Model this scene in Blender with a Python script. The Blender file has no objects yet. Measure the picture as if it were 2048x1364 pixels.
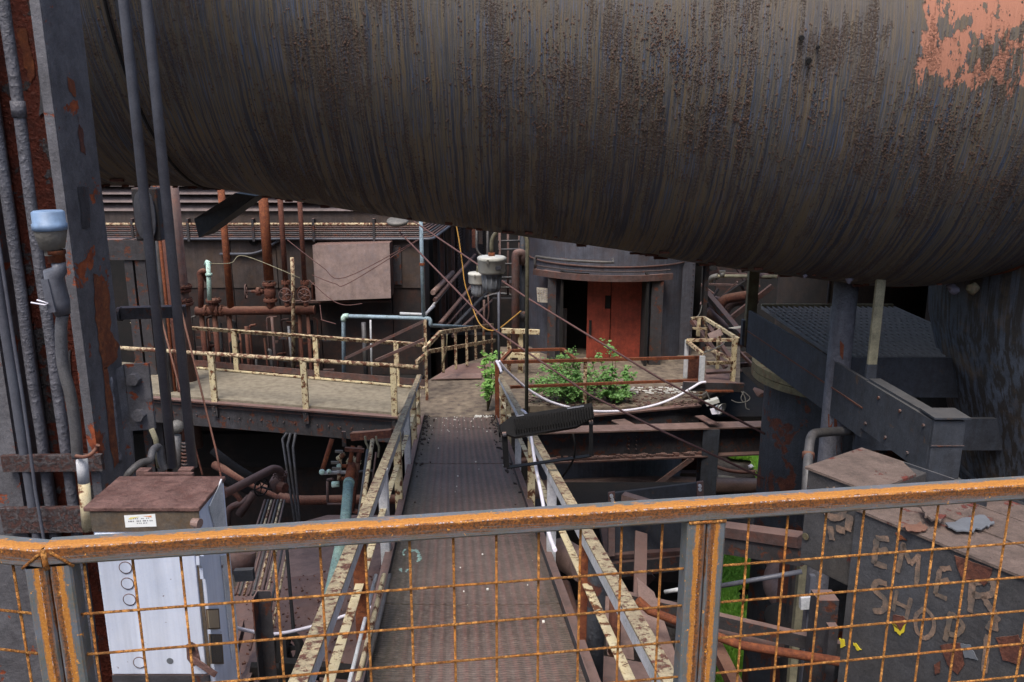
import bpy, math, random
from mathutils import Vector, Matrix, noise as mnoise
R_ = math.radians
random.seed(7)
rnd = random.random
uni = random.uniform
scene = bpy.context.scene
COL = scene.collection

# ---------------------------------------------------------------- camera, light, exposure
PITCH = math.atan(.246)
CZ = 10.0
cam_d = bpy.data.cameras.new('camera'); cam_d.sensor_width = 36; cam_d.lens = 1650/2048*36
cam_d.clip_start = .05; cam_d.clip_end = 500
cam = bpy.data.objects.new('camera', cam_d); COL.objects.link(cam)
cam.location = (0, 0, CZ); cam.rotation_euler = (math.pi/2-PITCH, 0, 0)
scene.camera = cam
world = bpy.data.worlds.new('World'); scene.world = world; world.use_nodes = True
SUN_EL, SUN_AZ = 62, 200          # sun behind the viewer's left shoulder, behind thin cloud
wn = world.node_tree
sky = wn.nodes.new('ShaderNodeTexSky'); sky.sky_type = 'NISHITA'; sky.sun_disc = False
sky.sun_elevation = R_(SUN_EL); sky.sun_rotation = R_(SUN_AZ); sky.dust_density = 3.5; sky.air_density = 1.0
bg = wn.nodes['Background']; bg.inputs['Strength'].default_value = .15
wn.links.new(sky.outputs[0], bg.inputs[0])
sd = bpy.data.lights.new('sun', 'SUN'); sd.energy = 1.5; sd.angle = R_(22); sd.color = (1, .965, .91)
sun = bpy.data.objects.new('sun', sd); COL.objects.link(sun)
a_, e_ = R_(SUN_AZ), R_(SUN_EL)
sun_dir = Vector((math.sin(a_)*math.cos(e_), math.cos(a_)*math.cos(e_), math.sin(e_)))
sun.rotation_euler = (-sun_dir).to_track_quat('-Z', 'Y').to_euler(); sun.location = sun_dir*40
vs = scene.view_settings; vs.view_transform = 'Standard'; vs.look = 'None'; vs.gamma = 1; vs.exposure = 0.74
vs.use_curve_mapping = False
scene.cycles.max_bounces = 6; scene.cycles.diffuse_bounces = 4

# ---------------------------------------------------------------- measuring helpers (photo pixels 2048 x 1364)
FP = 1650.0
sp, cp = math.sin(PITCH), math.cos(PITCH)
def ray(px, py):
    u = (px-1024)/FP; v = (682-py)/FP
    return Vector((u, cp+v*sp, -sp+v*cp))
def at(px, py, t): return Vector((0, 0, CZ))+ray(px, py)*t
def atz(px, py, z):
    d = ray(px, py); return Vector((0, 0, CZ))+d*((z-CZ)/d.z)
def aty(px, py, y):
    d = ray(px, py); return Vector((0, 0, CZ))+d*(y/d.y)
def zrow(py, y):
    d = ray(1024, py); return CZ+d.z/d.y*y
V = Vector
def lerp(a, b, k): return a+(b-a)*k

# ---------------------------------------------------------------- mesh builder
class MB:
    def __init__(s): s.v = []; s.f = []; s.sm = []; s.uv = {}
    def face(s, idx, smooth=False, uv=None):
        if uv: s.uv[len(s.f)] = uv
        s.f.append(tuple(idx)); s.sm.append(smooth)
    def hexa(s, c):
        b = len(s.v); s.v += [V(p) for p in c]
        for q in ((0,3,2,1),(4,5,6,7),(0,1,5,4),(1,2,6,5),(2,3,7,6),(3,0,4,7)): s.face([b+i for i in q])
        return s
    def box(s, c, d, ax=None):
        c = V(c); X, Y, Z = ax or (V((1,0,0)), V((0,1,0)), V((0,0,1)))
        x, y, z = X*d[0]/2, Y*d[1]/2, Z*d[2]/2
        return s.hexa([c-x-y-z, c+x-y-z, c+x+y-z, c-x+y-z, c-x-y+z, c+x-y+z, c+x+y+z, c-x+y+z])
    def bb(s, a, b):
        a, b = V(a), V(b); return s.box((a+b)/2, (abs(b.x-a.x), abs(b.y-a.y), abs(b.z-a.z)))
    def frame(s, p0, p1, up):
        d = (p1-p0); L = d.length; d = d/L
        side = d.cross(V(up))
        if side.length < 1e-3: side = d.cross(V((0,1,0)))
        side.normalize(); u = side.cross(d).normalized()
        return d, side, u, L
    def bar(s, p0, p1, w, h, up=(0,0,1), off=(0,0)):
        p0, p1 = V(p0), V(p1); d, sd_, u, L = s.frame(p0, p1, up)
        return s.box((p0+p1)/2+sd_*off[0]+u*off[1], (L, w, h), (d, sd_, u))
    def angle(s, p0, p1, w, h, th, up=(0,0,1), sg=1):
        s.bar(p0, p1, w, th, up); return s.bar(p0, p1, th, h-th, up, (sg*(w/2-th/2), -h/2))
    def ibeam(s, p0, p1, w, h, tf, tw, up=(0,0,1)):
        s.bar(p0, p1, w, tf, up, (0, h/2-tf/2)); s.bar(p0, p1, w, tf, up, (0, -h/2+tf/2))
        return s.bar(p0, p1, tw, h-2*tf, up)
    def channel(s, p0, p1, w, h, t, sg=1, up=(0,0,1)):
        s.bar(p0, p1, w, t, up, (0, h/2-t/2)); s.bar(p0, p1, w, t, up, (0, -h/2+t/2))
        return s.bar(p0, p1, t, h-2*t, up, (sg*(w/2-t/2), 0))
    def tube(s, pts, r, seg=10, cap=True, rad=None):
        pts = [V(p) for p in pts]
        if rad: pts = bend(pts, rad)
        n = len(pts); rr = r if isinstance(r, (list, tuple)) else [r]*n
        d0 = (pts[1]-pts[0]).normalized()
        a = V((0,0,1)) if abs(d0.z) < .9 else V((1,0,0))
        x = d0.cross(a).normalized(); b = len(s.v)
        for i, p in enumerate(pts):
            if i == 0: d = pts[1]-pts[0]
            elif i == n-1: d = pts[-1]-pts[-2]
            else: d = (pts[i+1]-p).normalized()+(p-pts[i-1]).normalized()
            d.normalize(); x = (x-d*x.dot(d)).normalized(); y = d.cross(x)
            for k in range(seg):
                an = 2*math.pi*k/seg; s.v.append(p+(x*math.cos(an)+y*math.sin(an))*rr[i])
        for i in range(n-1):
            for k in range(seg):
                k2 = (k+1) % seg; A = b+i*seg; B = A+seg
                s.face((A+k, A+k2, B+k2, B+k), True)
        if cap:
            s.face([b+k for k in range(seg)][::-1]); s.face([b+(n-1)*seg+k for k in range(seg)])
        return s
    def lathe(s, prof, c, ax=(0,0,1), seg=24, a0=0, a1=2*math.pi, smooth=True):
        c = V(c); z = V(ax).normalized(); a = V((1,0,0)) if abs(z.x) < .9 else V((0,1,0))
        x = (a-z*a.dot(z)).normalized(); y = z.cross(x); full = abs(a1-a0-2*math.pi) < 1e-6
        m = seg if full else seg+1; b = len(s.v)
        for r, h in prof:
            for k in range(m):
                an = a0+(a1-a0)*k/seg; s.v.append(c+z*h+(x*math.cos(an)+y*math.sin(an))*r)
        for i in range(len(prof)-1):
            for k in range(seg):
                k2 = (k+1) % m; A = b+i*m; B = A+m
                s.face((A+k, A+k2, B+k2, B+k), smooth)
        return s
    def disc(s, c, ax, r, h, seg=16):
        return s.lathe([(0, -h/2), (r, -h/2), (r, h/2), (0, h/2)], c, ax, seg, smooth=False)
    def prism(s, pts, d):
        pts = [V(p) for p in pts]; d = V(d); b = len(s.v); n = len(pts)
        s.v += pts+[p+d for p in pts]
        s.face(range(b, b+n)); s.face(list(range(b+n, b+2*n))[::-1])
        for i in range(n):
            j = (i+1) % n; s.face((b+i, b+n+i, b+n+j, b+j))
        return s
    def ball(s, c, r, seg=10, rings=6):
        return s.lathe([(max(1e-4, r*math.sin(math.pi*i/rings)), -r*math.cos(math.pi*i/rings)) for i in range(rings+1)], c, (0,0,1), seg)
    def build(s, name, mat, parent=None, root=None, label=None, kind=None, bevel=0):
        me = bpy.data.meshes.new(name); o0 = root or V((0,0,0))
        me.from_pydata([v-o0 for v in s.v], [], s.f)
        me.polygons.foreach_set('use_smooth', s.sm)
        if s.uv:
            ul = me.uv_layers.new(name='UVMap')
            for i, p in enumerate(me.polygons):
                if i in s.uv:
                    for k, li in enumerate(p.loop_indices): ul.data[li].uv = s.uv[i][k]
        me.materials.append(mat)
        o = bpy.data.objects.new(name, me); COL.objects.link(o)
        if parent is not None: o.parent = parent
        else: o.location = o0
        if label: o['label'] = label
        if kind: o['kind'] = kind
        if bevel:
            m = o.modifiers.new('bevel', 'BEVEL'); m.width = bevel; m.segments = 2; m.limit_method = 'ANGLE'
        return o
def bend(pts, rad, n=5):
    out = [pts[0]]
    for i in range(1, len(pts)-1):
        a, p, b = pts[i-1], pts[i], pts[i+1]
        da, db = (a-p), (b-p); r = min(rad, da.length*.48, db.length*.48)
        A = p+da.normalized()*r; B = p+db.normalized()*r
        for k in range(n+1):
            t = k/n; out.append(A*(1-t)**2+p*2*t*(1-t)+B*t*t)
    out.append(pts[-1]); return out
def sag(a, b, dip, n=16, mid=None):
    a, b = V(a), V(b); return [lerp(a, b, k/n)-V((0,0,dip*4*(k/n)*(1-k/n))) for k in range(n+1)]
def smooth_path(pts, n=6):
    pts = [V(p) for p in pts]; P = [pts[0]]+pts+[pts[-1]]; out = []
    for i in range(1, len(P)-2):
        a, b, c, d = P[i-1:i+3]
        for k in range(n):
            t = k/n; out.append(.5*((2*b)+(c-a)*t+(2*a-5*b+4*c-d)*t*t+(3*b-a-3*c+d)*t**3))
    out.append(pts[-1]); return out
class Thing:
    def __init__(s, name, label, cat, loc, group=None):
        s.o = bpy.data.objects.new(name, None); COL.objects.link(s.o); s.loc = V(loc)
        s.o.location = s.loc; s.o.empty_display_size = .2
        s.o['label'] = label; s.o['category'] = cat
        if group: s.o['group'] = group
    def part(s, name, mb, mat, parent=None, **k):
        return mb.build(name, mat, parent or s.o, s.loc, **k)
def single(name, mb, mat, label, cat, group=None, kind=None, root=None, bevel=0):
    r = root or sum(mb.v, V((0,0,0)))/len(mb.v)
    o = mb.build(name, mat, None, V(r), bevel=bevel); o['label'] = label; o['category'] = cat
    if group: o['group'] = group
    if kind: o['kind'] = kind
    return o
def struct(name, mb, mat, label=None):
    o = mb.build(name, mat, None, V((0,0,0)), kind='structure')
    if label: o['label'] = label
    return o

# ---------------------------------------------------------------- materials
def L(h):
    h = h.lstrip('#'); c = [int(h[i:i+2], 16)/255 for i in (0, 2, 4)]
    return tuple([(x/12.92 if x <= .04045 else ((x+.055)/1.055)**2.4) for x in c]+[1])
class NT:
    def __init__(s, name):
        s.m = bpy.data.materials.new(name); s.m.use_nodes = True; s.t = s.m.node_tree; s.n = s.t.nodes; s.l = s.t.links
        s.b = s.n['Principled BSDF']
    def new(s, ty, **k):
        x = s.n.new(ty)
        for a, b in k.items(): setattr(x, a, b)
        return x
    def lk(s, a, b): s.l.new(a, b)
    def setin(s, x, i, v):
        if hasattr(v, 'is_linked') or isinstance(v, bpy.types.NodeSocket): s.lk(v, x.inputs[i])
        else: x.inputs[i].default_value = v
    def noise(s, vec, sc, det=6, rough=.6, dist=0):
        x = s.new('ShaderNodeTexNoise'); s.lk(vec, x.inputs['Vector']); x.inputs['Scale'].default_value = sc
        x.inputs['Detail'].default_value = det; x.inputs['Roughness'].default_value = rough; x.inputs['Distortion'].default_value = dist
        return x.outputs['Fac']
    def map(s, vec, sc=(1,1,1), loc=(0,0,0)):
        x = s.new('ShaderNodeMapping'); s.lk(vec, x.inputs['Vector']); x.inputs['Scale'].default_value = sc; x.inputs['Location'].default_value = loc
        return x.outputs[0]
    def step(s, f, lo, hi, a=0., b=1.):
        x = s.new('ShaderNodeMapRange'); s.setin(x, 0, f); s.setin(x, 1, lo); s.setin(x, 2, hi); s.setin(x, 3, a); s.setin(x, 4, b)
        return x.outputs[0]
    def mix(s, f, a, b, mode='MIX'):
        x = s.new('ShaderNodeMix', data_type='RGBA', blend_type=mode); s.setin(x, 0, f); s.setin(x, 6, a); s.setin(x, 7, b)
        return x.outputs[2]
    def math(s, op, a, b=0., c=0.):
        x = s.new('ShaderNodeMath', operation=op); s.setin(x, 0, a); s.setin(x, 1, b); s.setin(x, 2, c)
        return x.outputs[0]
    def bump(s, h, st, dist, nrm=None):
        x = s.new('ShaderNodeBump'); s.setin(x, 'Height', h); x.inputs['Strength'].default_value = st; x.inputs['Distance'].default_value = dist
        if nrm: s.lk(nrm, x.inputs['Normal'])
        return x.outputs[0]
def metal(name, c1, c2, rust=('#6b3a24', '#3d241c'), amt=.5, sc=3., edge=.04, streak=.35, grain=.5, dust=None, dustamt=.7,
          bump=.35, rough=.72, metallic=0., blister=0., spots=0., hard=0.):
    """weathered steel: two paint tones, flaked patches down to rust, run marks, settled dust on upward faces"""
    t = NT(name); co = t.new('ShaderNodeTexCoord').outputs['Object']
    big = t.noise(co, sc*.5, 4, .6); mid = t.noise(t.map(co, (1,1,1), (3,7,1)), sc*2.3, 9, .68, .3)
    fine = t.noise(co, 60, 4, .6)
    col = t.mix(t.step(big, .35, .65), L(c1), L(c2))
    blot = t.noise(t.map(co, (1, 1, 1), (8, 2, 5)), max(4, sc*3.5), 9, .78)
    col = t.mix(min(1, grain*.95), col, t.mix(t.step(blot, .33, .68), L('#1b1b1c'), L('#e0dedd')), 'OVERLAY')
    gr2 = t.noise(co, 170, 3, .7)
    col = t.mix(grain*.7, col, t.mix(t.step(gr2, .3, .7), L('#242120'), L('#e8e0d8')), 'OVERLAY')
    st = t.noise(t.map(co, (22, 22, 1.1)), 1, 5, .6)
    col = t.mix(t.step(st, .3+hard*.16, .75-hard*.2, 0, streak), col, t.mix(.7, L(rust[1]), L('#15171a')), 'MIX')
    rc = t.mix(t.step(t.noise(co, sc*7, 8, .7), .35, .65), L(rust[0]), L(rust[1]))
    th = 1-amt
    mask = t.step(mid, th-edge*.5, th+edge*.5)
    if amt > 0: col = t.mix(mask, col, rc)
    if spots > 0:
        sp2 = t.step(t.noise(co, 35, 5, .7), 1-spots, 1-spots+.03)
        col = t.mix(sp2, col, L(rust[0]))
    if dust:
        nz = t.new('ShaderNodeSeparateXYZ'); g = t.new('ShaderNodeNewGeometry'); t.lk(g.outputs['Normal'], nz.inputs[0])
        k = t.math('MULTIPLY', t.step(nz.outputs[2], .35, .9), t.step(t.noise(co, sc*3, 8, .7), .25, .55, .3, dustamt))
        col = t.mix(k, col, L(dust))
    t.lk(col, t.b.inputs['Base Color'])
    t.setin(t.b, 'Roughness', t.step(fine, .2, .8, rough-.12, min(1, rough+.15))); t.b.inputs['Metallic'].default_value = metallic
    h = t.math('ADD', t.math('MULTIPLY', mask if amt > 0 else big, -.35 if amt > 0 else .05), t.math('MULTIPLY', t.noise(co, 28, 6, .7), .7))
    if blister > 0: h = t.math('ADD', h, t.math('MULTIPLY', t.step(t.noise(co, 45, 3, .5), .45, .75), blister))
    t.lk(t.bump(h, bump, .02), t.b.inputs['Normal'])
    return t.m
def plain(name, c, rough=.6, bump=.0, sc=20, var=.2, metallic=0, c2=None):
    t = NT(name); co = t.new('ShaderNodeTexCoord').outputs['Object']
    n = t.noise(co, sc, 6, .6)
    t.lk(t.mix(t.step(n, .3, .7, 0, 1 if c2 else var), L(c), L(c2 or '#2a2622')), t.b.inputs['Base Color'])
    t.b.inputs['Roughness'].default_value = rough; t.b.inputs['Metallic'].default_value = metallic
    if bump: t.lk(t.bump(t.noise(co, sc*3, 5, .6), bump, .01), t.b.inputs['Normal'])
    return t.m
DU = '#8a6f66'
M = {}
M['slate'] = metal('slate_steel', '#4a4a50', '#3c3a3b', amt=.43, dust=DU, streak=.4)
M['slate_near'] = metal('slate_column_paint', '#727379', '#5e5e63', ('#a5532c', '#5a2415'), amt=.4, sc=2.2, edge=.015, streak=.15, bump=.5)
M['webrust'] = metal('flaking_web', '#606066', '#443c3a', ('#702f1b', '#43190d'), amt=.57, sc=1.3, edge=.012, streak=.1, bump=.6, blister=.4)
M['knobbly'] = metal('knobbly_conduit', '#74767f', '#62626a', amt=.2, sc=4, bump=.5, blister=.5, rough=.55)
M['conduit'] = metal('grey_conduit', '#666a74', '#565760', amt=.15, sc=4, streak=.1, bump=.15, rough=.45, grain=.3)
M['conduit2'] = metal('grey_duct_conduit', '#62656c', '#57544f', ('#a36a34', '#5a3a26'), amt=.25, sc=4, streak=.2, bump=.2, rough=.5)
M['wallsoot'] = metal('sooty_wall_sheet', '#5c504a', '#4a4445', ('#5b4634', '#3a2c25'), amt=.42, sc=1.0, edge=.25, streak=.5, dust=DU, bump=.3)
M['walldark'] = metal('dark_wall_sheet', '#3b3230', '#2f2a2a', ('#4b3026', '#2a1d19'), amt=.45, sc=1.4, edge=.2, streak=.5, bump=.4)
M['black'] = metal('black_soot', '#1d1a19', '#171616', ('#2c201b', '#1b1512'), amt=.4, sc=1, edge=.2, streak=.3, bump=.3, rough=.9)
M['rustpipe'] = metal('rusted_pipe', '#6f4334', '#55302a', ('#7c4a36', '#43261f'), amt=.5, sc=4, edge=.2, streak=.25, bump=.5, rough=.85, dust='#80604f')
M['rustorange'] = metal('orange_rusted_pipe', '#87482a', '#6e3a26', ('#9a5830', '#4d2a1f'), amt=.5, sc=5, edge=.2, streak=.25, bump=.4, rough=.85)
M['brown'] = metal('dusty_brown_steel', '#6b5550', '#5a4947', ('#6d4236', '#45302b'), amt=.45, sc=2, edge=.15, streak=.3, dust=DU, bump=.35)
M['cream'] = metal('cream_paint_over_rust', '#e6dab6', '#cfc3a2', ('#7a4a2a', '#4a2c1f'), amt=.45, sc=4.5, edge=.05, streak=.15, bump=.3, spots=.38, grain=.35)
M['creamrust'] = metal('cream_paint_mostly_rust', '#e2d5b0', '#b9a686', ('#75472f', '#4a2e24'), amt=.49, sc=6, edge=.06, streak=.15, bump=.35, spots=.41, grain=.35)
M['whitepaint'] = metal('worn_white_paint', '#d9dade', '#c4c8c9', ('#6b4a3a', '#3d2a22'), amt=.33, sc=4, edge=.04, streak=.15, bump=.2, spots=.33)
M['railtop'] = metal('lichened_rail_top', '#c6ba98', '#9b8e76', ('#70483a', '#4a3028'), amt=.44, sc=8, edge=.06, streak=.0, bump=.6, spots=.42, grain=.4)
M['bluepaint'] = metal('pale_blue_paint', '#a9c3d0', '#90a9b4', ('#8a6a4a', '#5b4636'), amt=.36, sc=5, edge=.04, streak=.2, bump=.2)
M['turq'] = metal('turquoise_paint', '#a3c4bb', '#86a9a6', ('#7a5a46', '#4c3a30'), amt=.34, sc=9, edge=.04, streak=.1, bump=.3, spots=.4)
M['mint'] = metal('mint_white_paint', '#cfe4dc', '#b4d2ca', ('#5f3a2a', '#3b261f'), amt=.4, sc=10, edge=.03, streak=0, bump=.2)
M['reddoor'] = metal('red_oxide_door', '#a84a36', '#8c3e2e', ('#6a2f24', '#40221c'), amt=.3, sc=2.5, edge=.1, streak=.3, bump=.2, rough=.6)
M['sheet'] = metal('pinkish_brown_sheet', '#9a8178', '#857068', ('#7c6a66', '#7d5b4e'), amt=.36, sc=1.5, edge=.3, streak=.15, bump=.12, rough=.5)
M['boxtop'] = metal('peeling_box_top', '#75675f', '#6e5f58', ('#743a30', '#4f2823'), amt=.4, sc=3.2, edge=.02, streak=0, bump=.6)
M['boxside'] = metal('slate_box_side', '#4c4f55', '#4a4641', ('#5b2418', '#34130e'), amt=.34, sc=2.0, edge=.01, streak=.25, bump=.35)
M['olive'] = metal('olive_old_paint', '#7c775a', '#625e48', ('#6a4830', '#4a3828'), amt=.42, sc=3, edge=.15, streak=.3, bump=.3)
M['yellowgrey'] = metal('faded_yellow_paint', '#aaa588', '#8a8670', ('#6a5236', '#403428'), amt=.3, sc=3, edge=.1, streak=.3, bump=.2)
M['polepaint'] = metal('khaki_pole_paint', '#8f8b72', '#7a7766', ('#5f3d26', '#3a2a20'), amt=.36, sc=5, edge=.1, streak=.2, bump=.2)
M['boxsheet'] = metal('faded_pink_grey_sheet', '#b39f98', '#a08d88', ('#8d8488', '#8a7268'), amt=.42, sc=1.2, edge=.3, streak=.2, bump=.1, rough=.45)
M['pitted'] = metal('pitted_bracket_steel', '#625c5e', '#504a4c', ('#5e3c34', '#3a2a28'), amt=.5, sc=14, edge=.08, streak=.1, bump=.9)
M['blister'] = metal('rust_blisters', '#755a48', '#625247', ('#573a2c', '#4a4340'), amt=.5, sc=4, edge=.2, streak=0, bump=.3)
M['louvre'] = metal('dusty_louvre_sheet', '#857a78', '#74696a', ('#6e6264', '#6a564e'), amt=.42, sc=1.2, edge=.3, streak=.3, bump=.1)
M['bluegirder'] = metal('blue_grey_girder', '#434a55', '#3b3f47', ('#5d4a3c', '#3f342c'), amt=.36, sc=2.5, edge=.06, streak=.45, dust='#5a5857', bump=.2)
M['bluecone'] = metal('streaked_blue_cone', '#5f6876', '#4b525c', ('#7d6448', '#55493a'), amt=.38, sc=1.0, edge=.25, streak=.9, bump=.2, hard=1)
M['vessel'] = metal('flaking_vessel_shell', '#4d535a', '#3a3e44', ('#6e3a24', '#3d1f15'), amt=.45, sc=.9, edge=.02, streak=.4, bump=.6, blister=.3)
M['vesselup'] = metal('brown_vessel_shell', '#51463c', '#3d3833', ('#5b4636', '#3c302a'), amt=.4, sc=1, edge=.3, streak=.6, bump=.2)
M['silo'] = metal('silo_shell', '#656a78', '#56565f', ('#5c4a42', '#45393a'), amt=.36, sc=.8, edge=.3, streak=.5, bump=.2, rough=.6)
M['concrete'] = plain('walkway_concrete', '#948b78', .95, .6, 9, .6, 0, '#746a5a')
M['gravel'] = plain('gritty_platform', '#8a7c69', .95, 1.0, 7, .6, 0, '#4f433d')
M['dirt'] = plain('dirt', '#4c3d34', .95, 1, 1.5, .6, 0, '#2e2823')
M['lamp_white'] = plain('lamp_enamel', '#cfcec4', .4, .1, 9, .2)
M['glass'] = plain('ribbed_lamp_glass', '#8f9399', .25, .1, 20, .3)
M['pvc'] = plain('white_hose', '#e8e4ee', .4, 0, 9, .05)
M['blackplastic'] = plain('black_floodlight_paint', '#0b0c0f', .5, .1, 30, .3)
M['sticker'] = plain('white_sticker', '#f4f6f4', .5, 0, 9, .02)
M['ink'] = plain('grey_print', '#8d8d90', .6)
M['blackplastic'].node_tree.nodes['Principled BSDF'].inputs['Specular IOR Level'].default_value = .12
M['inkred'] = plain('orange_print', '#e9a06c', .6)
M['inkyel'] = plain('yellow_print', '#e8dc86', .6)
M['bluecap'] = plain('blue_plastic_cap', '#86a2c4', .5, .1, 14, .45)
M['alu'] = plain('weathered_aluminium', '#76736d', .5, .3, 25, .4)
M['cabwhite'] = metal('white_cabinet_paint', '#dfe5f2', '#ced7e8', ('#5b3f3a', '#3a2a28'), amt=.27, sc=3, edge=.05, streak=.3, bump=.08, rough=.5, grain=.16, spots=.33)
M['cabtop'] = metal('rusty_cabinet_lid', '#7a5c55', '#6d514b', ('#5c3a32', '#46302b'), amt=.45, sc=6, edge=.2, streak=0, bump=.6, spots=.35)
M['cabstrip'] = metal('stained_cabinet_top_strip', '#7d7466', '#66605a', ('#6e5436', '#4c4238'), amt=.5, sc=5, edge=.3, streak=.5, bump=.2)
M['tanpane'] = plain('tan_window', '#a3937a', .3, 0, 6, .3)
M['darkvent'] = plain('dark_vent', '#2b3338', .4, .2, 30, .3)
M['cable'] = plain('rusty_cable', '#6b4a46', .8, .3, 40, .4)
M['cord'] = plain('yellow_cord', '#b98a3c', .6)
M['grating'] = plain('grating_steel', '#8a8784', .7, .3, 12, .3)
M['peach'] = metal('peach_brushed_letters', '#ac8c78', '#907a66', ('#55524f', '#4c4946'), amt=.48, sc=8, edge=.3, streak=.3, bump=.1)
M['yellow'] = plain('yellow_flake', '#d8c332', .6)
M['bluegrey_flake'] = plain('blue_grey_flake', '#6e7278', .6, .3, 12, .3)
M['whitebit'] = plain('white_crumbs', '#dedbd2', .8)
M['lichen'] = plain('pale_foam', '#8c8796', .8, .6, 20, .3)
M['sign'] = metal('rust_stained_sign', '#d6d2c8', '#bfb7aa', ('#7c4a34', '#4c3a34'), amt=.42, sc=7, edge=.05, streak=.4, bump=.1)
def leafmat(name, a, b):
    t = NT(name); co = t.new('ShaderNodeTexCoord').outputs['Object']
    rn = t.new('ShaderNodeNewGeometry').outputs['Random Per Island']
    t.lk(t.mix(t.math('ADD', t.math('MULTIPLY', rn, .6), t.step(t.noise(co, 3, 3), .3, .7, 0, .4)), L(a), L(b)), t.b.inputs['Base Color'])
    t.b.inputs['Roughness'].default_value = .55
    tr = t.new('ShaderNodeBsdfTranslucent'); tr.inputs[0].default_value = L(b)
    mx = t.new('ShaderNodeMixShader'); mx.inputs[0].default_value = .3
    t.lk(t.b.outputs[0], mx.inputs[1]); t.lk(tr.outputs[0], mx.inputs[2]); t.lk(mx.outputs[0], t.n['Material Output'].inputs[0])
    return t.m
M['leaf'] = leafmat('leaf', '#50803f', '#93bd70')
M['leaf2'] = leafmat('leaf_bright', '#63954a', '#a6d070')
M['grass'] = leafmat('grass_blades', '#8cc04a', '#c4ec74')
M['stem'] = plain('stem', '#5a5138', .8)
# rusty orange on bare blue-grey steel; V of the UV runs across the section from the corner that has rusted
def barrier_mat():
    t = NT('rust_edged_bare_steel'); tc = t.new('ShaderNodeTexCoord'); uv = tc.outputs['UV']; co = tc.outputs['Object']
    s_ = t.new('ShaderNodeSeparateXYZ'); t.lk(uv, s_.inputs[0])
    n = t.noise(co, 22, 7, .7); n2 = t.noise(t.map(uv, (6, 3, 1)), 3, 6, .7); fine = t.noise(co, 260, 4, .7)
    vv = t.math('ADD', s_.outputs[1], t.math('MULTIPLY', t.math('SUBTRACT', n2, .5), 1.0)); vv = t.math('ADD', vv, t.math('MULTIPLY', t.math('SUBTRACT', t.noise(co, 70, 6, .75), .5), .8))
    steel = t.mix(t.step(n, .35, .65), L('#636c78'), L('#56605f'))
    steel = t.mix(t.step(fine, .45, .75, 0, .4), steel, L('#8b6a3c'))
    steel = t.mix(t.step(t.noise(t.map(uv, (4, 6, 1), (3, 1, 0)), 3, 8, .8), .54, .62, 0, .75), steel, L('#8a5f2c'))
    orange = t.mix(t.step(fine, .35, .65), L('#c28439'), L('#a2672a'))
    brown = t.mix(t.step(fine, .4, .6), L('#8a5220'), L('#4a3220'))
    col = t.mix(t.step(vv, .52, .62, 1, 0), steel, orange)
    bandn = t.step(vv, -.04, -.10)
    col = t.mix(bandn, col, brown)
    low = t.step(t.math('ADD', s_.outputs[1], t.math('MULTIPLY', t.math('SUBTRACT', t.noise(t.map(uv, (3, 5, 1)), 4, 9, .85), .5), 4.2)), -.62, -.8)
    col = t.mix(low, col, steel)
    sp2 = t.step(t.noise(co, 90, 5, .7), .64, .68)
    col = t.mix(sp2, col, L('#e0993a'))
    wh = t.math('MULTIPLY', t.step(t.math('ABSOLUTE', t.math('ADD', s_.outputs[1], .05)), .05, .02), t.step(fine, .52, .6))
    col = t.mix(t.math('MULTIPLY', wh, .8), col, L('#cfc9d0'))
    t.lk(col, t.b.inputs['Base Color']); t.b.inputs['Roughness'].default_value = .6
    t.lk(t.bump(t.math('ADD', n, fine), .25, .004), t.b.inputs['Normal'])
    return t.m
M['barrier'] = barrier_mat()
M['wire'] = metal('rusty_wire', '#c4843a', '#a9682a', ('#dc9c4e', '#7a4a22'), amt=.5, sc=30, edge=.1, streak=0, bump=.8, rough=.8)
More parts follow.
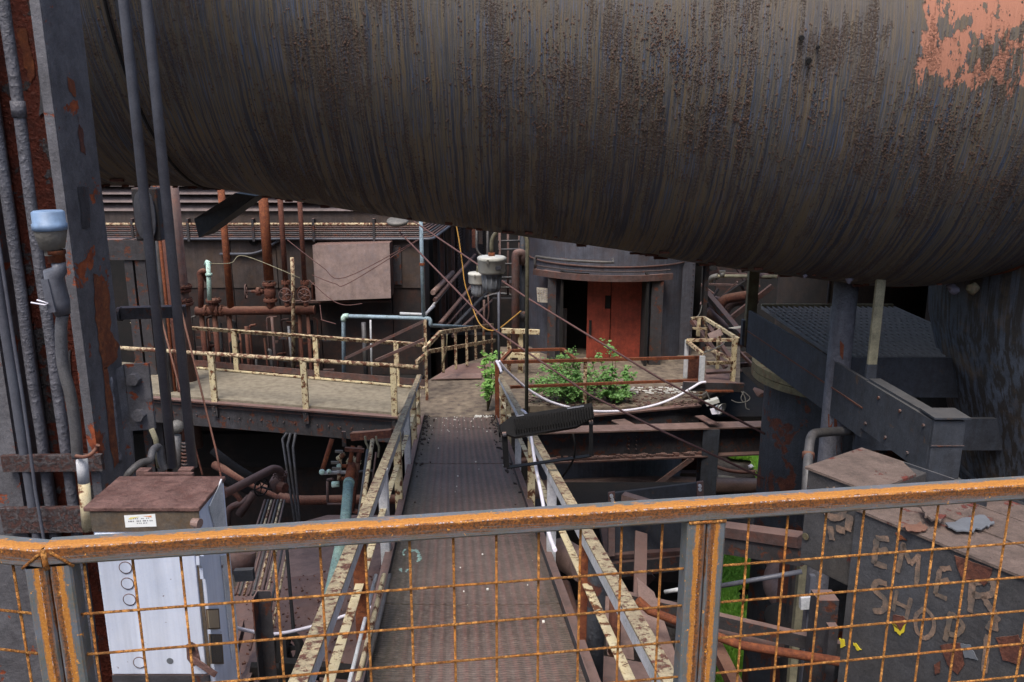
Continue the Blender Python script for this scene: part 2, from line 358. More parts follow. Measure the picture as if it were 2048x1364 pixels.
def duct_mat():
    t = NT('streaked_duct_shell'); uv = t.new('ShaderNodeTexCoord').outputs['UV']
    s_ = t.new('ShaderNodeSeparateXYZ'); t.lk(uv, s_.inputs[0]); U, W = s_.outputs[0], s_.outputs[1]
    # run lines, warped a little so that they wander
    warp = t.new('ShaderNodeVectorMath', operation='ADD'); t.lk(uv, warp.inputs[0])
    wn_ = t.new('ShaderNodeTexNoise'); t.lk(t.map(uv, (1, 1, 1)), wn_.inputs['Vector']); wn_.inputs['Scale'].default_value = 2.2; wn_.inputs['Detail'].default_value = 3
    wm = t.new('ShaderNodeVectorMath', operation='MULTIPLY'); t.lk(wn_.outputs['Color'], wm.inputs[0]); wm.inputs[1].default_value = (.035, .035, 0); t.lk(wm.outputs[0], warp.inputs[1])
    w = warp.outputs[0]
    s1 = t.noise(t.map(w, (75, 1.1, 1)), 1, 6, .66); s2 = t.noise(t.map(w, (20, .4, 1), (4, 1, 0)), 1, 5, .6); s3 = t.noise(t.map(w, (150, 3, 1), (9, 2, 0)), 1, 4, .6)
    big = t.noise(uv, .55, 5, .6); mid = t.noise(uv, 1.7, 7, .65)
    base = t.mix(t.step(s2, .35, .65), L('#44484f'), L('#544f48'))
    base = t.mix(t.step(big, .4, .65), base, L('#625b50'))
    och = t.mix(t.step(s1, .5, .55, 0, .9), base, L('#6f5d45'))
    och = t.mix(t.step(s1, .45, .40, 0, .7), och, L('#2d384c'))
    och = t.mix(t.step(s3, .54, .6, 0, .6), och, L('#756850'))
    och = t.mix(t.step(s3, .45, .39, 0, .5), och, L('#566b8e'))
    lowk = t.step(W, 2.9, 1.7)
    s4 = t.noise(t.map(w, (38, .5, 1), (2, 7, 0)), 1, 6, .6)
    och = t.mix(t.math('MULTIPLY', lowk, t.step(s4, .53, .56, 0, .6)), och, L('#6e624c'))
    och = t.mix(t.math('MULTIPLY', lowk, t.step(s4, .46, .43, 0, .7)), och, L('#2a3140'))
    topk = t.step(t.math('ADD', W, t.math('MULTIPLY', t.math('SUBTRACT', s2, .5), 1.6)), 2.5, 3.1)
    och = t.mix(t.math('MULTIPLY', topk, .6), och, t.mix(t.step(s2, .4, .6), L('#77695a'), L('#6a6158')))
    # blistered crust in vertical-ish colonies
    colony = t.step(t.math('ADD', t.noise(t.map(uv, (1.5, .7, 1), (2, 5, 0)), 1.2, 6, .7), t.math('MULTIPLY', t.math('SUBTRACT', s2, .5), .55)), .5, .6)
    bl = t.new('ShaderNodeTexVoronoi'); t.lk(t.map(w, (1, .8, 1)), bl.inputs['Vector']); bl.inputs['Scale'].default_value = 60; bl.inputs['Randomness'].default_value = 1
    bn = t.noise(uv, 62, 5, .7)
    blob = t.math('MULTIPLY', colony, t.step(bn, .46, .66))
    col = t.mix(t.math('MULTIPLY', blob, .75), och, t.mix(t.step(bl.outputs['Distance'], .1, .6), L('#94694f'), L('#60392b')))
    col = t.mix(t.math('MULTIPLY', colony, .2), col, L('#644a3c'))
    # the patch where old salmon primer shows
    pm = t.math('MULTIPLY', t.step(t.math('ADD', U, t.math('MULTIPLY', t.math('SUBTRACT', t.noise(uv, 9, 4), .5), .25)), SALU0, SALU0+.02), t.step(t.math('ADD', W, t.math('MULTIPLY', t.math('SUBTRACT', t.noise(t.map(uv, (14, 4, 1)), 1, 5), .5), .6)), SALW1, SALW1+.01))
    hole = t.step(t.noise(t.map(uv, (5.5, 2.6, 1), (1.3, 3.1, 0)), 1, 6, .65), .46, .468)
    col = t.mix(t.math('MULTIPLY', pm, hole), col, t.mix(t.step(t.noise(uv, 40, 5, .7), .66, .69), L('#b87d64'), L('#6b4538')))
    t.lk(col, t.b.inputs['Base Color']); t.b.inputs['Roughness'].default_value = .62
    h = t.math('ADD', t.math('MULTIPLY', blob, 1.0), t.math('MULTIPLY', t.noise(t.map(w, (30, 3, 1)), 1, 6, .7), .25))
    h = t.math('ADD', h, t.math('MULTIPLY', t.math('MULTIPLY', pm, hole), -.15))
    h = t.math('ADD', h, t.math('MULTIPLY', t.noise(uv, 90, 4, .7), .12))
    t.lk(t.bump(h, .9, .025), t.b.inputs['Normal'])
    return t.m
def tread_mat():
    t = NT('worn_tread_plate'); co = t.new('ShaderNodeTexCoord').outputs['Object']
    s_ = t.new('ShaderNodeSeparateXYZ'); t.lk(co, s_.inputs[0]); X, Y = s_.outputs[0], s_.outputs[1]
    Xr = t.math('ADD', X, t.math('MULTIPLY', Y, .0734))
    n = t.noise(co, 1.1, 6, .6); n2 = t.noise(co, 30, 6, .7)
    col = t.mix(t.step(n, .35, .65), L('#72625a'), L('#574840'))
    rib = t.math('SINE', t.math('MULTIPLY', Xr, 2*math.pi/.072))
    col = t.mix(t.step(rib, -.1, .9, 0, .4), col, L('#80564c'))
    ax = t.math('ABSOLUTE', t.math('ADD', Xr, -.094))
    edge = t.step(t.math('ADD', ax, t.math('MULTIPLY', t.noise(co, 2.5, 6, .65), .5)), .62, .86)
    col = t.mix(t.math('MULTIPLY', edge, .85), col, L('#4b473a'))
    ys = t.math('SINE', t.math('MULTIPLY', Y, 2*math.pi/.028))
    col = t.mix(t.step(ys, .2, 1, 0, .45), col, L('#332b29'))
    col = t.mix(t.step(n2, .45, .75, 0, .5), col, L('#93867a'))
    col = t.mix(t.step(t.noise(co, 6, 8, .75), .45, .7, 0, .45), col, L('#3d3733'))
    col = t.mix(t.step(t.noise(t.map(co, (1, 1, 1), (5, 0, 0)), 55, 3, .6), .725, .74), col, L('#c9c4b4'))
    t.lk(col, t.b.inputs['Base Color']); t.b.inputs['Roughness'].default_value = .6
    h = t.math('ADD', t.math('MULTIPLY', rib, .5), t.math('ADD', t.math('MULTIPLY', ys, .35), t.math('MULTIPLY', n2, .4)))
    t.lk(t.bump(h, .7, .006), t.b.inputs['Normal'])
    return t.m
M['tread'] = tread_mat()
def ground_mat():
    t = NT('yard_ground'); co = t.new('ShaderNodeTexCoord').outputs['Object']
    n = t.noise(co, .35, 8, .65); f = t.noise(co, 9, 8, .7)
    col = t.mix(t.step(f, .3, .7), L('#2c2520'), L('#4a3f37'))
    col = t.mix(t.step(n, .5, .62, 0, .7), col, L('#7d756c'))
    t.lk(col, t.b.inputs['Base Color']); t.b.inputs['Roughness'].default_value = .95
    t.lk(t.bump(f, .8, .08), t.b.inputs['Normal'])
    return t.m
M['ground'] = ground_mat()

# ================================================================ GROUND AND DECKS
PZ = 5.39                                     # level of the platforms across the way
g = MB(); n = 40
for j in range(n+1):
    for i in range(n+1):
        x = -30+60*i/n; y = -6+60*j/n
        g.v.append(V((x, y, .25*mnoise.noise(V((x*.35, y*.35, 0))))))
for j in range(n):
    for i in range(n): A = j*(n+1)+i; g.face((A, A+1, A+n+2, A+n+1), True)
far = MB(); far.prism([(-300, -300, -.5), (300, -300, -.5), (300, 300, -.5), (-300, 300, -.5)], (0, 0, -.2))
struct('ground', g, M['ground']); struct('distant_ground', far, M['dirt'])
deck = MB().bb((-3, -2.5, 8.2), (3, 1.38, 8.33)); struct('viewing_deck', deck, M['concrete'])

mw = MB().bb((-40, -9, 0), (40, -8.6, 13)); struct('unseen_shade_wall', mw, M['walldark'])  # added wall behind the viewer, out of view; keeps low light off the duct underside

# ================================================================ THE BIG OVERHEAD DUCT
DR = 1.8; DY = 7.4
SALU0, SALW1 = 2.62, 2.64
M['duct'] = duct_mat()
sil = [(-700, 366), (-200, 368), (210, 372), (420, 375), (600, 402), (800, 436), (1000, 466), (1240, 501), (1440, 535), (1600, 556), (1740, 572), (1860, 569), (1960, 545), (2048, 512), (2200, 460), (2400, 440), (2700, 440)]
sp_pts = []
for px, py in sil:
    d = ray(px, py); m = d.z/d.y; zc = CZ+m*DY+DR*math.sqrt(1+m*m)
    sp_pts.append(V(((px-1024)/FP*7.35, DY, zc)))
spine = smooth_path(sp_pts, 8)
dm = MB(); seg = 72
for p in spine:
    for k in range(seg+1):
        an = 2*math.pi*k/seg-math.pi    # 0 = bottom, positive towards the viewer
        rr = DR*(1+.0025*mnoise.noise(V((p.x*1.5, an*3, 0))))
        dm.v.append(p+V((0, -math.sin(an)*rr, -math.cos(an)*rr)))
for i in range(len(spine)-1):
    for k in range(seg):
        A = i*(seg+1)+k; B = A+seg+1
        w0 = (2*math.pi*k/seg-math.pi)*DR; w1 = (2*math.pi*(k+1)/seg-math.pi)*DR; u0, u1 = spine[i].x, spine[i+1].x
        dm.face((A, B, B+1, A+1), True, [(u0, w0), (u1, w0), (u1, w1), (u0, w1)])
duct = Thing('overhead_duct', 'huge streaked brown and slate duct crossing overhead from side to side', 'duct', spine[len(spine)//2])
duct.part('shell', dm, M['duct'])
# weld seams, foam clumps and nubs on the shell
def duct_pt(x, ang, r=DR):
    for i in range(len(spine)-1):
        if spine[i].x <= x <= spine[i+1].x:
            p = lerp(spine[i], spine[i+1], (x-spine[i].x)/(spine[i+1].x-spine[i].x)); break
    return p+V((0, -math.sin(ang)*r, -math.cos(ang)*r))
def blob(c, r, ax, jag=.35, seg=7):
    b = MB(); prof = [(r*math.sin(math.pi*i/5)*uni(1-jag, 1+jag)+1e-4, -r*math.cos(math.pi*i/5)) for i in range(6)]
    b.lathe(prof, c, ax, seg)
    for i in range(len(b.v)): b.v[i] += V((uni(-1, 1), uni(-1, 1), uni(-1, 1)))*r*.18
    return b
for px, py, r in ((1660, 546, .028), (1698, 560, .03), (1610, 552, .02)):
    duct.part('hardened_drip', blob(at(px, py, 6.9), r, (0, 0, 1)), M['lichen'])
dr = MB()
for px, py in ((1890, 552), (1896, 562), (1903, 572), (1908, 580)):
    b = blob(at(px, py, 7.15), uni(.03, .05), (0, 0, 1)); o = len(dr.v); dr.v += b.v; dr.f += [tuple(i+o for i in f) for f in b.f]; dr.sm += b.sm
single('foam_clump', dr, M['lichen'], 'small clump of hardened pale grey foam under the duct beside the blue cone', 'foam clump')
# ragged lip of loose scale along the duct's underside
scale_ = MB()
for k in range(70):
    x = uni(-3.6, 4.0); a = uni(-.1, .35); p = duct_pt(x, a, DR+.002)
    s_ = uni(.012, .05); scale_.box(p+V((0, 0, -.005)), (s_*uni(1, 3), s_, s_*.5), None)
duct.part('loose_scale', scale_, M['rustpipe'], kind='stuff')

# cone-bottomed vertical duct at the right
CX0, CR = 5.78, 1.79
cc = V((CX0, DY, 0))
cone = Thing('hopper_cone', 'tall blue grey streaked cone descending from the right end of the overhead duct', 'hopper', (CX0, DY, 0))
cone.part('shell', MB().lathe([(CR-.01, 9.9), (CR-.01, 8.6), (CR-.04, 8.31), (1.32, 6.82)], cc, seg=72), M['bluecone'])
def cyl_hit(px, py):
    d = ray(px, py); a = d.x**2+d.y**2; b = -2*(d.x*CX0+d.y*DY); c = CX0**2+DY**2-CR**2; k = (-b-math.sqrt(max(0, b*b-4*a*c)))/(2*a)
    p = V((0, 0, CZ))+d*k; return (math.atan2(p.y-DY, p.x-CX0) % (2*math.pi), p.z)
bnd = sorted(cyl_hit(px, py) for px, py in ((1862, 570), (1890, 572), (1920, 562), (1960, 546), (2000, 530), (2048, 512)))
def zbnd(a):
    if a <= bnd[0][0]: return bnd[0][1]
    for i in range(len(bnd)-1):
        if a <= bnd[i+1][0]: return lerp(bnd[i][1], bnd[i+1][1], (a-bnd[i][0])/max(1e-6, bnd[i+1][0]-bnd[i][0]))
    return bnd[-1][1]
m = MB(); n_ = 96; um = {}
for i in range(n_+1):
    a = math.pi+math.pi*i/n_; x = CX0+CR*math.cos(a); y = DY+CR*math.sin(a); zb_ = zbnd(a)
    for k in range(9): m.v.append(V((x, y, lerp(zb_, 11.2, k/8)))); um[len(m.v)-1] = (CX0-CR*1.2+CR*(a-math.pi), (lerp(zb_, 11.2, k/8)-8.5)+.8)
for i in range(n_):
    for k in range(8): A = i*9+k; f_ = (A, A+9, A+10, A+1); m.face(f_, True, [um[q] for q in f_])
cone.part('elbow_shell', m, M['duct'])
def zc_at(x):
    for i in range(len(spine)-1):
        if spine[i].x <= x <= spine[i+1].x: return lerp(spine[i], spine[i+1], (x-spine[i].x)/(spine[i+1].x-spine[i].x)).z
    return spine[-1].z
cone.part('mitre_seam', MB().tube([V((CX0+dx, DY-math.sqrt(max(0, CR**2-dx*dx))-.006, zc_at(CX0+dx)+dx+uni(-.012, .012))) for dx in [-CR+.004+(1.6*k/60) for k in range(61)]], .016, 6, cap=False), M['rustorange'])
cone.part('seam_band', MB().lathe([(1.32, 6.83), (1.345, 6.82), (1.345, 6.78), (1.31, 6.77)], cc, seg=64), M['bluegirder'])
cone.part('lower_shell', MB().lathe([(1.31, 6.78), (1.2, 5.6), (.9, 3.0), (.9, 0)], cc, seg=64), M['bluecone'])
# the blistered crust itself: thousands of small hard scabs standing on the shell
xs_ = [p.x for p in spine]; zs_ = [p.z for p in spine]
import bisect
def zc_f(x):
    i = min(max(bisect.bisect(xs_, x)-1, 0), len(xs_)-2); return zs_[i]+(zs_[i+1]-zs_[i])*(x-xs_[i])/(xs_[i+1]-xs_[i])
def duct_hit(px, py):
    d = ray(px, py); x = d.x*5.8
    for _ in range(4):
        zc = zc_f(x)-CZ; a = d.y**2+d.z**2; b = -2*(d.y*DY+d.z*zc); c = DY**2+zc**2-DR**2; q = b*b-4*a*c
        if q < 0: return None
        k = (-b-math.sqrt(q))/(2*a); x = d.x*k
    p = V((0, 0, CZ))+d*k; nrm = V((0, p.y-DY, p.z-CZ-zc)).normalized(); return p, nrm
random.seed(77)
bl_ = MB(); cnt = 0
clus = [(1420, 250, 130, 130, 1.0), (1180, 210, 150, 110, .75), (1850, 300, 190, 110, 1.0), (1000, 190, 120, 110, .55), (640, 140, 90, 130, .5), (560, 300, 120, 90, .3), (760, 230, 90, 150, .35), (290, 180, 50, 120, .6), (1330, 100, 90, 90, .6), (1980, 380, 90, 90, .7), (1700, 420, 120, 60, .35)]
while cnt < 11000:
    px, py = uni(180, 2045), uni(2, 560)
    pr_ = .05+sum(w*math.exp(-((px-cx)/sx)**2-((py-cy)/sy)**2) for cx, cy, sx, sy, w in clus)
    pr_ *= max(0, .5+1.6*mnoise.noise(V((px*.055, py*.006, 0)))+.9*mnoise.noise(V((px*.02, py*.02, 5))))
    if rnd() > pr_*.9: continue
    h_ = duct_hit(px, py)
    if not h_ or h_[0].x > 4.3: cnt += 1; continue
    p, nn = h_; r = random.choice((.003, .004, .005, .006, .008))*uni(.7, 1.2); t1_ = V((1, 0, 0)); t2_ = nn.cross(t1_); b = len(bl_.v); a0 = uni(0, 6)
    for k in range(5): a = a0+2*math.pi*k/5; bl_.v.append(p+(t1_*math.cos(a)*r+t2_*math.sin(a)*r*1.25)-nn*.001)
    bl_.v.append(p+nn*r*uni(.5, .9)+V((0, 0, -r*.2)))
    for k in range(5): bl_.face((b+k, b+(k+1) % 5, b+5), True)
    cnt += 1
ws_ = []
for k in range(50):
    a = k*.04; q = -2.62-.0*a; zc = zc_f(q); ws_.append(V((q, DY-math.sin(a)*DR, zc-math.cos(a)*DR)))
duct.part('weld_seam', MB().tube(ws_, .012, 6, cap=False), M['black'])
for px, py, r in ((1603, 74, .016), (1617, 118, .018), (1636, 92, .01)):
    p, nn = duct_hit(px, py); duct.part('pipe_stub', MB().tube([p-nn*.01, p+nn*.05+V((-.012, 0, -.01))], r, 8), M['black'])
duct.part('rust_blisters', bl_, M['blister'], kind='stuff')
# patch of brown mastic near the joint
single('mastic_lump', blob(at(1945, 578, 6.75), .05, (1, 0, 0)), M['olive'], 'brown mastic lump at the top of the blue grey cone, under the duct', 'mastic lump')

# ================================================================ RAMP
RS = .182
def rc(Y): return -.198-.0734*(Y-3.97)
def rz(Y): return 7.09-RS*(Y-3.97)
def RP(x, Y, h=0.): return V((rc(Y)+x, Y, rz(Y)+h))
Y0, Y1 = 1.2, 13.3
ramp = Thing('gangway', 'sloping gangway with ribbed brown tread plates running down to the far platform', 'gangway', RP(0, Y1, -.3))
cuts = [1.2, 3.2, 5.05, 6.6, 8.1, 9.6, 11.0, 12.15, 13.3]
for k in range(len(cuts)-1):
    a, b = cuts[k]+.006, cuts[k+1]-.006; m = MB(); N = 32
    tl = uni(-.004, .004)
    for i in range(N*2+1):
        x = -.6+1.2*i/(N*2); hz = .004 if (i % 4) in (1, 2) else 0
        hz += .012*(abs(x)/.6)**3
        m.v += [RP(x, a, hz+tl), RP(x, b, hz+tl)]
    for i in range(N*2): m.face((2*i, 2*i+2, 2*i+3, 2*i+1))
    e = len(m.v); m.v += [RP(-.6, a, -.02), RP(.6, a, -.02), RP(.6, b, -.02), RP(-.6, b, -.02)]; m.face((e, e+3, e+2, e+1))
    m.face([2*i for i in range(N*2+1)]+[e+1, e])
    ramp.part('tread_plate', m, M['tread'])
for sx in (-1, 1):
    m = MB()
    m.channel(RP(sx*.645, Y0, -.13), RP(sx*.645, Y1, -.13), .07, .30, .012, -sx, )
    ramp.part('side_channel', m, M['slate'])
    ramp.part('kerb_angle', MB().bar(RP(sx*.607, Y0, .03), RP(sx*.607, Y1, .03), .008, .09), M['slate'])
for Y in (4, 5.6, 7.2, 8.8, 10.4, 12):
    ramp.part('cross_beam', MB().bar(RP(-.6, Y, -.12), RP(.6, Y, -.12), .06, .12), M['black'])
sm0 = MB(); random.seed(12)
for cx_, cy_, rr_0, a0_, a1_ in ((828, 1112, 9, -.5, 2.2), (826, 1116, 14, -.8, 1.2), (812, 1108, 6, 0, 6), (808, 1140, 7, 3, 6)):
    for k in range(46):
        a = uni(a0_, a1_); px, py = cx_+math.cos(a)*rr_0*uni(.8, 1.2), cy_-math.sin(a)*rr_0*uni(.8, 1.2); d = ray(px, py); k_ = (rz(0)-CZ)/(d.z+RS*d.y); p = V((0, 0, CZ))+d*k_; s_ = uni(.004, .012); sm0.box(p+V((0, 0, .012)), (s_*1.5, s_, .002))
ramp.part('pale_smear', sm0, M['turq'], kind='stuff')
# handrails
HR = .74
posts_t = [4.8, 6.6, 8.4, 10.2, 12.0, 13.4]
def ramp_rail(sx, label, m_top):
    th = Thing('handrail', label, 'handrail', RP(sx*.7, Y1, 0), 'cream painted handrails round the gangway and platforms')
    X = sx*.68
    cutsr = [1.25, 5.2, 9.0, 13.45]
    for k in range(3):
        a, b = cutsr[k], cutsr[k+1]-.01
        th.part('top_rail', MB().bar(RP(X, a, HR), RP(X, b, HR), .07, .012), m_top)
        th.part('rail_lip', MB().bar(RP(X-sx*.029, a, HR-.04), RP(X-sx*.029, b, HR-.04), .012, .068), M['whitepaint'])
    th.part('mid_rail', MB().angle(RP(X, 1.25, .40), RP(X, 13.4, .40), .05, .05, .008, (0, 0, 1), sx), M['cream'])
    for i, t in enumerate(posts_t):
        Y = t*.93
        mt = M['rustorange'] if i == 0 else (M['whitepaint'] if i in (1, 3) else M['cream'])
        m = MB(); p = RP(X, Y)
        m.bb((p.x-.035, Y-.005, p.z-.16), (p.x+.035, Y+.005, p.z+HR-.008)); m.bb((p.x-sx*.035-.005, Y+.006, p.z-.16), (p.x-sx*.035+.005, Y+.06, p.z+HR-.01))
        th.part('post', m, mt)
        bt = MB()
        for hz in (-.05, -.1): bt.disc((p.x, Y-.01, p.z+hz), (0, 1, 0), .012, .012, 8)
        th.part('bolts', bt, M['rustpipe'], kind='stuff')
    return th
lr = ramp_rail(-1, 'left handrail of the sloping gangway, cream paint flaking off a wide flat top', M['railtop'])
rr_ = ramp_rail(1, 'right handrail of the sloping gangway, mottled cream top, carrying the black floodlight', M['railtop'])
# debris on the treads
deb = MB()
for k in range(190):
    Y = 13.6-abs(random.gauss(0, 2.2)); sx = random.choice((-1, 1)); x = sx*(.6-abs(random.gauss(0, .07)))
    if rnd() < .12: x = uni(-.55, .55)
    s_ = uni(.008, .03) if abs(x) > .35 else uni(.006, .012)
    deb.box(RP(x, Y, .012+s_*.3), (s_*uni(.7, 1.6), s_, s_*.7), (V((1, uni(-1, 1), 0)).normalized(), V((0, 0, 1)).cross(V((1, .3, 0))).normalized(), V((0, 0, 1))))
single('debris', deb, M['walldark'], 'dark rust flakes and grit lying along the gangway kerbs', 'debris', kind='stuff', root=RP(0, 12, 0))
cr = MB()
for k in range(70):
    x, Y = uni(-.5, .5), uni(11.8, 13.6)
    if rnd() < .3: Y = uni(4.5, 12)
    s_ = uni(.006, .018); cr.box(RP(x, Y, .014), (s_, s_*1.4, s_*.5))
for k in range(40):
    x = .25+abs(random.gauss(0, .12)); Y = 13.3+uni(-.1, .1); s_ = uni(.01, .03); cr.box(RP(min(x, .58), Y, .016), (s_, s_, s_*.6))
single('white_crumbs', cr, M['whitebit'], 'white paint crumbs scattered at the foot of the gangway', 'crumbs', kind='stuff', root=RP(0, 12, 0))

# ================================================================ PLATFORMS ACROSS THE WAY
plat = [atz(795, 832, PZ), atz(1000, 835, PZ), atz(990, 775, PZ), atz(1010, 735, PZ), atz(1000, 712, PZ), atz(985, 709, PZ), atz(900, 735, PZ), atz(830, 776, PZ)]
m = MB(); m.prism([p+V((0, 0, .0)) for p in plat], (0, 0, -.12)); struct('platform_floor', m, M['gravel'])
m = MB(); m.prism([atz(862, 762, PZ)+V((0, 0, .015)), atz(890, 742, PZ)+V((0, 0, .015)), atz(905, 733, PZ)+V((0, 0, .02)), atz(975, 727, PZ)+V((0, 0, .02)), atz(985, 752, PZ)+V((0, 0, .015))], (0, 0, .012))
single('loose_plate', m, M['brown'], 'dark steel plate lying flat at the head of the gangway platform', 'steel plate')
single('loose_plate', MB().prism([atz(872, 762, PZ)+V((0, 0, .03)), atz(905, 753, PZ)+V((0, 0, .05)), atz(963, 752, PZ)+V((0, 0, .05)), atz(963, 760, PZ)+V((0, 0, .03))], (0, 0, .015)), M['sheet'], 'narrow pinkish brown plate on the gritty platform before the dark steel plate', 'steel plate')
# left concrete walkway
wn0, wn1 = atz(800, 826, PZ), atz(238, 782, PZ); wf0, wf1 = atz(832, 776, PZ), atz(225, 722, PZ)
wd = (wn1-wn0).normalized()
wk = Thing('concrete_walkway', 'grey concrete walkway on a riveted girder crossing behind the left pipes', 'walkway', (wn0+wn1)/2+V((0, 0, -.8)))
wk.part('deck_slab', MB().prism([wn0, wn1, wf1, wf0], (0, 0, -.1)), M['concrete'])
outn = wd.cross(V((0, 0, 1)));
if outn.y > 0: outn = -outn
m = MB(); a, b = wn0-wd*.1+outn*.03, wn1+outn*.03
m.bar(a+V((0, 0, -.29)), b+V((0, 0, -.29)), .03, .5); wk.part('girder_web', m, M['slate'])
m = MB(); m.bar(a+V((0, 0, -.05))+outn*.05, b+V((0, 0, -.05))+outn*.05, .12, .03); wk.part('girder_flange', m, M['brown'])
wk.part('girder_rib', MB().bar(a+V((0, 0, -.14))+outn*.03, b+V((0, 0, -.14))+outn*.03, .05, .015), M['brown'])
m = MB(); Lw = (b-a).length
for k in range(26):
    p = a+(b-a)*((k+.5)/26)+outn*.03; m.ball(p+V((0, 0, -.33)), .016, 6, 4)
    if k % 4 == 0: m.ball(p+V((.1, 0, -.33)), .016, 6, 4)
wk.part('rivets', m, M['slate'], kind='stuff')
# its rails
def wrail(p0, p1, h, npost, label, toe, postdrop=0., lab2=None, off=0.5, mats=('creamrust', 'cream')):
    th = Thing('handrail', label, 'handrail', (p0+p1)/2, 'cream painted handrails round the gangway and platforms')
    d = (p1-p0); up = V((0, 0, h))
    th.part('top_rail', MB().angle(p0+up, p1+up, .06, .06, .01), M[mats[0]])
    if toe: th.part('toe_board', MB().bar(p0+V((0, 0, .08)), p1+V((0, 0, .08)), .012, .13), M['brown']); th.part('toe_angle', MB().bar(p0+V((0, 0, .025)), p1+V((0, 0, .025)), .05, .02), M['cream'])
    for k in range(npost):
        p = p0+d*((k+off)/npost)
        m = MB().bb((p.x-.04, p.y-.006, p.z-postdrop), (p.x+.04, p.y+.006, p.z+h-.006)); m.bb((p.x+.03, p.y+.007, p.z-postdrop), (p.x+.04, p.y+.07, p.z+h-.02))
        th.part('post', m, M[mats[1]])
    return th
def rail_px(a, b, depthY0, depthY1): return aty(*a, depthY0), aty(*b, depthY1)
# far rail (posts land near px 290, 472, 635, 797) and near rail (433, 615, 797)
fr = Thing('handrail', 'far handrail of the concrete walkway, its rusty cream posts behind the slab', 'handrail', (wf0+wf1)/2, 'cream painted handrails round the gangway and platforms')
def onl(p0, p1, px):
    # point of line p0-p1 whose picture column is px
    u = (px-1024)/FP; lo, hi = -1., 2.
    for _ in range(50):
        k = (lo+hi)/2; p = lerp(p0, p1, k); q = p-V((0, 0, CZ)); dep = q.y*cp-q.z*sp; uu = q.x/dep
        if (uu > u) == ((lerp(p0, p1, 1).x-p0.x) < 0): lo = k
        else: hi = k
    return lerp(p0, p1, k)
a, b = onl(wf0, wf1, 850), onl(wf0, wf1, 272)
fr.part('top_rail', MB().angle(a+V((0, 0, .88)), b+V((0, 0, .88)), .08, .08, .012), M['creamrust'])
fr.part('toe_board', MB().bar(a+V((0, 0, .12)), b+V((0, 0, .12)), .012, .12), M['brown'])
fr.part('toe_angle', MB().bar(a+V((0, -.03, .03)), b+V((0, -.03, .03)), .06, .025), M['cream'])
for px in (290, 474, 635, 795):
    p = onl(wf0, wf1, px); fr.part('post', MB().bb((p.x-.045, p.y-.03, p.z), (p.x+.045, p.y-.02, p.z+.875)).bb((p.x+.035, p.y-.018, p.z), (p.x+.045, p.y+.05, p.z+.86)), M['cream'])
nr = Thing('handrail', 'near handrail of the concrete walkway, round rusty rail with three posts bolted to the girder', 'handrail', (wn0+wn1)/2, 'cream painted handrails round the gangway and platforms')
a, b = onl(wn0, wn1, 842)+outn*.06, onl(wn0, wn1, 236)+outn*.06
nr.part('top_rail', MB().tube([a+V((0, 0, .86)), b+V((0, 0, .86))], .038, 10), M['creamrust'])
for px in (433, 615, 792):
    p = onl(wn0, wn1, px)+outn*.06; nr.part('post', MB().bb((p.x-.05, p.y-.03, p.z-.05), (p.x+.05, p.y-.02, p.z+.84)).bb((p.x+.04, p.y-.018, p.z-.05), (p.x+.05, p.y+.05, p.z+.82)), M['cream'])
    nr.part('post_foot', MB().bb((p.x-.05, p.y-.05, p.z-.3), (p.x+.05, p.y-.033, p.z-.05)).ball((p.x, p.y-.055, p.z-.12), .015, 6, 4).ball((p.x, p.y-.055, p.z-.22), .015, 6, 4), M['slate'])
# corner post with raking braces
tj = 14.6
cpost = Thing('corner_stanchion', 'tall thin rusty stanchion with two raking braces where walkway and gangway meet', 'stanchion', at(848, 775, tj))
cb = at(850, 640, tj)
cpost.part('upright', MB().bar((cb.x, cb.y, PZ-.2), cb, .05, .05), M['creamrust'])
cpost.part('brace', MB().bar(cb+V((0, .05, -.02)), at(690, 717, 15.2), .05, .05), M['brown'])
cpost.part('brace', MB().bar(at(850, 678, tj+.1), at(752, 721, 14.9), .05, .05), M['brown'])

# rail on the left of the platform, receding to the dark doorway
def polyrail(name, label, top, mid, posts, mat, r=(.06, .07), pm=None):
    th = Thing(name, label, 'handrail', posts[0][1] if posts else top[0], 'cream painted handrails round the gangway and platforms')
    for line, nm in ((top, 'top_rail'), (mid, 'mid_rail')):
        for k in range(len(line)-1): th.part(nm, MB().bar(line[k], line[k+1], .05, r[1]), mat)
    for t_, b_ in posts: th.part('post', MB().bar(b_, t_, .05, .05, (0, 1, 0)), pm or mat)
    return th
tops = [at(847, 700, 14.5), at(880, 665, 15.0), at(985, 650, 19)]; mids = [at(833, 725, 14.4), at(858, 703, 15.0), at(990, 681, 19)]
pl = []
for px, tp, bt, t in ((887, 665, 745, 15.4), (912, 660, 738, 16.2), (934, 657, 731, 17), (952, 655, 724, 17.8), (968, 653, 717, 18.5), (984, 651, 711, 19)):
    b_ = at(px, bt, t); q = at(px+1, tp, t); pl.append((V((b_.x, b_.y, q.z)), b_))
polyrail('handrail', 'rusty handrail along the left platform edge receding to the dark doorway', tops, mids, pl, M['creamrust'], pm=M['creamrust'])

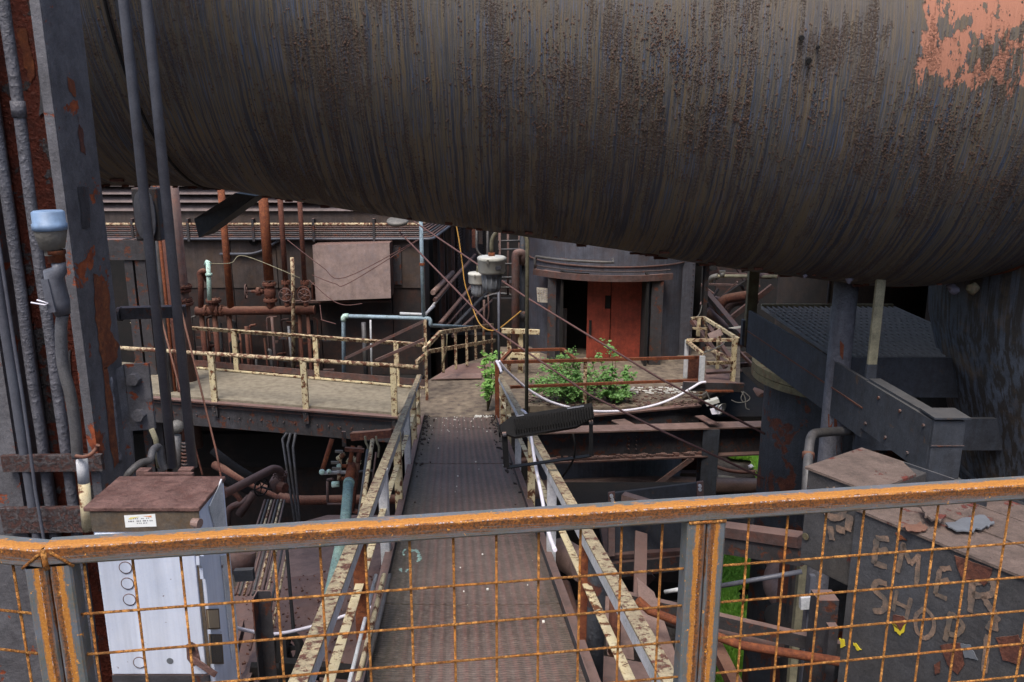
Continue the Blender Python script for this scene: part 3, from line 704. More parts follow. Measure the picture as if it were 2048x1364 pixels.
# ================================================================ LEFT BUILDING
FY = 18.0
def fx(px, py, y=FY): return aty(px, py, y)
lb = Thing('sooty_building', 'sooty brown steel clad building behind the concrete walkway, louvred at the top', 'building', (-5, FY+3, 0))
xr = fx(845, 600).x
zt = zrow(436, FY); zlo = zrow(596, FY)
lb.part('lower_wall', MB().bb((-11, FY, 0), (xr, FY+.2, zrow(745, FY))), M['walldark'])
pan = [(-11, 372), (372, 470), (470, 560), (560, 626), (626, 782), (782, 845)]
for a, b in [(300, 372), (372, 470), (470, 560), (560, 640), (640, 785), (785, 845)]:
    xa = fx(a, 600).x; xb = fx(b, 600).x
    lb.part('wall_panel', MB().bb((xa+.01, FY-.02+uni(0, .012), zrow(748, FY)), (xb-.01, FY+.15, zrow(577+uni(-3, 3), FY))), M['walldark'])
    lb.part('wall_panel', MB().bb((xa+.01, FY-.05+uni(0, .015), zrow(575, FY)), (xb-.01, FY+.15, zrow(478, FY))), M['wallsoot'])
lb.part('wall_band', MB().bb((-11, FY-.06, zrow(455, FY)), (xr, FY+.2, zrow(421, FY))), M['wallsoot'])
lb.part('wall_panel', MB().bb((-11, FY+.0, 3), (fx(300, 600).x-.05, FY+.2, zrow(478, FY))), M['black'])
# louvres under the duct
for k, (pa, pb) in enumerate(((421, 409), (404, 393), (388, 378), (372, 362), (356, 344))):
    z0, z1 = zrow(pa, FY), zrow(pb, FY)
    lb.part('louvre', MB().prism([(-11, FY-.12, z0), (-11, FY-.10, z0), (-11, FY+.12, z1+.03), (-11, FY+.10, z1+.03)], (11+fx(840, 430).x, 0, 0)), M['louvre'] if k < 4 else M['brown'])
lb.part('louvre_backing', MB().bb((-11, FY+.15, zrow(430, FY)), (xr, FY+.3, zrow(300, FY))), M['black'])
lb.part('roof', MB().bb((-11, FY+.0, zrow(300, FY)), (xr, FY+12, zrow(296, FY))), M['brown'])
# receding side wall
sxn = xr; SY1 = 31; sdx = .066
def side(y, z, off=0.): return V((sxn+sdx*(y-FY)+off, y, z))
zc_ = zrow(478, FY); zb_ = 2.5
for k in range(13):
    y0_ = FY+k*1.0; y1_ = y0_+.97
    m = MB().prism([side(y0_, zb_, uni(-.03, .02)), side(y1_, zb_, uni(-.03, .02)), side(y1_, zc_, uni(-.05, .03)), side(y0_, zc_, uni(-.05, .03))], (-.04, 0, 0))
    if k in (1, 3): continue
    lb.part('side_panel', m, M['walldark'] if k % 3 else M['wallsoot'])
lb.part('side_backing', MB().prism([side(FY, 0, -.5), side(SY1, 0, -.5), side(SY1, 9, -.5), side(FY, 9, -.5)], (-.1, 0, 0)), M['black'])
lb.part('corner_post', MB().bar(side(FY, 2, .02), side(FY, zc_, .02), .09, .09, (0, 1, 0)), M['slate'])
for i, y in enumerate((19.6, 20.6, 21.9, 22.5)):
    lb.part('side_column', MB().bar(side(y, 3, .1), side(y, zc_+.2, .06), .10, .16, (0, 1, 0)), M['brown'] if i % 2 else M['walldark'])
cor = MB()
for k in range(26):
    z = zc_-.2-k*.085
    cor.tube([side(23.0, z, .12), side(30.8, z+.0, .12)], .03, 6)
lb.part('corrugated_cladding', cor, M['walldark'], kind='stuff')
# ladder-like raking pipes along the side wall
for i, (a, b, r, mk) in enumerate((((852, 628, 17.6), (905, 563, 20.5), .03, 'whitepaint'), ((885, 660, 18.2), (975, 560, 27), .03, 'brown'), ((880, 648, 18.0), (978, 530, 28), .05, 'brown'),
        ((893, 668, 18.5), (978, 580, 27), .045, 'conduit2'), ((870, 600, 18.0), (950, 510, 25), .05, 'brown'), ((905, 672, 19), (985, 600, 27), .04, 'brown'), ((866, 585, 18), (905, 545, 21), .06, 'sheet'))):
    mm = MB().tube([at(*a), at(*b)], r, 8)
    single('service_pipe', mm, M[mk], ['thin white pipe climbing from the blue pipe foot along the dark side wall', 'thin brown pipe, second up the receding side wall', 'thick brown pipe high on the receding side wall',
        'grey pipe low on the side wall above the platform rail', 'brown pipe just behind the blue pipe corner', 'lowest brown pipe on the side wall near the lamp pole', 'short pale timber wedged at the building corner'][i], 'pipe', group='pipes on the receding side wall')
# horizontal conduit bundle on the front and round the corner
cz = [zrow(y, FY) for y in (447, 452, 456, 460, 464, 468, 472, 476)]
bundle = Thing('conduit_rack', 'bundle of eight thin parallel conduits along the sooty wall', 'conduits', (-5, FY-.15, cz[-1]))
for i, z in enumerate(cz):
    x1 = sxn+.06+.03*i
    pts = [V((-11, FY-.16, z)), V((x1, FY-.16, z)), V((x1+sdx*9+.0, FY+9, z))]
    bundle.part('conduit', MB().tube(pts, .022 if i not in (0, 7) else .032, 7, rad=.15), M[('creamrust', 'brown', 'slate', 'brown', 'conduit2', 'slate', 'brown', 'conduit')[i]])
for x in (-8.2, -7, -5.6, -4.3, -3.0): bundle.part('conduit_clamp', MB().bb((x, FY-.2, cz[-1]-.05), (x+.05, FY-.06, cz[0]+.12)), M['slate'])
# wall details
single('wall_conduit', MB().tube([fx(440, 508, FY-.1), fx(515, 508, FY-.1), fx(552, 484, FY-.1), fx(565, 478, FY-.1)], .03, 8, rad=.4), M['conduit'], 'grey conduit dipping in an S under the conduit bundle', 'conduit')
lb.part('vent_hole', MB().disc(fx(507, 482, FY-.06), (0, 1, 0), .095, .03, 20), M['black'])
lb.part('vent_hole', MB().disc(fx(508, 445, FY-.075), (0, 1, 0), .03, .02, 12), M['black'])
m = MB().bb((fx(786, 600).x, FY-.09, zrow(568, FY)), (fx(806, 600).x, FY-.055, zrow(490, FY))); lb.part('cover_strip', m, M['slate'])
# big pinkish sheet-metal box
bx = Thing('sheet_metal_box', 'large faded pinkish brown sheet box hung on the sooty wall', 'box', fx(704, 600, FY-.5))
p = [aty(625, 490, 17.4), aty(779, 486, 17.4), aty(782, 596, 17.4), aty(632, 602, 17.4)]
bx.part('front_sheet', MB().prism([q+V((0, -.01, 0)) for q in p], (0, .02, 0)), M['boxsheet'])
q = [x+V((0, .015, 0)) for x in p]; m = MB(); m.prism([lerp(x, (q[0]+q[2])/2, .01) for x in q], (0, .55, 0)); bx.part('casing', m, M['brown'])
bx.part('side_flap', MB().bb(aty(624, 600, 17.45), V(aty(630, 565, 17.7))), M['rustpipe'])
m = MB().prism([fx(566, 602, 17.8)+V((0, 0, -.0)), fx(782, 601, 17.8), fx(782, 600, FY-.05), fx(566, 600, FY-.05)], (0, 0, -.05)); lb.part('shadow_ledge', m, M['brown'])

# red pipework manifold in front of the wall
MY = 17.2
man = Thing('pipe_manifold', 'rust red horizontal pipe with flanged risers and valves before the wall', 'pipework', aty(500, 640, MY))
man.part('header', MB().tube([aty(392, 622, MY), aty(628, 620, MY)], .095, 16), M['rustpipe'])
man.part('end_cap', MB().disc(aty(629, 620, MY), (1, 0, 0), .10, .02, 16), M['rustpipe'])
man.part('elbow', MB().tube([aty(402, 625, MY), aty(402, 560, MY), aty(398, 545, MY), aty(409, 541, MY), aty(414, 560, MY+.2)], .06, 12, rad=.1), M['rustpipe'])
def flange(th, c, r, h=.05, ax=(0, 0, 1), mat='rustpipe', bolts=8):
    f = th.part('flange', MB().disc(c, ax, r, h, 20), M[mat])
    b = MB(); z = V(ax).normalized(); x = (V((0, 1, 0)) if abs(z.y) < .9 else V((1, 0, 0))); x = (x-z*x.dot(z)).normalized(); y = z.cross(x)
    for k in range(bolts):
        a = 2*math.pi*k/bolts; b.box(V(c)+(x*math.cos(a)+y*math.sin(a))*r*.8+z*0, (.03, .03, h+.05), (x, y, z))
    th.part('bolts', b, M[mat], parent=f, kind='stuff')
for px, w, ptop, pbot, mk in ((457, .072, 430, 622, 'rustorange'), (538, .10, 395, 560, 'rustorange'), (571, .055, 400, 565, 'rustpipe'), (609, .05, 405, 562, 'rustpipe')):
    x = aty(px, 560, MY).x
    man.part('riser', MB().tube([V((x, MY, zrow(pbot, MY))), V((x, MY, zrow(350, MY)))], w, 14), M[mk])
for px, r in ((538, .145), (571, .095), (609, .09)):
    x = aty(px, 560, MY).x
    for y_ in (568, 600): flange(man, (x, MY, zrow(y_ if px == 538 else y_-3, MY)), r)
    man.part('valve_body', MB().lathe([(r*.5, zrow(598, MY)), (r*.85, zrow(590, MY)), (r*.85, zrow(578, MY)), (r*.5, zrow(570, MY))], (x, MY, 0), seg=14), M['rustpipe'])
    man.part('spool', MB().tube([(x, MY, zrow(600, MY)), (x, MY, zrow(618, MY))], r*.6, 12), M['rustpipe'])
for px, py in ((436, 621), (412, 621), (443, 621)): flange(man, aty(px, py, MY), .125, .04, (1, 0, 0))
man.part('tee', MB().tube([aty(427, 625, MY), aty(427, 600, MY)], .10, 14), M['rustpipe']); flange(man, aty(427, 601, MY), .16)
def handwheel(th, c, ax, r, mat):
    c = V(c); z = V(ax).normalized(); x = V((0, 0, 1)); x = (x-z*x.dot(z)).normalized(); y = z.cross(x)
    ring = [c+(x*math.cos(a)+y*math.sin(a))*r for a in [2*math.pi*k/24 for k in range(25)]]
    m = MB().tube(ring, r*.09, 6, cap=False)
    for k in range(5):
        a = 2*math.pi*k/5+.3; m.tube([c, c+(x*math.cos(a)+y*math.sin(a))*r], r*.06, 5)
    m.ball(c, r*.18, 8, 5); w = th.part('handwheel', m, M[mat])
    th.part('valve_stem', MB().tube([c, c+z*r*1.6], r*.12, 8), M[mat])
x5 = MY-.35
handwheel(man, aty(571, 590, x5), (0, 1, 0), .135, 'brown'); handwheel(man, aty(609, 591, x5), (0, 1, 0), .135, 'brown'); handwheel(man, aty(607, 585, MY-.1), (0, 1, 0), .13, 'rustpipe')
handwheel(man, aty(492, 583, MY), (1, .15, 0), .15, 'brown')
man.part('bonnet', MB().tube([aty(503, 583, MY), aty(527, 583, MY)], [.03, .05], 8), M['rustpipe']); flange(man, aty(517, 583, MY), .09, .05, (1, 0, 0))
for px in (402, 428, 457, 598, 615): # legs below the header
    x = aty(px, 640, MY).x; man.part('leg_pipe', MB().tube([(x, MY+.05, zrow(625, MY)), (x, MY+.05, PZ-1.2)], .055 if px < 500 else .04, 10), M['rustpipe'])
for i, (px, wt, mk, y0_, y1_) in enumerate(((418, .045, 'mint', 525, 600), (586, .04, 'creamrust', 515, 750))):
    single('small_pipe', MB().tube([aty(px-2, y0_, 16.9), aty(px, y0_+40, 16.9), aty(px+1, y1_, 16.9)], wt, 10), M[mk],
           ['short mint white pipe with an elbow standing on the red manifold', 'thin cream and orange rusted pipe standing between the two handwheels'][i], 'pipe')
single('small_pipe', MB().tube([aty(420, 528, 16.9), aty(414, 524, 16.95), aty(412, 530, 17.05)], .045, 10).lathe([(.05, zrow(552, 16.9)), (.07, zrow(551, 16.9)), (.07, zrow(547, 16.9)), (.05, zrow(546, 16.9))], (aty(418, 550, 16.9).x, 16.9, 0)), M['mint'], 'mint white elbow and collar capping the short mint pipe', 'pipe')
# tall pipes left of the manifold, close behind the grey pair
tp = Thing('flanged_pipe', 'thick dusty brown vertical pipe with two flanges behind the right grey conduit', 'pipe', aty(362, 700, 15.5))
x = aty(362, 560, 15.5).x
tp.part('pipe', MB().tube([(x, 15.5, 4), (x, 15.5, 9.5)], .115, 16), M['brown'])
for y_ in (573, 580, 600, 607): flange(tp, (x+.02, 15.5, zrow(y_, 15.5)), .17 if y_ in (573, 607) else .15, .04, bolts=10)
for i, (px, r, mk) in enumerate(((318, .07, 'conduit2'), (341, .075, 'rustpipe'), (328, .03, 'rustorange'))):
    x = aty(px, 560, 14.8).x
    single('vertical_pipe', MB().tube([(x, 14.8, 4), (x, 14.8, 9.6)], r, 12), M[mk], ['grey vertical conduit between the grey pair, far side', 'brown vertical pipe hard behind the right grey conduit', 'thin orange rusted pipe between the grey pair, far side'][i], 'pipe')
# oval-covered junction box
jb = Thing('junction_box', 'grey box with oval cast cover hanging behind the left grey conduit', 'junction box', aty(290, 500, 11))
p0_ = aty(272, 482, 11); p1_ = aty(312, 376, 11)
jb.part('box', MB().bb((p0_.x, 11, p0_.z), (p1_.x, 11.25, p1_.z)), M['slate'], bevel=.02)
ov = [V((0, 0, 0))]
cx_, cz_ = (p0_.x+p1_.x)/2, (p0_.z+p1_.z)/2; ww, hh = (p1_.x-p0_.x)*.40, (p1_.z-p0_.z)*.46
op = [V((cx_+ww*math.copysign(abs(math.cos(a))**.7, math.cos(a)), 10.99, cz_+hh*math.copysign(abs(math.sin(a))**.8, math.sin(a)))) for a in [2*math.pi*k/28 for k in range(28)]]
jb.part('oval_cover', MB().prism(op, (0, -.03, 0)), M['conduit'])
jb.part('stub_pipe', MB().tube([(cx_, 11.1, p0_.z), (cx_, 11.1, PZ-.4)], .04, 10), M['conduit2']); jb.part('stub_pipe', MB().tube([(cx_, 11.1, p1_.z), (cx_, 11.1, 9.8)], .05, 10), M['rustpipe'])
jb.part('top_hub', MB().bb((cx_-.14, 10.95, zrow(355, 11)), (cx_+.12, 11.2, zrow(330, 11))), M['conduit'])
# sloping chute plate under the duct
ch = MB(); cpts = [(388, 438, 9.0), (470, 386, 8.5), (512, 392, 8.5), (398, 476, 9.0)]
ch.prism([at(*c) for c in cpts], (0, .5, 0)); single('sloping_chute', ch, M['bluegirder'], 'dark blue grey raking plate girder under the left of the duct', 'girder')
# tall dark frame at far left with doorway
fr2 = Thing('column_frame', 'dark steel post frame beside a black doorway, left behind the grey pair', 'frame', aty(290, 700, 16))
for px, w in ((265, .16), (288, .2)):
    x = aty(px, 560, 16).x; fr2.part('post', MB().bb((x-w/2, 15.9, 3), (x+w/2, 16.1, zrow(478, 16))), M['slate'])
fr2.part('lintel', MB().bb((-9, 15.86, zrow(518, 16)), (aty(300, 500, 16).x, 16.1, zrow(478, 16))), M['slate'])
fr2.part('flaked_patch', MB().prism([aty(240, 500, 15.87), aty(252, 510, 15.87), aty(250, 520, 15.87), aty(243, 513, 15.87)], (0, .01, 0)), M['yellowgrey'])
ba = Thing('tie_beam', 'dark round-ended tie beam reaching from the near column behind the grey pair', 'beam', aty(300, 640, 9))
ba.part('beam', MB().bar(aty(240, 626, 9), aty(372, 622, 9.2), .12, .13), M['slate']); ba.part('end_plate', MB().disc(aty(240, 628, 8.98), (1, 0, .0), .08, .04, 12), M['slate'])
single('wall_lamp', MB().lathe([(0, .03), (.2, .03), (.22, 0), (.2, -.05), (0, -.05)], aty(795, 442, 16.5), (0, -.25, 1)), M['alu'], 'round grey wall lamp tucked under the duct above the blue pipe', 'lamp')
# blue pipes
x = aty(845, 560, 16.6).x
bp = Thing('blue_pipe', 'pale blue and orange stained vertical pipe at the building corner', 'pipe', (x, 16.6, PZ))
bp.part('pipe', MB().tube([(x, 16.6, zrow(632, 16.6)), (x, 16.6, 8.9)], .04, 10), M['bluepaint'])
bp.part('coupling', MB().disc((x, 16.6, zrow(528, 16.6)), (0, 0, 1), .06, .05, 12), M['rustorange'])
bp.part('foot_pipe', MB().tube([aty(800, 627, 16.6), aty(850, 629, 16.6), aty(868, 612, 17.2)], .03, 8, rad=.1), M['whitepaint'])
bq = Thing('blue_pipe', 'pale blue pipe bent over and running sideways behind the walkway rail', 'pipe', aty(687, 760, 16.6))
bq.part('pipe', MB().tube([aty(688, 765, 16.6), aty(687, 632, 16.6), aty(861, 637, 16.6), aty(861, 651, 16.6), aty(948, 655, 19)], .042, 10, rad=.09), M['bluepaint'])
bq.part('elbow', MB().tube([aty(687, 642, 16.6), aty(687, 632, 16.6), aty(697, 632, 16.6)], .055, 10, rad=.08), M['mint'])
single('small_pipe', MB().tube([aty(741, 640, 16.9), aty(744, 765, 16.9)], .02, 8), M['whitepaint'], 'thin pale pipe rising behind the walkway rail beside the blue pipe', 'pipe')
single('small_pipe', MB().tube([aty(727, 645, 17.3), aty(733, 765, 17.3)], .05, 8), M['conduit2'], 'grey stub pipe behind the walkway rail, right of the blue one', 'pipe')
# clutter of hoses and short pipes between walkway and wall
junk = Thing('pipe_clutter', 'tangle of small dark rusty pipes and broken brackets behind the walkway rail', 'pipework', aty(480, 740, 17.5))
random.seed(21)
for k in range(34):
    px = uni(375, 640); t1_ = uni(632, 720); x = aty(px, 700, uni(16.9, 17.7)); y_ = x.y
    m = MB().tube([V((x.x, y_, PZ-.9)), V((x.x+uni(-.06, .06), y_, zrow(t1_, y_)))]+([V((x.x+uni(-.25, .25), y_, zrow(t1_, y_)+.02))] if rnd() < .4 else []), uni(.012, .04), 7, rad=.06)
    junk.part('small_pipe', m, M[random.choice(['rustpipe', 'brown', 'black', 'conduit2', 'rustpipe'])])
for k in range(18):
    c = aty(uni(375, 660), uni(660, 745), uni(17.2, 17.8)); junk.part('bracket', MB().box(c, (uni(.05, .25), .04, uni(.03, .1))), M[random.choice(['brown', 'slate', 'rustpipe'])])

# ================================================================ SILO WITH CANOPY AND RED DOOR
sc_ = V((2.22, 18.6, 0)); SR = 1.83
silo = Thing('silo', 'round sooty steel tower with a curved canopy over its doorway', 'silo', (sc_.x, sc_.y, 0))
bear = math.atan2(-sc_.y, -sc_.x)
def siloang(px):      # lathe angle of the front surface point seen in column px (lathe x axis = +X)
    u = (px-1024)/FP; d = V((u*1.0, 1.0, 0)); d.y = cp+.02*sp; d.normalize()
    b = d.x*sc_.x+d.y*sc_.y; h = math.sqrt(max(0, SR*SR-(sc_.x**2+sc_.y**2-b*b))); p = d*(b-h)
    return math.atan2(p.y-sc_.y, p.x-sc_.x)
aL, aR = siloang(1122), siloang(1288)
def lath(prof, a0, a1, seg, r_=None): 
    m = MB(); b = 0
    for r, z in prof:
        for k in range(seg+1):
            a = a0+(a1-a0)*k/seg; m.v.append(V((sc_.x+r*math.cos(a), sc_.y+r*math.sin(a), z)))
    for i in range(len(prof)-1):
        for k in range(seg): A = i*(seg+1)+k; B = A+seg+1; m.face((A, A+1, B+1, B), True)
    return m
ztop = zrow(552, 17.0)
silo.part('shell', lath([(SR, 0), (SR, 11)], aR, aL+2*math.pi, 60), M['silo'])
silo.part('shell_above_door', lath([(SR, ztop+.02), (SR, 11)], aL, aR, 16), M['silo'])
silo.part('shell_below_door', lath([(SR, 0), (SR, PZ)], aL, aR, 16), M['silo'])
silo.part('weld_ring', lath([(SR+.012, zrow(533, 17)), (SR+.03, zrow(531, 17)), (SR+.012, zrow(529, 17))], aL-1.2, aR+1.2, 40), M['brown'])
def cyl(px, r): a = siloang(px); return V((sc_.x+r*math.cos(a), sc_.y+r*math.sin(a), 0))
can = Thing('door_canopy', 'curved rusty canopy ring on two posts round the red doorway of the silo', 'canopy', cyl(1200, 2.0)+V((0, 0, PZ)))
cx0, cx1 = siloang(1092)-.02, siloang(1318)+.02
for nm, r0, r1, z0, z1, mk in (('canopy_plate', SR+.0, SR+.30, ztop+.03, ztop+.05, 'brown'), ('canopy_lip', SR+.30, SR+.33, ztop-.03, ztop+.10, 'brown'), ('upper_bead', SR+.22, SR+.25, ztop+.14, ztop+.17, 'slate')):
    a0, a1 = cx0, cx1; m = lath([(r0, z0), (r1, z0), (r1, z1), (r0, z1), (r0, z0)], a0, a1, 30)
    for q in range(len(m.sm)): m.sm[q] = False
    can.part(nm, m, M[mk])
for px, w in ((1116, .17), (1300, .24)):
    p = cyl(px, SR+.22); p.z = 0
    can.part('post', MB().bb((p.x-w/2, p.y-.06, PZ), (p.x+w/2, p.y+.12, ztop-.0)), M['slate'])
# alcove
pa, pb = cyl(1124, SR), cyl(1286, SR)
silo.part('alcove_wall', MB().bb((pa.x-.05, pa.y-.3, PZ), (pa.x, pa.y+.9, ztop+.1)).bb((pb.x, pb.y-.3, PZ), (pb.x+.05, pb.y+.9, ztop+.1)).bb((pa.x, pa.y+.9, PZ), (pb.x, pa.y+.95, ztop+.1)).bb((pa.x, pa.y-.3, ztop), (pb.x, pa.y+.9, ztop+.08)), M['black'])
dY = 17.15
xa, xm, xb = aty(1175, 600, dY).x, aty(1222, 600, dY).x, aty(1284, 600, dY).x
rd = Thing('red_door', 'pair of red oxide painted steel doors standing half open in the silo', 'door', ((xa+xb)/2, dY, PZ))
zd = zrow(561, dY)
wx0, wx1 = aty(1210, 600, dY).x, aty(1222, 600, dY).x; wz0, wz1 = zrow(618, dY), zrow(591, dY)
rd.part('door_leaf', MB().bb((xa, dY, PZ+.02), (wx0, dY+.05, zd)).bb((wx0, dY+.001, PZ+.02), (xm-.01, dY+.049, wz0)).bb((wx0, dY+.001, wz1), (xm-.01, dY+.049, zd)), M['reddoor'])
rd.part('door_leaf', MB().bb((xm+.01, dY+.02, PZ+.02), (xb, dY+.07, zd)), M['reddoor'])
rd.part('window_pane', MB().bb((wx0+.005, dY+.02, wz0+.005), (xm-.015, dY+.03, wz1-.005)), M['black'])
rd.part('handle', MB().bb((aty(1179, 600, dY).x, dY-.04, zrow(672, dY)), (aty(1184, 600, dY).x, dY-.002, zrow(640, dY))), M['black'])
rd.part('hinge', MB().bb((xb+.01, dY-.03, zrow(640, dY)), (xb+.04, dY+.02, zrow(612, dY))), M['alu'])
xg = aty(1135, 600, dY).x
silo.part('inner_jamb', MB().bb((aty(1125, 600, dY).x, dY+.1, PZ), (xg, dY+.15, zrow(620, dY))), M['slate'])
# handrail arc above the canopy
a0, a1 = siloang(1092), siloang(1222)
arc = [V((sc_.x+(SR+.28)*math.cos(a0+(a1-a0)*k/12), sc_.y+(SR+.28)*math.sin(a0+(a1-a0)*k/12), ztop+.36)) for k in range(13)]
arc = [arc[0]+V((-.02, 0, -.26)), arc[0]+V((-.03, 0, -.1))]+arc[0:]+[arc[-1]+V((.0, .1, .06))]
single('bent_pipe', MB().tube(arc, .03, 8), M['conduit2'], 'thin bent grey pipe looped above the left of the canopy, leaves caught on it', 'pipe')
lf = MB()
for k in range(60):
    a = a0+(a1-a0)*uni(.35, .85); c = V((sc_.x+(SR+.26)*math.cos(a), sc_.y+(SR+.26)*math.sin(a), ztop+.39)); lf.box(c, (uni(.01, .04), .015, .012))
single('leaf_litter', lf, M['brown'], 'dead leaves caught on the bent pipe above the canopy', 'leaves', kind='stuff')
sg = Thing('rusty_sign', 'small white sign stained with rust beside the silo doorway', 'sign', cyl(1090, SR+.04)+V((0, 0, zrow(605, 17))))
p = [aty(1073, 575, 17.25), aty(1106, 578, 17.15), aty(1107, 606, 17.15), aty(1075, 604, 17.25)]
sg.part('plate', MB().prism(p, (0, .02, 0)), M['sign'])
ln = MB()
for r in range(5):
    for k in range(5):
        if rnd() < .75: q = lerp(lerp(p[0], p[1], .12+.17*k), lerp(p[3], p[2], .12+.17*k), .16+.15*r); ln.box(q+V((0, -.012, 0)), (uni(.025, .045), .004, .014))
sg.part('faded_lettering', ln, M['ink'], kind='stuff')
# flat riveted fin on the right of the silo and the sheet cabin next to it
fin = Thing('riveted_panel', 'flat sooty riveted steel panel on the right side of the round tower', 'panel', aty(1350, 740, 17.6))
f0, f1 = aty(1314, 600, 17.45), aty(1384, 600, 17.6)
fin.part('sheet', MB().bb((f0.x, 17.45, PZ-.6), (f1.x, 17.6, zrow(512, 17.5))), M['silo'])
rb = MB()
for k in range(22): rb.ball((f1.x-.04, 17.44, zrow(516, 17.5)-k*.12), .014, 6, 4)
fin.part('rivets', rb, M['slate'], kind='stuff')
fin.part('top_flashing', MB().bb((f0.x, 17.4, zrow(512, 17.5)), (f1.x+.5, 17.7, zrow(509, 17.5))), M['sheet'])
fin.part('conduit', MB().tube([aty(1318, 508, 17.3), aty(1318, 570, 17.3), aty(1313, 600, 17.3)], .02, 8, rad=.1), M['slate'])
fin.part('rust_bloom', MB().prism([aty(px, py, 17.44) for px, py in ((1343, 598), (1352, 590), (1356, 605), (1351, 622), (1345, 615))], (0, .004, 0)), M['rustorange'])
cab2 = Thing('doorframe', 'narrow dark doorway with slate jambs right of the round tower', 'doorway', aty(1400, 740, 17.9))
cab2.part('jamb', MB().bb((aty(1405, 600, 17.8).x, 17.7, PZ-.5), (aty(1413, 600, 17.8).x, 17.9, zrow(530, 17.8))), M['slate'])
cab2.part('lintel', MB().bb((f1.x, 17.7, zrow(530, 17.8)), (aty(1413, 600, 17.8).x, 17.9, zrow(517, 17.8))), M['slate'])
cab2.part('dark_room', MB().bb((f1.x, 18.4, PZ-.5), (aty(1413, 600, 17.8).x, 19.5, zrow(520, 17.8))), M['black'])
single('loose_wire', MB().tube(smooth_path([aty(1404, 610, 17.6), aty(1400, 625, 17.5), aty(1394, 634, 17.4), aty(1390, 637, 17.3)]), .012, 6), M['alu'], 'thin grey wire hanging in the narrow dark doorway', 'wire')

# right platform with its rails
rp = [atz(1000, 835, PZ), atz(1060, 812, PZ), atz(1240, 815, PZ), atz(1398, 800, PZ), atz(1480, 765, PZ), V((aty(1480, 700, 18.2).x, 18.2, PZ)), V((aty(1000, 700, 18.2).x, 18.2, PZ)), atz(990, 775, PZ)]
struct('right_platform_floor', MB().prism(rp, (0, 0, -.12)), M['gravel'])
edge = Thing('edge_girder', 'dark riveted girder under the near edge of the right platform', 'girder', rp[2]-V((0, 0, .8)))
edge.part('web', MB().bar(rp[0]+V((.1, -.05, -.32)), rp[3]+V((0, -.05, -.32)), .03, .42), M['slate'])
edge.part('flange', MB().bar(rp[0]+V((.1, -.08, -.07)), rp[3]+V((0, -.08, -.07)), .14, .03), M['brown'])
rb = MB()
for k in range(14): rb.ball(lerp(rp[0], rp[3], (k+.5)/14)+V((0, -.075, -.36)), .016, 6, 4)
edge.part('rivets', rb, M['slate'], kind='stuff')
pr = Thing('handrail', 'rusty near handrail of the right platform with the young shrub behind it', 'handrail', rp[2], 'cream painted handrails round the gangway and platforms')
nY = 14.3
A, B, Cc = at(994, 722, 13.6), at(1175, 718, 14.4), at(1405, 712, 14.9)
for a, b in ((A, B), (B, Cc)): pr.part('top_rail', MB().angle(a, b, .05, .05, .008), M['rustorange'])
A2, B2, C2 = at(1020, 772, 13.7), at(1175, 766, 14.4), at(1405, 758, 14.9)
for a, b in ((A2, B2), (B2, C2)): pr.part('mid_rail', MB().angle(a, b, .045, .045, .008), M['rustorange'])
for px, t, y1_, mk in ((1171, 14.4, 812, 'creamrust'), (1405, 14.9, 800, 'creamrust')):
    q = at(px, 716, t); pr.part('post', MB().bar((q.x, q.y, zrow(y1_, q.y)), (q.x, q.y, q.z), .06, .06, (0, 1, 0)), M[mk])
pr.part('corner_post', MB().bar(V((A.x, A.y, PZ-.2)), A, .07, .07, (0, 1, 0)), M['rustorange'])
for a, b in (((1000, 722, 13.8), (1022, 699, 15.2)), ((1022, 699, 15.2), (1126, 696, 15.6)), ((1126, 696, 15.6), (1150, 716, 14.5))):
    pr.part('return_rail', MB().angle(at(*a), at(*b), .05, .05, .008), M['rustorange'])
q = at(1122, 697, 15.6); pr.part('post', MB().bar((q.x, q.y, PZ), q, .04, .04, (0, 1, 0)), M['rustorange'])
# short heavy white/rust guard before the dark doorway
gd = Thing('guard_rail', 'short heavy guard of flaking cream channel before the dark doorway', 'guard rail', at(1040, 740, 16.6))
for py in (662, 710): gd.part('rail', MB().bar(at(1003, py-1, 16.4), at(1079, py+2, 16.4), .08, .09), M['cream'])
for px, mk in ((1018, 'creamrust'), (1041, 'cream')):
    q = at(px, 664, 16.5); gd.part('post', MB().bar((q.x, q.y, PZ), (q.x, q.y, q.z), .08 if px == 1018 else .1, .06, (0, 1, 0)), M[mk])
# stair landing cage at the right end
cg = Thing('landing_cage', 'small cage of cream and rust angle rails round the landing right of the silo', 'handrail', at(1430, 770, 15), 'cream painted handrails round the gangway and platforms')
def L3(a, b, mk='creamrust', w=.055): cg.part('rail', MB().angle(at(*a), at(*b), w, w, .01), M[mk])
L3((1383, 635, 16.6), (1408, 633, 16.8)); L3((1408, 633, 16.8), (1477, 676, 14.9), 'cream'); L3((1374, 678, 15.2), (1477, 677, 14.9)); L3((1374, 680, 15.2), (1408, 707, 14.3)); L3((1408, 633, 16.8), (1415, 652, 16.8))
L3((1414, 693, 15.8), (1465, 717, 15.0), 'creamrust'); L3((1412, 724, 14.6), (1465, 722, 15)); L3((1412, 745, 14.8), (1462, 742, 15), 'brown', .04); L3((1385, 655, 16.6), (1413, 656, 16.7), 'creamrust', .04)
for px, y0_, y1_, t, mk, w in ((1470, 678, 763, 14.9, 'cream', .09), (1398, 636, 672, 16.7, 'cream', .07), (1439, 658, 738, 15.8, 'cream', .065), (1374, 680, 755, 15.2, 'whitepaint', .07), (1405, 712, 765, 14.3, 'whitepaint', .09), (1413, 655, 675, 16.8, 'creamrust', .05)):
    q = at(px, y0_, t); cg.part('post', MB().bar((q.x, q.y, zrow(y1_, q.y)), q, w, .05, (0, 1, 0)), M[mk])
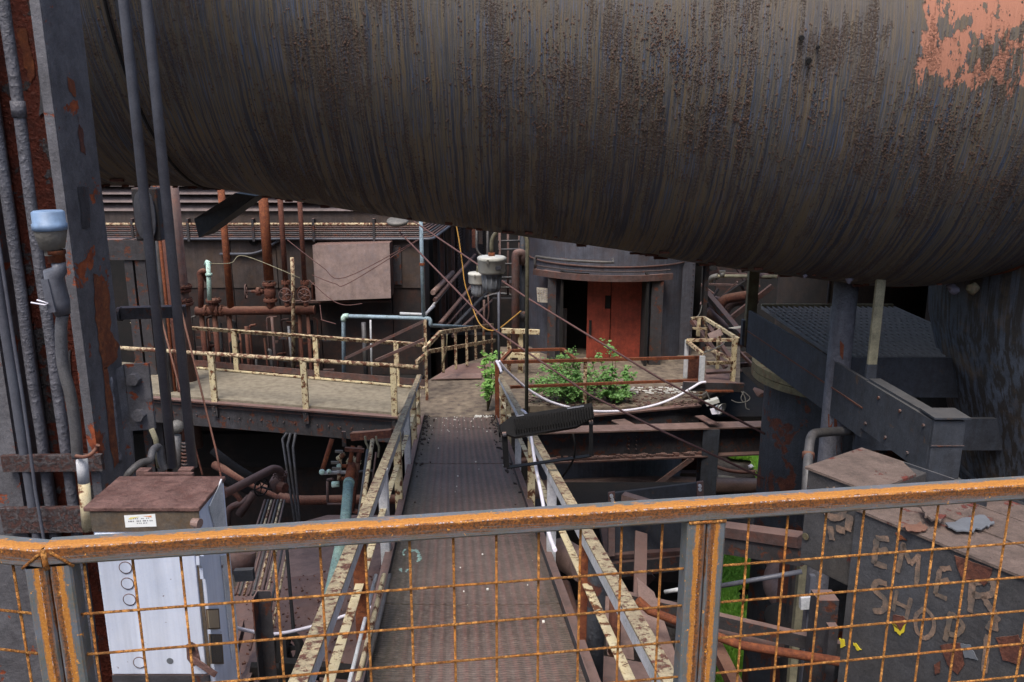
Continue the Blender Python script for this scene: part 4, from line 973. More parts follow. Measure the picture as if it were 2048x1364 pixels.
ld = Thing('landing_tray', 'rusty brown landing tray beyond the end of the right platform', 'landing', at(1440, 765, 15))
ld.part('tray_floor', MB().prism([at(1408, 765, 14.4), at(1478, 770, 14.9), at(1450, 738, 16), at(1412, 738, 16)], (0, 0, -.05)), M['brown'])
ld.part('tray_lip', MB().bar(at(1366, 772, 14.3), at(1486, 775, 14.6), .05, .16), M['slate']); ld.part('tray_angle', MB().bar(at(1412, 782, 14.3), at(1466, 782, 14.4), .05, .03), M['rustorange'])
ld.part('back_panel', MB().bb(at(1376, 760, 15.3), V(at(1405, 712, 15.4))), M['rustpipe'])
single('crumpled_sheet', MB().prism([at(1415, 668, 15.6), at(1440, 658, 15.6), at(1446, 670, 15.5), at(1420, 678, 15.5)], (.02, .05, .0)), M['sheet'], 'crumpled pinkish sheet lying inside the landing cage', 'sheet metal')
single('hanging_wire', MB().tube(smooth_path([at(1408, 705, 14.3), at(1430, 697, 14.6), at(1446, 688, 14.9), at(1449, 680, 15)]), .012, 6), M['alu'], 'white hanging wire slung inside the landing cage', 'wire')
single('white_tape', MB().prism([at(1456, 656, 15.4), at(1486, 651, 15.4), at(1486, 655, 15.4), at(1470, 658, 15.4)], (0, .01, 0)), M['whitebit'], 'torn strip of white tape tied to the landing cage top rail', 'tape')
# wrecked lamp below the landing
wl = Thing('broken_lamp', 'broken white floodlight hanging by its wires under the right platform corner', 'lamp', at(1428, 815, 14))
m = MB().box(at(1424, 803, 14), (.22, .12, .07), (V((.9, 0, .3)).normalized(), V((0, 1, 0)), V((-.3, 0, .9)).normalized())); wl.part('housing', m, M['lamp_white'])
wl.part('reflector', MB().lathe([(.03, 0), (.10, .08), (.12, .1), (.10, .085)], at(1434, 814, 14), (.6, -.7, -.2), 14), M['lamp_white']); wl.part('side_plate', MB().prism([at(1420, 818, 13.9), at(1444, 812, 13.9), at(1440, 828, 13.9), at(1424, 829, 13.9)], (0, .01, 0)), M['pvc'])
wl.part('lens', MB().disc(at(1434, 815, 13.88), (.6, -.7, -.2), .05, .02, 12), M['glass'])
for k, w in enumerate(([(1376, 778), (1385, 788), (1402, 790), (1412, 785)], [(1412, 782), (1418, 795), (1420, 800)], [(1463, 800), (1475, 805), (1492, 803), (1500, 796), (1492, 787), (1486, 783)], [(1483, 783), (1490, 795), (1492, 815), (1499, 819)], [(1487, 784), (1482, 796), (1486, 804)])):
    single('hanging_wire', MB().tube(smooth_path([at(x, y, 14) for x, y in w]), .01, 5), M['alu'], ['grey wire looped along the platform edge left of the broken lamp', 'short wire holding the broken lamp', 'wire curled in a loop right of the broken lamp', 'longest dangling wire end under the landing tray', 'short dangling wire beside the loop under the landing'][k], 'wire')

# ================================================================ BEHIND: DARK DOORWAY, LADDER, VERTICAL PIPES
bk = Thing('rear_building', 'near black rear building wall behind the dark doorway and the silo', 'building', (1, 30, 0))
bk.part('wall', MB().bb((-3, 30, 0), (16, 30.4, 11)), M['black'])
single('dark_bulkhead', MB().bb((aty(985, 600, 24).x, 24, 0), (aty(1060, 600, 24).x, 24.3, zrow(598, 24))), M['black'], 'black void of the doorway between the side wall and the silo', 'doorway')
bh = Thing('bridge_beam', 'sooty bracket beam with leaf litter over the dark doorway', 'beam', aty(1020, 590, 22))
bh.part('beam', MB().bb((aty(975, 600, 22).x, 22, zrow(592, 22)), (aty(1056, 600, 22).x, 22.5, zrow(566, 22))), M['walldark'])
bh.part('arched_edge', MB().tube(smooth_path([aty(968, 595, 21.9), aty(990, 588, 21.9), aty(1012, 588, 21.9), aty(1040, 596, 21.9)]), .035, 8), M['conduit2'])
lad = Thing('caged_ladder', 'pale thin ladder with cross rungs behind the tall lamp arch', 'ladder', aty(1015, 560, 21))
for px in (998, 1016, 1038): lad.part('rail', MB().tube([aty(px, 458, 21), aty(px, 590, 21)], .02 if px != 1016 else .03, 7), M['brown'])
for py in (482, 499, 528, 555, 575): lad.part('rung', MB().tube([aty(996, py, 20.98), aty(1042, py-1, 20.98)], .022, 7), M['conduit2'])
rpx = aty(1031, 600, 17.0)
gp = Thing('gooseneck_pipe', 'dusty red brown vertical pipe hooked over at its top beside the lamp arch', 'pipe', (rpx.x, 17, PZ-1))
gp.part('pipe', MB().tube([(rpx.x, 17, PZ-1), (rpx.x, 17, zrow(512, 17)), (rpx.x+.02, 17, zrow(506, 17)), (rpx.x+.15, 17.05, zrow(506, 17)), (rpx.x+.17, 17.1, zrow(530, 17))], .085, 14, rad=.1), M['brown'])
x = aty(1045, 600, 17.2).x
dp = Thing('dark_pipe', 'dark blue grey pipe with a collar hard against the silo', 'pipe', (x, 17.2, PZ-1)); dp.part('pipe', MB().tube([(x, 17.2, PZ-1), (x, 17.2, 9.2)], .055, 12), M['bluegirder']); dp.part('collar', MB().tube([(x, 17.2, zrow(640, 17.2)), (x, 17.2, zrow(622, 17.2))], .075, 12), M['slate'])
for k, (pp, r, mk, lab) in enumerate((([(953, 455), (953, 500), (962, 512), (975, 512), (975, 440)], .03, 'conduit2', 'thin U-bent grey pipe under the duct, left of the lamp arch'),
        ([(1000, 455), (1000, 680)], .02, 'brown', 'thin brown pipe in front of the dark doorway'), ([(968, 600), (968, 690)], .03, 'brown', 'brown stub pipe at the left edge of the dark doorway'),
        ([(976, 590), (978, 630), (972, 650), (962, 655)], .02, 'brown', 'bent thin pipe at the left edge of the dark doorway'))):
    single('small_pipe', MB().tube([aty(x, y, 20.5) for x, y in pp], r, 8, rad=.12), M[mk], lab, 'pipe')
for k in range(5):
    single('corrugated_strip', MB().bb(aty(905+k*13, 520-k*8, 24), V(aty(913+k*13, 440, 24.1))), M['rustpipe'] if k == 3 else M['walldark'], 'rusty strip of hanging cladding under the duct, %s from the left' % ['first', 'second', 'third', 'fourth', 'fifth'][k], 'cladding strip', group='hanging cladding strips under the duct')

# right background tangle
random.seed(4)
tg = Thing('steel_bracing', 'tangle of dark crossing braces and beams right of the round tower', 'bracing', aty(1460, 760, 21))
def tb(a, b, w, h, mk='slate', nm='brace'): tg.part(nm, MB().bar(aty(*a), aty(*b), w, h), M[mk])
tb((1412, 585, 20), (1500, 690, 19), .2, .10, 'slate'); tb((1425, 665, 20.5), (1545, 572, 20.5), .1, .12, 'brown'); tb((1425, 612, 22), (1500, 560, 22), .12, .15, 'black')
tb((1415, 545, 22), (1560, 552, 22), .04, .05, 'brown', 'beam'); tb((1412, 595, 23), (1510, 598, 23), .05, .06, 'brown', 'beam'); tb((1412, 568, 23), (1520, 572, 23), .04, .05, 'brown', 'beam')
tb((1410, 620, 22), (1470, 612, 22), .08, .06, 'brown', 'beam'); tb((1470, 710, 19), (1520, 708, 19), .1, .12, 'sheet', 'beam'); tb((1480, 730, 18), (1530, 727, 18), .08, .1, 'brown', 'beam')
tb((1415, 650, 18), (1480, 745, 17), .1, .06, 'brown'); tb((1384, 640, 16.8), (1452, 735, 16), .1, .08, 'brown'); tb((1470, 760, 17), (1530, 840, 15), .16, .1, 'black'); tb((1475, 700, 18), (1520, 745, 17.5), .06, .06, 'brown')
tb((1400, 522, 21), (1565, 548, 21), .35, .05, 'brown', 'beam')
for k in range(16):
    a = (uni(1415, 1500), uni(540, 700), uni(20, 24)); tb(a, (a[0]+uni(-40, 40), a[1]+uni(-30, 40), a[2]+uni(-1, 1)), uni(.03, .09), uni(.03, .09), random.choice(['black', 'brown', 'walldark']), 'brace')
tgp = Thing('bent_pipework', 'brown pipes bent round one another behind the braces', 'pipework', aty(1450, 660, 21.5))
tgp.part('pipe', MB().tube([aty(1500, 590, 21), aty(1450, 598, 21), aty(1438, 612, 21), aty(1438, 640, 21)], .13, 12, rad=.4), M['rustpipe'])
tgp.part('pipe', MB().tube([aty(1515, 600, 21.5), aty(1455, 606, 21.5), aty(1445, 655, 21.5), aty(1480, 690, 20.5)], .11, 12, rad=.4), M['brown'])
tgp.part('pipe', MB().tube([aty(1412, 622, 20), aty(1440, 648, 20), aty(1500, 688, 19)], .13, 12, rad=.4), M['brown'])
tgp.part('pipe', MB().tube([aty(1470, 770, 18), aty(1530, 800, 16)], .16, 12), M['brown'])
single('background_panel', MB().bb(aty(1430, 605, 24.5), V(aty(1520, 530, 24.6))), M['walldark'], 'dark reddish sheet wall seen behind the horizontal valve pipe', 'wall panel')
hv = Thing('valve_pipe', 'thin pale horizontal pipe with a tap and couplings right of the round tower', 'pipe', aty(1480, 556, 14))
hv.part('pipe', MB().tube([aty(1420, 562, 14.6), aty(1425, 553, 14.5), aty(1452, 552, 14.4), aty(1564, 553, 13)], .03, 10, rad=.08), M['yellowgrey'])
hv.part('elbow', MB().tube([aty(1421, 562, 14.6), aty(1424, 554, 14.5), aty(1436, 552, 14.45)], .05, 10, rad=.08), M['alu'])
hv.part('coupling', MB().tube([aty(1523, 552, 13.5), aty(1543, 552, 13.3)], .05, 10), M['brown']); hv.part('end_flange', MB().tube([aty(1562, 553, 13.05), aty(1566, 553, 13)], .07, 12), M['rustpipe'])
hv.part('tap', MB().tube([aty(1445, 553, 14.4), aty(1445, 545, 14.4)], .04, 8).box(aty(1445, 543, 14.4), (.1, .05, .03)), M['alu'])

# ================================================================ BELOW THE PLATFORMS
random.seed(11)
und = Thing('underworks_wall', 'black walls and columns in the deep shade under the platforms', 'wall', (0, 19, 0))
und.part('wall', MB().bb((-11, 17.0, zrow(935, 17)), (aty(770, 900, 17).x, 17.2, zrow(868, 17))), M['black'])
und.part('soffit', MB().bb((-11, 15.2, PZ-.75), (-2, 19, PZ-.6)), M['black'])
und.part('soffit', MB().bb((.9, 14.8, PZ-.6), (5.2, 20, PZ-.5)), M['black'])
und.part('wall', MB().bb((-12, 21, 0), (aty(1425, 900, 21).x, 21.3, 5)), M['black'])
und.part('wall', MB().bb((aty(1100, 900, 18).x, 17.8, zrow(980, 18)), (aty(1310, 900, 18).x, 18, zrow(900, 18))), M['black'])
x0_, x1_ = aty(1310, 900, 18).x, aty(1410, 900, 18).x
und.part('column', MB().bb((x0_, 17.7, 0), (x0_+.1, 18, zrow(900, 18))), M['rustpipe'])
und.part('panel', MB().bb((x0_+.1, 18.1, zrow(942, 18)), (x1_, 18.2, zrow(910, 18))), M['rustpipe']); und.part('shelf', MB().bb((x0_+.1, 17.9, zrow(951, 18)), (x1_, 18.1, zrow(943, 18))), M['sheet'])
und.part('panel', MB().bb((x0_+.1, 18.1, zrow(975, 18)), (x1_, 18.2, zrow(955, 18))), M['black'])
cw = MB()
for a, b in ((450, 585), (625, 740)):
    k = aty(a, 960, 20.9).x
    while k < aty(b, 960, 20.9).x: cw.tube([(k, 20.9, 0), (k, 20.9, zrow(925, 20.9))], .06, 6); k += .12
und.part('corrugated_cladding', cw, M['olive'], kind='stuff')
# main girder right of the gangway
gt = 13.6
ga, gb = at(1040, 893, 13.2), at(1535, 876, 14.6)
gd2 = Thing('main_girder', 'heavy dark I-beam with pinkish top flange crossing right of the gangway', 'girder', (ga+gb)/2)
gd2.part('top_flange', MB().bar(ga+V((0, 0, .26)), gb+V((0, 0, .26)), .30, .025), M['sheet']); gd2.part('web', MB().bar(ga, gb, .02, .48), M['slate']); gd2.part('bottom_flange', MB().bar(ga+V((0, 0, -.25)), gb+V((0, 0, -.25)), .30, .025), M['brown'])
rb = MB()
for px in (1257, 1272):
    for py in (868, 876, 884, 892): q = onl(ga, gb, px); rb.ball((q.x, q.y-.02, zrow(py+6, q.y)), .02, 6, 4)
gd2.part('rivets', rb, M['slate'], kind='stuff')
lt = MB()
for k in range(260):
    q = lerp(ga, gb, rnd()**1.3*.75); s_ = uni(.01, .04); lt.box(q+V((0, -uni(.02, .12), -.22+s_*.4)), (s_*2, s_, s_))
single('leaf_litter', lt, M['brown'], 'dead leaves and scale lying along the bottom flange of the main girder', 'leaves', kind='stuff', root=ga)
q = onl(ga, gb, 1418); col = Thing('girder_column', 'dark steel H column standing under the main girder', 'column', (q.x, q.y, 0))
col.part('front_flange', MB().bb((q.x-.15, q.y-.17, 0), (q.x+.13, q.y-.15, q.z+.25)), M['bluegirder']); col.part('web', MB().bb((q.x-.02, q.y-.15, 0), (q.x, q.y+.13, q.z-.28)), M['slate']); col.part('rear_flange', MB().bb((q.x-.15, q.y+.13, 0), (q.x+.13, q.y+.15, q.z-.28)), M['slate'])
single('raking_strut', MB().bar(aty(1385, 916, 14.2), aty(1300, 978, 14.5), .1, .08), M['brown'], 'rusty raking strut under the main girder, left of the dark column', 'strut')
single('bracket_plate', MB().bar(at(1236, 840, 14.4), at(1266, 856, 13.8), .25, .02), M['sheet'], 'flat pinkish bracket between edge girder and main girder, left one', 'bracket')
single('bracket_plate', MB().bar(at(1398, 832, 14.6), at(1428, 848, 14.0), .16, .02), M['brown'], 'flat rusty bracket between edge girder and main girder below the broken lamp', 'bracket')
tp2 = Thing('ground_pipe', 'long thick tan pipe lying across the yard below the main girder', 'pipe', atz(1200, 985, 1))
tp2.part('pipe', MB().tube([at(1050, 980, 16), at(1300, 970, 16.2), at(1531, 975, 16.5)], .18, 16), M['sheet'])
hs = Thing('horizontal_pipe', 'long brown pipe running under the concrete walkway towards the gangway', 'pipe', at(650, 1000, 13))
hs.part('pipe', MB().tube([at(430, 930, 15), at(500, 965, 14.2), at(560, 992, 13.4), at(590, 1001, 13), at(770, 998, 13), at(900, 1000, 13.2)], .075, 14, rad=.5), M['rustpipe'])
el = Thing('elbow_pipe', 'dusty pipe rising from the cabinet to an elbow and valve beneath the walkway', 'pipe', at(540, 940, 11))
el.part('pipe', MB().tube([at(448, 988, 10.2), at(546, 937, 11), at(560, 940, 11.1), at(561, 952, 11.2)], .055, 14, rad=.2), M['brown'])
for q in ((561, 950, 11.2), (559, 956, 11.2)): flange(el, at(*q), .095, .03, (.1, .0, 1), 'brown')
el.part('valve', blob(at(555, 968, 11.2), .12, (0, 0, 1), .2, 10), M['brown']); el.part('valve_cap', MB().disc(at(565, 975, 11.1), (1, -.5, 0), .07, .1, 12), M['rustpipe'])
handwheel(el, at(523, 974, 11), (1, -.6, 0), .12, 'black')
for k, (pp, r, mk) in enumerate((([(455, 1060), (455, 1015), (490, 1005), (505, 985)], .05, 'brown'), ([(478, 1030), (508, 985)], .06, 'brown'), ([(440, 975), (470, 985), (485, 1005), (480, 1030)], .04, 'rustpipe'), ([(440, 950), (500, 985)], .05, 'black'), ([(425, 900), (470, 935), (520, 965)], .06, 'black'))):
    single('yard_pipe', MB().tube([at(x, y, 11.8) for x, y in pp], r, 10, rad=.15), M[mk], ['dusty bent pipe beside the white cabinet, lowest of its cluster', 'short sloping pipe leaning behind the cabinet corner', 'bent rusty pipe in shade right of the cabinet lid', 'black pipe sloping in shade above the bent ones', 'upper black pipe sloping in shade under the walkway'][k], 'pipe', group='pipes in the shade beside the cabinet')
# three conduits
for k, (a, b, c) in enumerate((((574, 866), (565, 878), (590, 1045)), ((581, 866), (575, 890), (596, 1045)), ((591, 866), (586, 895), (600, 1045)))):
    single('thin_conduit', MB().tube([at(*a, 12.5), at(*b, 12.5), at(*c, 12)], .02, 8), M['conduit2'], '%s of three thin grey conduits dropping under the walkway girder' % ['leftmost', 'middle', 'rightmost'][k], 'conduit', group='three thin conduits under the walkway')
# turquoise pipe with manifold
tq = Thing('turquoise_pipe', 'raking turquoise painted pipe with rusted upper length and bolted flange', 'pipe', at(650, 1190, 7.5))
tq.part('painted_length', MB().tube([at(650, 1240, 7.0), at(690, 1050, 8.6), at(697, 968, 9.4)], .058, 16), M['turq'])
tq.part('rusted_length', MB().tube([at(697, 968, 9.4), at(706, 920, 9.9)], .056, 16), M['rustorange'])
flange(tq, at(707, 925, 9.85), .085, .035, (.35, .8, .5), 'cream')
tq.part('collar', MB().tube([at(697, 970, 9.38), at(698, 964, 9.45)], .064, 16), M['turq'])
mf = Thing('small_manifold', 'cluster of small rusty and white taps branching from the turquoise pipe', 'pipework', at(680, 945, 9.7))
for a, b, r, mk in (((664, 878), (644, 943), .028, 'rustorange'), ((706, 892), (700, 925), .026, 'rustorange'), ((720, 892), (716, 925), .03, 'rustpipe'), ((716, 925), (704, 1020), .03, 'rustpipe'),
        ((676, 917), (684, 912), .03, 'cream'), ((678, 932), (695, 932), .022, 'rustorange'), ((645, 946), (700, 944), .022, 'whitepaint'), ((676, 957), (695, 957), .022, 'rustorange'), ((680, 917), (678, 960), .024, 'creamrust'), ((704, 1020), (725, 1027), .03, 'rustpipe'),
        ((655, 962), (655, 1005), .016, 'brown'), ((655, 960), (666, 958), .018, 'brown'), ((700, 944), (748, 941), .014, 'conduit2'), ((655, 1008), (690, 1008), .012, 'brown')):
    mf.part('small_pipe', MB().tube([at(*a, 9.75), at(*b, 9.7)], r, 10), M[mk])
for px, py, r, mk in ((644, 944, .035, 'mint'), (658, 943, .03, 'mint'), (678, 942, .028, 'whitepaint'), (685, 910, .035, 'cream'), (678, 932, .03, 'mint')):
    mf.part('fitting', MB().ball(at(px, py, 9.65), r, 10, 6), M[mk])
mf.part('blue_cap', MB().tube([at(664, 969, 9.6), at(678, 968, 9.6)], .035, 12), M['mint'])
for px, py in ((678, 903), (670, 925), (672, 937)): mf.part('tap_handle', MB().box(at(px, py, 9.6), (.09, .02, .03)), M['alu'])
single('pipe_clip', MB().bar(at(690, 898, 9.7), at(728, 901, 9.7), .04, .045), M['rustpipe'], 'rusty cross clip holding two upright pipes above the bolted flange', 'clip')
for k, (a, b, r, mk) in enumerate((((745, 880, 8.6), (722, 1035, 7.6), .022, 'cream'), ((735, 900, 9), (716, 1045, 8), .016, 'conduit2'), ((752, 905, 9), (745, 960, 8.8), .01, 'brown'))):
    single('thin_pipe', MB().tube([at(*a), at(*b)], r, 8), M[mk], ['cream painted thin pipe standing close left of the gangway rail', 'thin grey pipe beside the cream one left of the gangway', 'thin brown rod nearest the gangway rail post'][k], 'pipe')
hb = Thing('hanging_beam', 'broken rusty timber-like beam end under the walkway girder by the gangway', 'beam', at(740, 868, 12.6))
hb.part('beam', MB().bar(at(703, 873, 12.6), at(785, 866, 12.4), .08, .12), M['rustpipe']); hb.part('upper_face', MB().bar(at(703, 866, 12.7), at(785, 861, 12.5), .1, .02), M['sheet'])
single('hanging_strap', MB().bb(at(684, 862, 12.6), V(at(692, 893, 12.62))), M['slate'], 'dark strap hanging from the walkway girder above the manifold', 'strap')
for k, px in enumerate((730, 752)):
    single('frayed_rope', MB().tube(smooth_path([at(px, 872, 10), at(px+2, 885, 10), at(px+6, 895, 10), at(px+4, 915, 10)]), .014, 6), M['yellowgrey'], 'frayed rope end hanging below the broken beam, %s one' % ['left', 'right'][k], 'rope')
# sloping rusty sheet deck (hopper top) lower left
hop = Thing('sloping_hopper', 'broad dusty brown sloping hopper sheets below the gangway on the left', 'hopper', at(600, 1200, 8))
hpts = [at(470, 1120, 10.4), at(600, 1060, 11.5), at(770, 1010, 12.2), at(800, 1100, 10.5)]
hop.part('upper_sheet', MB().prism([at(470, 1080, 11), at(655, 1030, 11.8), at(790, 1030, 11.6), at(790, 1130, 9.6), at(480, 1190, 9.0)], (0, 0, -.05)), M['sheet'])
m = MB(); N = 24
for j in range(N+1):
    for i in range(N+1):
        u_, v_ = i/N, j/N; p = lerp(lerp(at(430, 1180, 9.1), at(800, 1125, 9.5), u_), lerp(at(380, 1420, 6.4), at(800, 1420, 6.3), u_), v_)
        m.v.append(p+V((0, 0, .06*mnoise.noise(p*3)+.03*mnoise.noise(p*11))))
for j in range(N):
    for i in range(N): A = j*(N+1)+i; m.face((A, A+N+1, A+N+2, A+1), True)
hop.part('debris_covered_sheet', m, M['brown'])
gr = MB()
for k in range(500):
    u_, v_ = rnd(), rnd(); p = lerp(lerp(at(430, 1180, 9.1), at(800, 1125, 9.5), u_), lerp(at(380, 1420, 6.4), at(800, 1420, 6.3), u_), v_); s_ = uni(.005, .016)
    gr.box(p+V((0, 0, .03)), (s_*2, s_, s_), (V((1, uni(-1, 1), uni(-.3, .3))).normalized(), V((-.3, 1, 0)).normalized(), V((0, 0, 1))))
hop.part('flakes', gr, M['rustpipe'], kind='stuff')
hop.part('lower_wall', MB().bb((-6, 8.2, 0), (-1.7, 8.3, 3.2)), M['black'])
# conduit fan lower left, pulley, dark H post, rope
for k in range(7):
    a = (530+k*6.5, 1000, 9.5-k*.05); b = (470+k*9, 1190, 7.4)
    single('sloping_conduit', MB().tube([at(*a), at(*b)], .013, 6), M[['brown', 'conduit2', 'creamrust', 'brown', 'conduit2', 'creamrust', 'slate'][k]], '%s of the seven thin conduits fanning down right of the white cabinet' % ['first', 'second', 'third', 'fourth', 'fifth', 'sixth', 'seventh'][k], 'conduit', group='conduits fanning down beside the white cabinet')
for k in range(4):
    a = (543+k*11, 1095, 8.2); b = (500+k*12, 1300, 6.6)
    single('steep_conduit', MB().tube([at(*a), at(*b)], .012, 6), M[['brown', 'creamrust', 'conduit2', 'creamrust'][k]], '%s steep thin conduit over the brown hopper sheets, from the left' % ['first', 'second', 'third', 'fourth'][k], 'conduit', group='steep conduits over the hopper sheets')
hp = Thing('dark_post', 'dark soot coloured H post rising beside the black pulley wheel', 'post', at(515, 1300, 5.5))
pb_, pt_ = at(540, 1380, 5.2), at(500, 1090, 5.6)
hp.part('flange', MB().bar(V((pb_.x, pb_.y, 5)), V((pb_.x, pb_.y, pt_.z)), .10, .008, (0, 1, 0)), M['slate']); hp.part('web', MB().bar(V((pb_.x-.03, pb_.y-.05, 5)), V((pb_.x-.03, pb_.y-.05, pt_.z)), .008, .09, (0, 1, 0)), M['slate'])
hp.part('arm', MB().bar(at(470, 1150, 5.5), at(508, 1148, 5.5), .04, .08), M['bluegirder'])
pu = Thing('pulley_wheel', 'black spoked pulley wheel held in a dark bracket', 'wheel', at(575, 1295, 6))
c = at(574, 1297, 6.0); ring = MB(); ax = V((-.25, -.9, .35)).normalized()
ring.lathe([(.085, -.03), (.125, -.03), (.125, -.02), (.11, 0), (.125, .02), (.125, .03), (.085, .03), (.085, -.03)], c, ax, 28)
pu.part('rim', ring, M['black']); 
sm_ = MB(); x_ = ax.orthogonal().normalized(); y_ = ax.cross(x_)
for k in range(5): a = 2*math.pi*k/5; sm_.bar(c, c+(x_*math.cos(a)+y_*math.sin(a))*.09, .03, .02, ax)
pu.part('spokes', sm_, M['black']); pu.part('hub', MB().disc(c, ax, .03, .08, 12), M['black'])
pu.part('bracket', MB().bar(at(562, 1262, 5.9), at(568, 1380, 5.8), .07, .02, (0, 1, 0)), M['black'])
single('white_hose', MB().tube(smooth_path([at(462, 1253, 5.3), at(500, 1262, 5.5), at(550, 1268, 5.6), at(620, 1254, 5.8), at(700, 1228, 6), at(760, 1208, 6.1), at(790, 1190, 6.2)]), .012, 8), M['pvc'], 'white hose looping low between the cabinet and the gangway', 'hose')
single('rope', MB().tube([at(572, 1075, 7.5), at(580, 1180, 6.8), at(588, 1270, 6.1)], .014, 6), M['black'], 'black chain-like rope dropping to the pulley wheel', 'rope')
lw = Thing('low_pipe', 'grey vertical pipe and beams in shade below the cabinet', 'pipe', at(480, 1150, 6.5)); lw.part('pipe', MB().tube([at(482, 1100, 7), at(476, 1140, 7)], .13, 16), M['brown'])
for k, (a, b, mk) in enumerate((((480, 1250, 5.6), (440, 1400, 5), 'brown'), ((520, 1300, 6), (470, 1420, 5), 'slate'), ((500, 1340, 5.5), (640, 1345, 5.6), 'black'), ((560, 1330, 5.5), (760, 1350, 5.5), 'black'))):
    single('lower_beam', MB().bar(at(*a), at(*b), .06, .08), M[mk], ['brown raking beam dropping from the cabinet foot', 'slate raking beam left of the pulley wheel', 'black cross beam under the pulley wheel', 'black cross beam under the left gangway rail'][k], 'beam')
for k, (px, r, mk) in enumerate(((712, .012, 'whitepaint'), (728, .016, 'cream'), (740, .015, 'conduit2'))):
    single('under_rail_pipe', MB().tube([at(px+40, 1150, 5.4), at(px-22, 1400, 4.4)], r, 8), M[mk], '%s pipe running along under the left gangway handrail' % ['thin white', 'cream', 'grey'][k], 'pipe', group='pipes clipped under the left gangway rail')

# ---------------------------------------------------------------- lower right of the gangway
random.seed(5)
gp2 = Thing('grey_guard_panel', 'grey steel guard panel with bolted end plates, right of the gangway', 'panel', at(1310, 1050, 9.5))
gp2.part('panel', MB().prism([at(1216, 988, 9.3), at(1402, 965, 9.8), at(1402, 1098, 9.6), at(1216, 1112, 9.1)], (0, .04, 0)), M['bluegirder'])
gp2.part('end_plate', MB().prism([at(1217, 986, 9.2), at(1230, 984, 9.2), at(1230, 1112, 9.0), at(1217, 1113, 9.0)], (0, .03, 0)), M['brown']); gp2.part('end_plate', MB().prism([at(1394, 965, 9.75), at(1407, 963, 9.75), at(1407, 1098, 9.5), at(1394, 1099, 9.5)], (0, .03, 0)), M['brown'])
for px, py in ((1223, 992), (1225, 1000), (1400, 972), (1400, 979)): gp2.part('bolt', MB().disc(at(px, py, 9.15 if px < 1300 else 9.7), (0, 1, 0), .02, .03, 8), M['whitepaint'])
gp2.part('lower_channel', MB().bar(at(1210, 1112, 9.1), at(1405, 1100, 9.5), .08, .05), M['brown']); gp2.part('second_channel', MB().bar(at(1200, 1140, 9.1), at(1405, 1118, 9.5), .1, .18), M['slate'])
single('red_strut', MB().bar(at(1246, 992, 8.9), at(1370, 1030, 8.6), .1, .07), M['sheet'], 'dusty pink flat bar lying over the grey guard panel', 'bar')
single('red_post', MB().bar(at(1282, 1065, 8.6), at(1278, 1250, 7.8), .13, .02, (0, 1, 0)), M['brown'], 'brown steel post standing before the grey guard panel', 'post')
def tbar(nm, a, b, w, h, mk, lab, cat='beam'): single(nm, MB().bar(at(*a), at(*b), w, h), M[mk], lab, cat)
tbar('cross_channel', (1170, 1178, 7.6), (1690, 1300, 6.6), .06, .12, 'slate', 'long slate channel raking down from the gangway to the slate box')
tbar('cross_channel', (1230, 1100, 9.6), (1300, 1160, 9.8), .1, .14, 'brown', 'brown channel sloping behind the brown post')
tbar('brown_beam', (1445, 1058, 7.8), (1605, 1080, 7.2), .16, .1, 'brown', 'brown beam top running from the column to the slate box')
tbar('brown_beam', (1448, 1085, 7.8), (1605, 1108, 7.2), .08, .2, 'slate', 'slate web below the brown beam beside the barrier post')
single('brown_hood', MB().prism([at(1442, 1062, 8.2), at(1462, 1060, 8.2), at(1470, 1085, 8), at(1442, 1088, 8)], (0, .3, 0)), M['sheet'], 'small pinkish hood plate beside the double barrier post', 'plate')
single('orange_pipe', MB().tube([at(1275, 1200, 6.6), at(1300, 1222, 6.6), at(1480, 1290, 6.4), at(1720, 1330, 6.0)], .035, 10), M['rustorange'], 'thin orange brown pipe raking down behind the double barrier post', 'pipe')
single('brown_pipe', MB().tube([at(1300, 1218, 8.5), at(1440, 1258, 8.2), at(1560, 1290, 7.8)], .12, 14), M['brown'], 'thick brown pipe behind the long slate channel', 'pipe')
single('cross_pipe', MB().tube([at(1440, 1172, 7.2), at(1604, 1143, 7.0)], .022, 8), M['conduit'], 'thin pale grey pipe crossing above the grass', 'pipe')
single('cross_pipe', MB().tube([at(1330, 1184, 7.6), at(1362, 1178, 7.5)], .02, 8), M['whitepaint'], 'short white pipe left of the double barrier post', 'pipe')
cv = Thing('curved_duct', 'thick curved brown duct arching over the grass to the ground', 'duct', at(1530, 1150, 11))
cv.part('duct', MB().tube(smooth_path([at(1535, 1085, 13), at(1562, 1130, 12), at(1555, 1170, 11.5), at(1585, 1215, 11), at(1610, 1245, 10.5)]), .2, 18), M['sheet'])
for k, (px, w, mk, y0_, t) in enumerate(((1582, .16, 'rustpipe', 1080, 9.5), (1598, .1, 'slate', 1075, 8.4), (1608, .07, 'yellowgrey', 1090, 7.6), (1625, .045, 'conduit', 1150, 7), (1650, .16, 'slate', 1190, 6.4), (1665, .07, 'slate', 1250, 6.2))):
    q = at(px, y0_, t); single('lower_column', MB().bar((q.x, q.y, 0), (q.x, q.y, q.z), w, w, (0, 1, 0)), M[mk], ['dark rust red column right of the grass', 'slate column, second right of the grass', 'faded pale post beneath the slate box', 'thin white post beneath the slate box', 'broad slate column under the big lettered box', 'thin slate column hard beside the lettered box'][k], 'column')
single('white_bracket', MB().bar(at(1600, 1205, 7), at(1632, 1203, 7), .05, .11), M['whitepaint'], 'white bracket on the thin posts right of the grass', 'bracket')
single('black_duct', MB().tube(smooth_path([at(1556, 1230, 9), at(1582, 1290, 8.5), at(1600, 1400, 8)]), .16, 12), M['black'], 'black pipe curving down at the right of the grass', 'pipe')
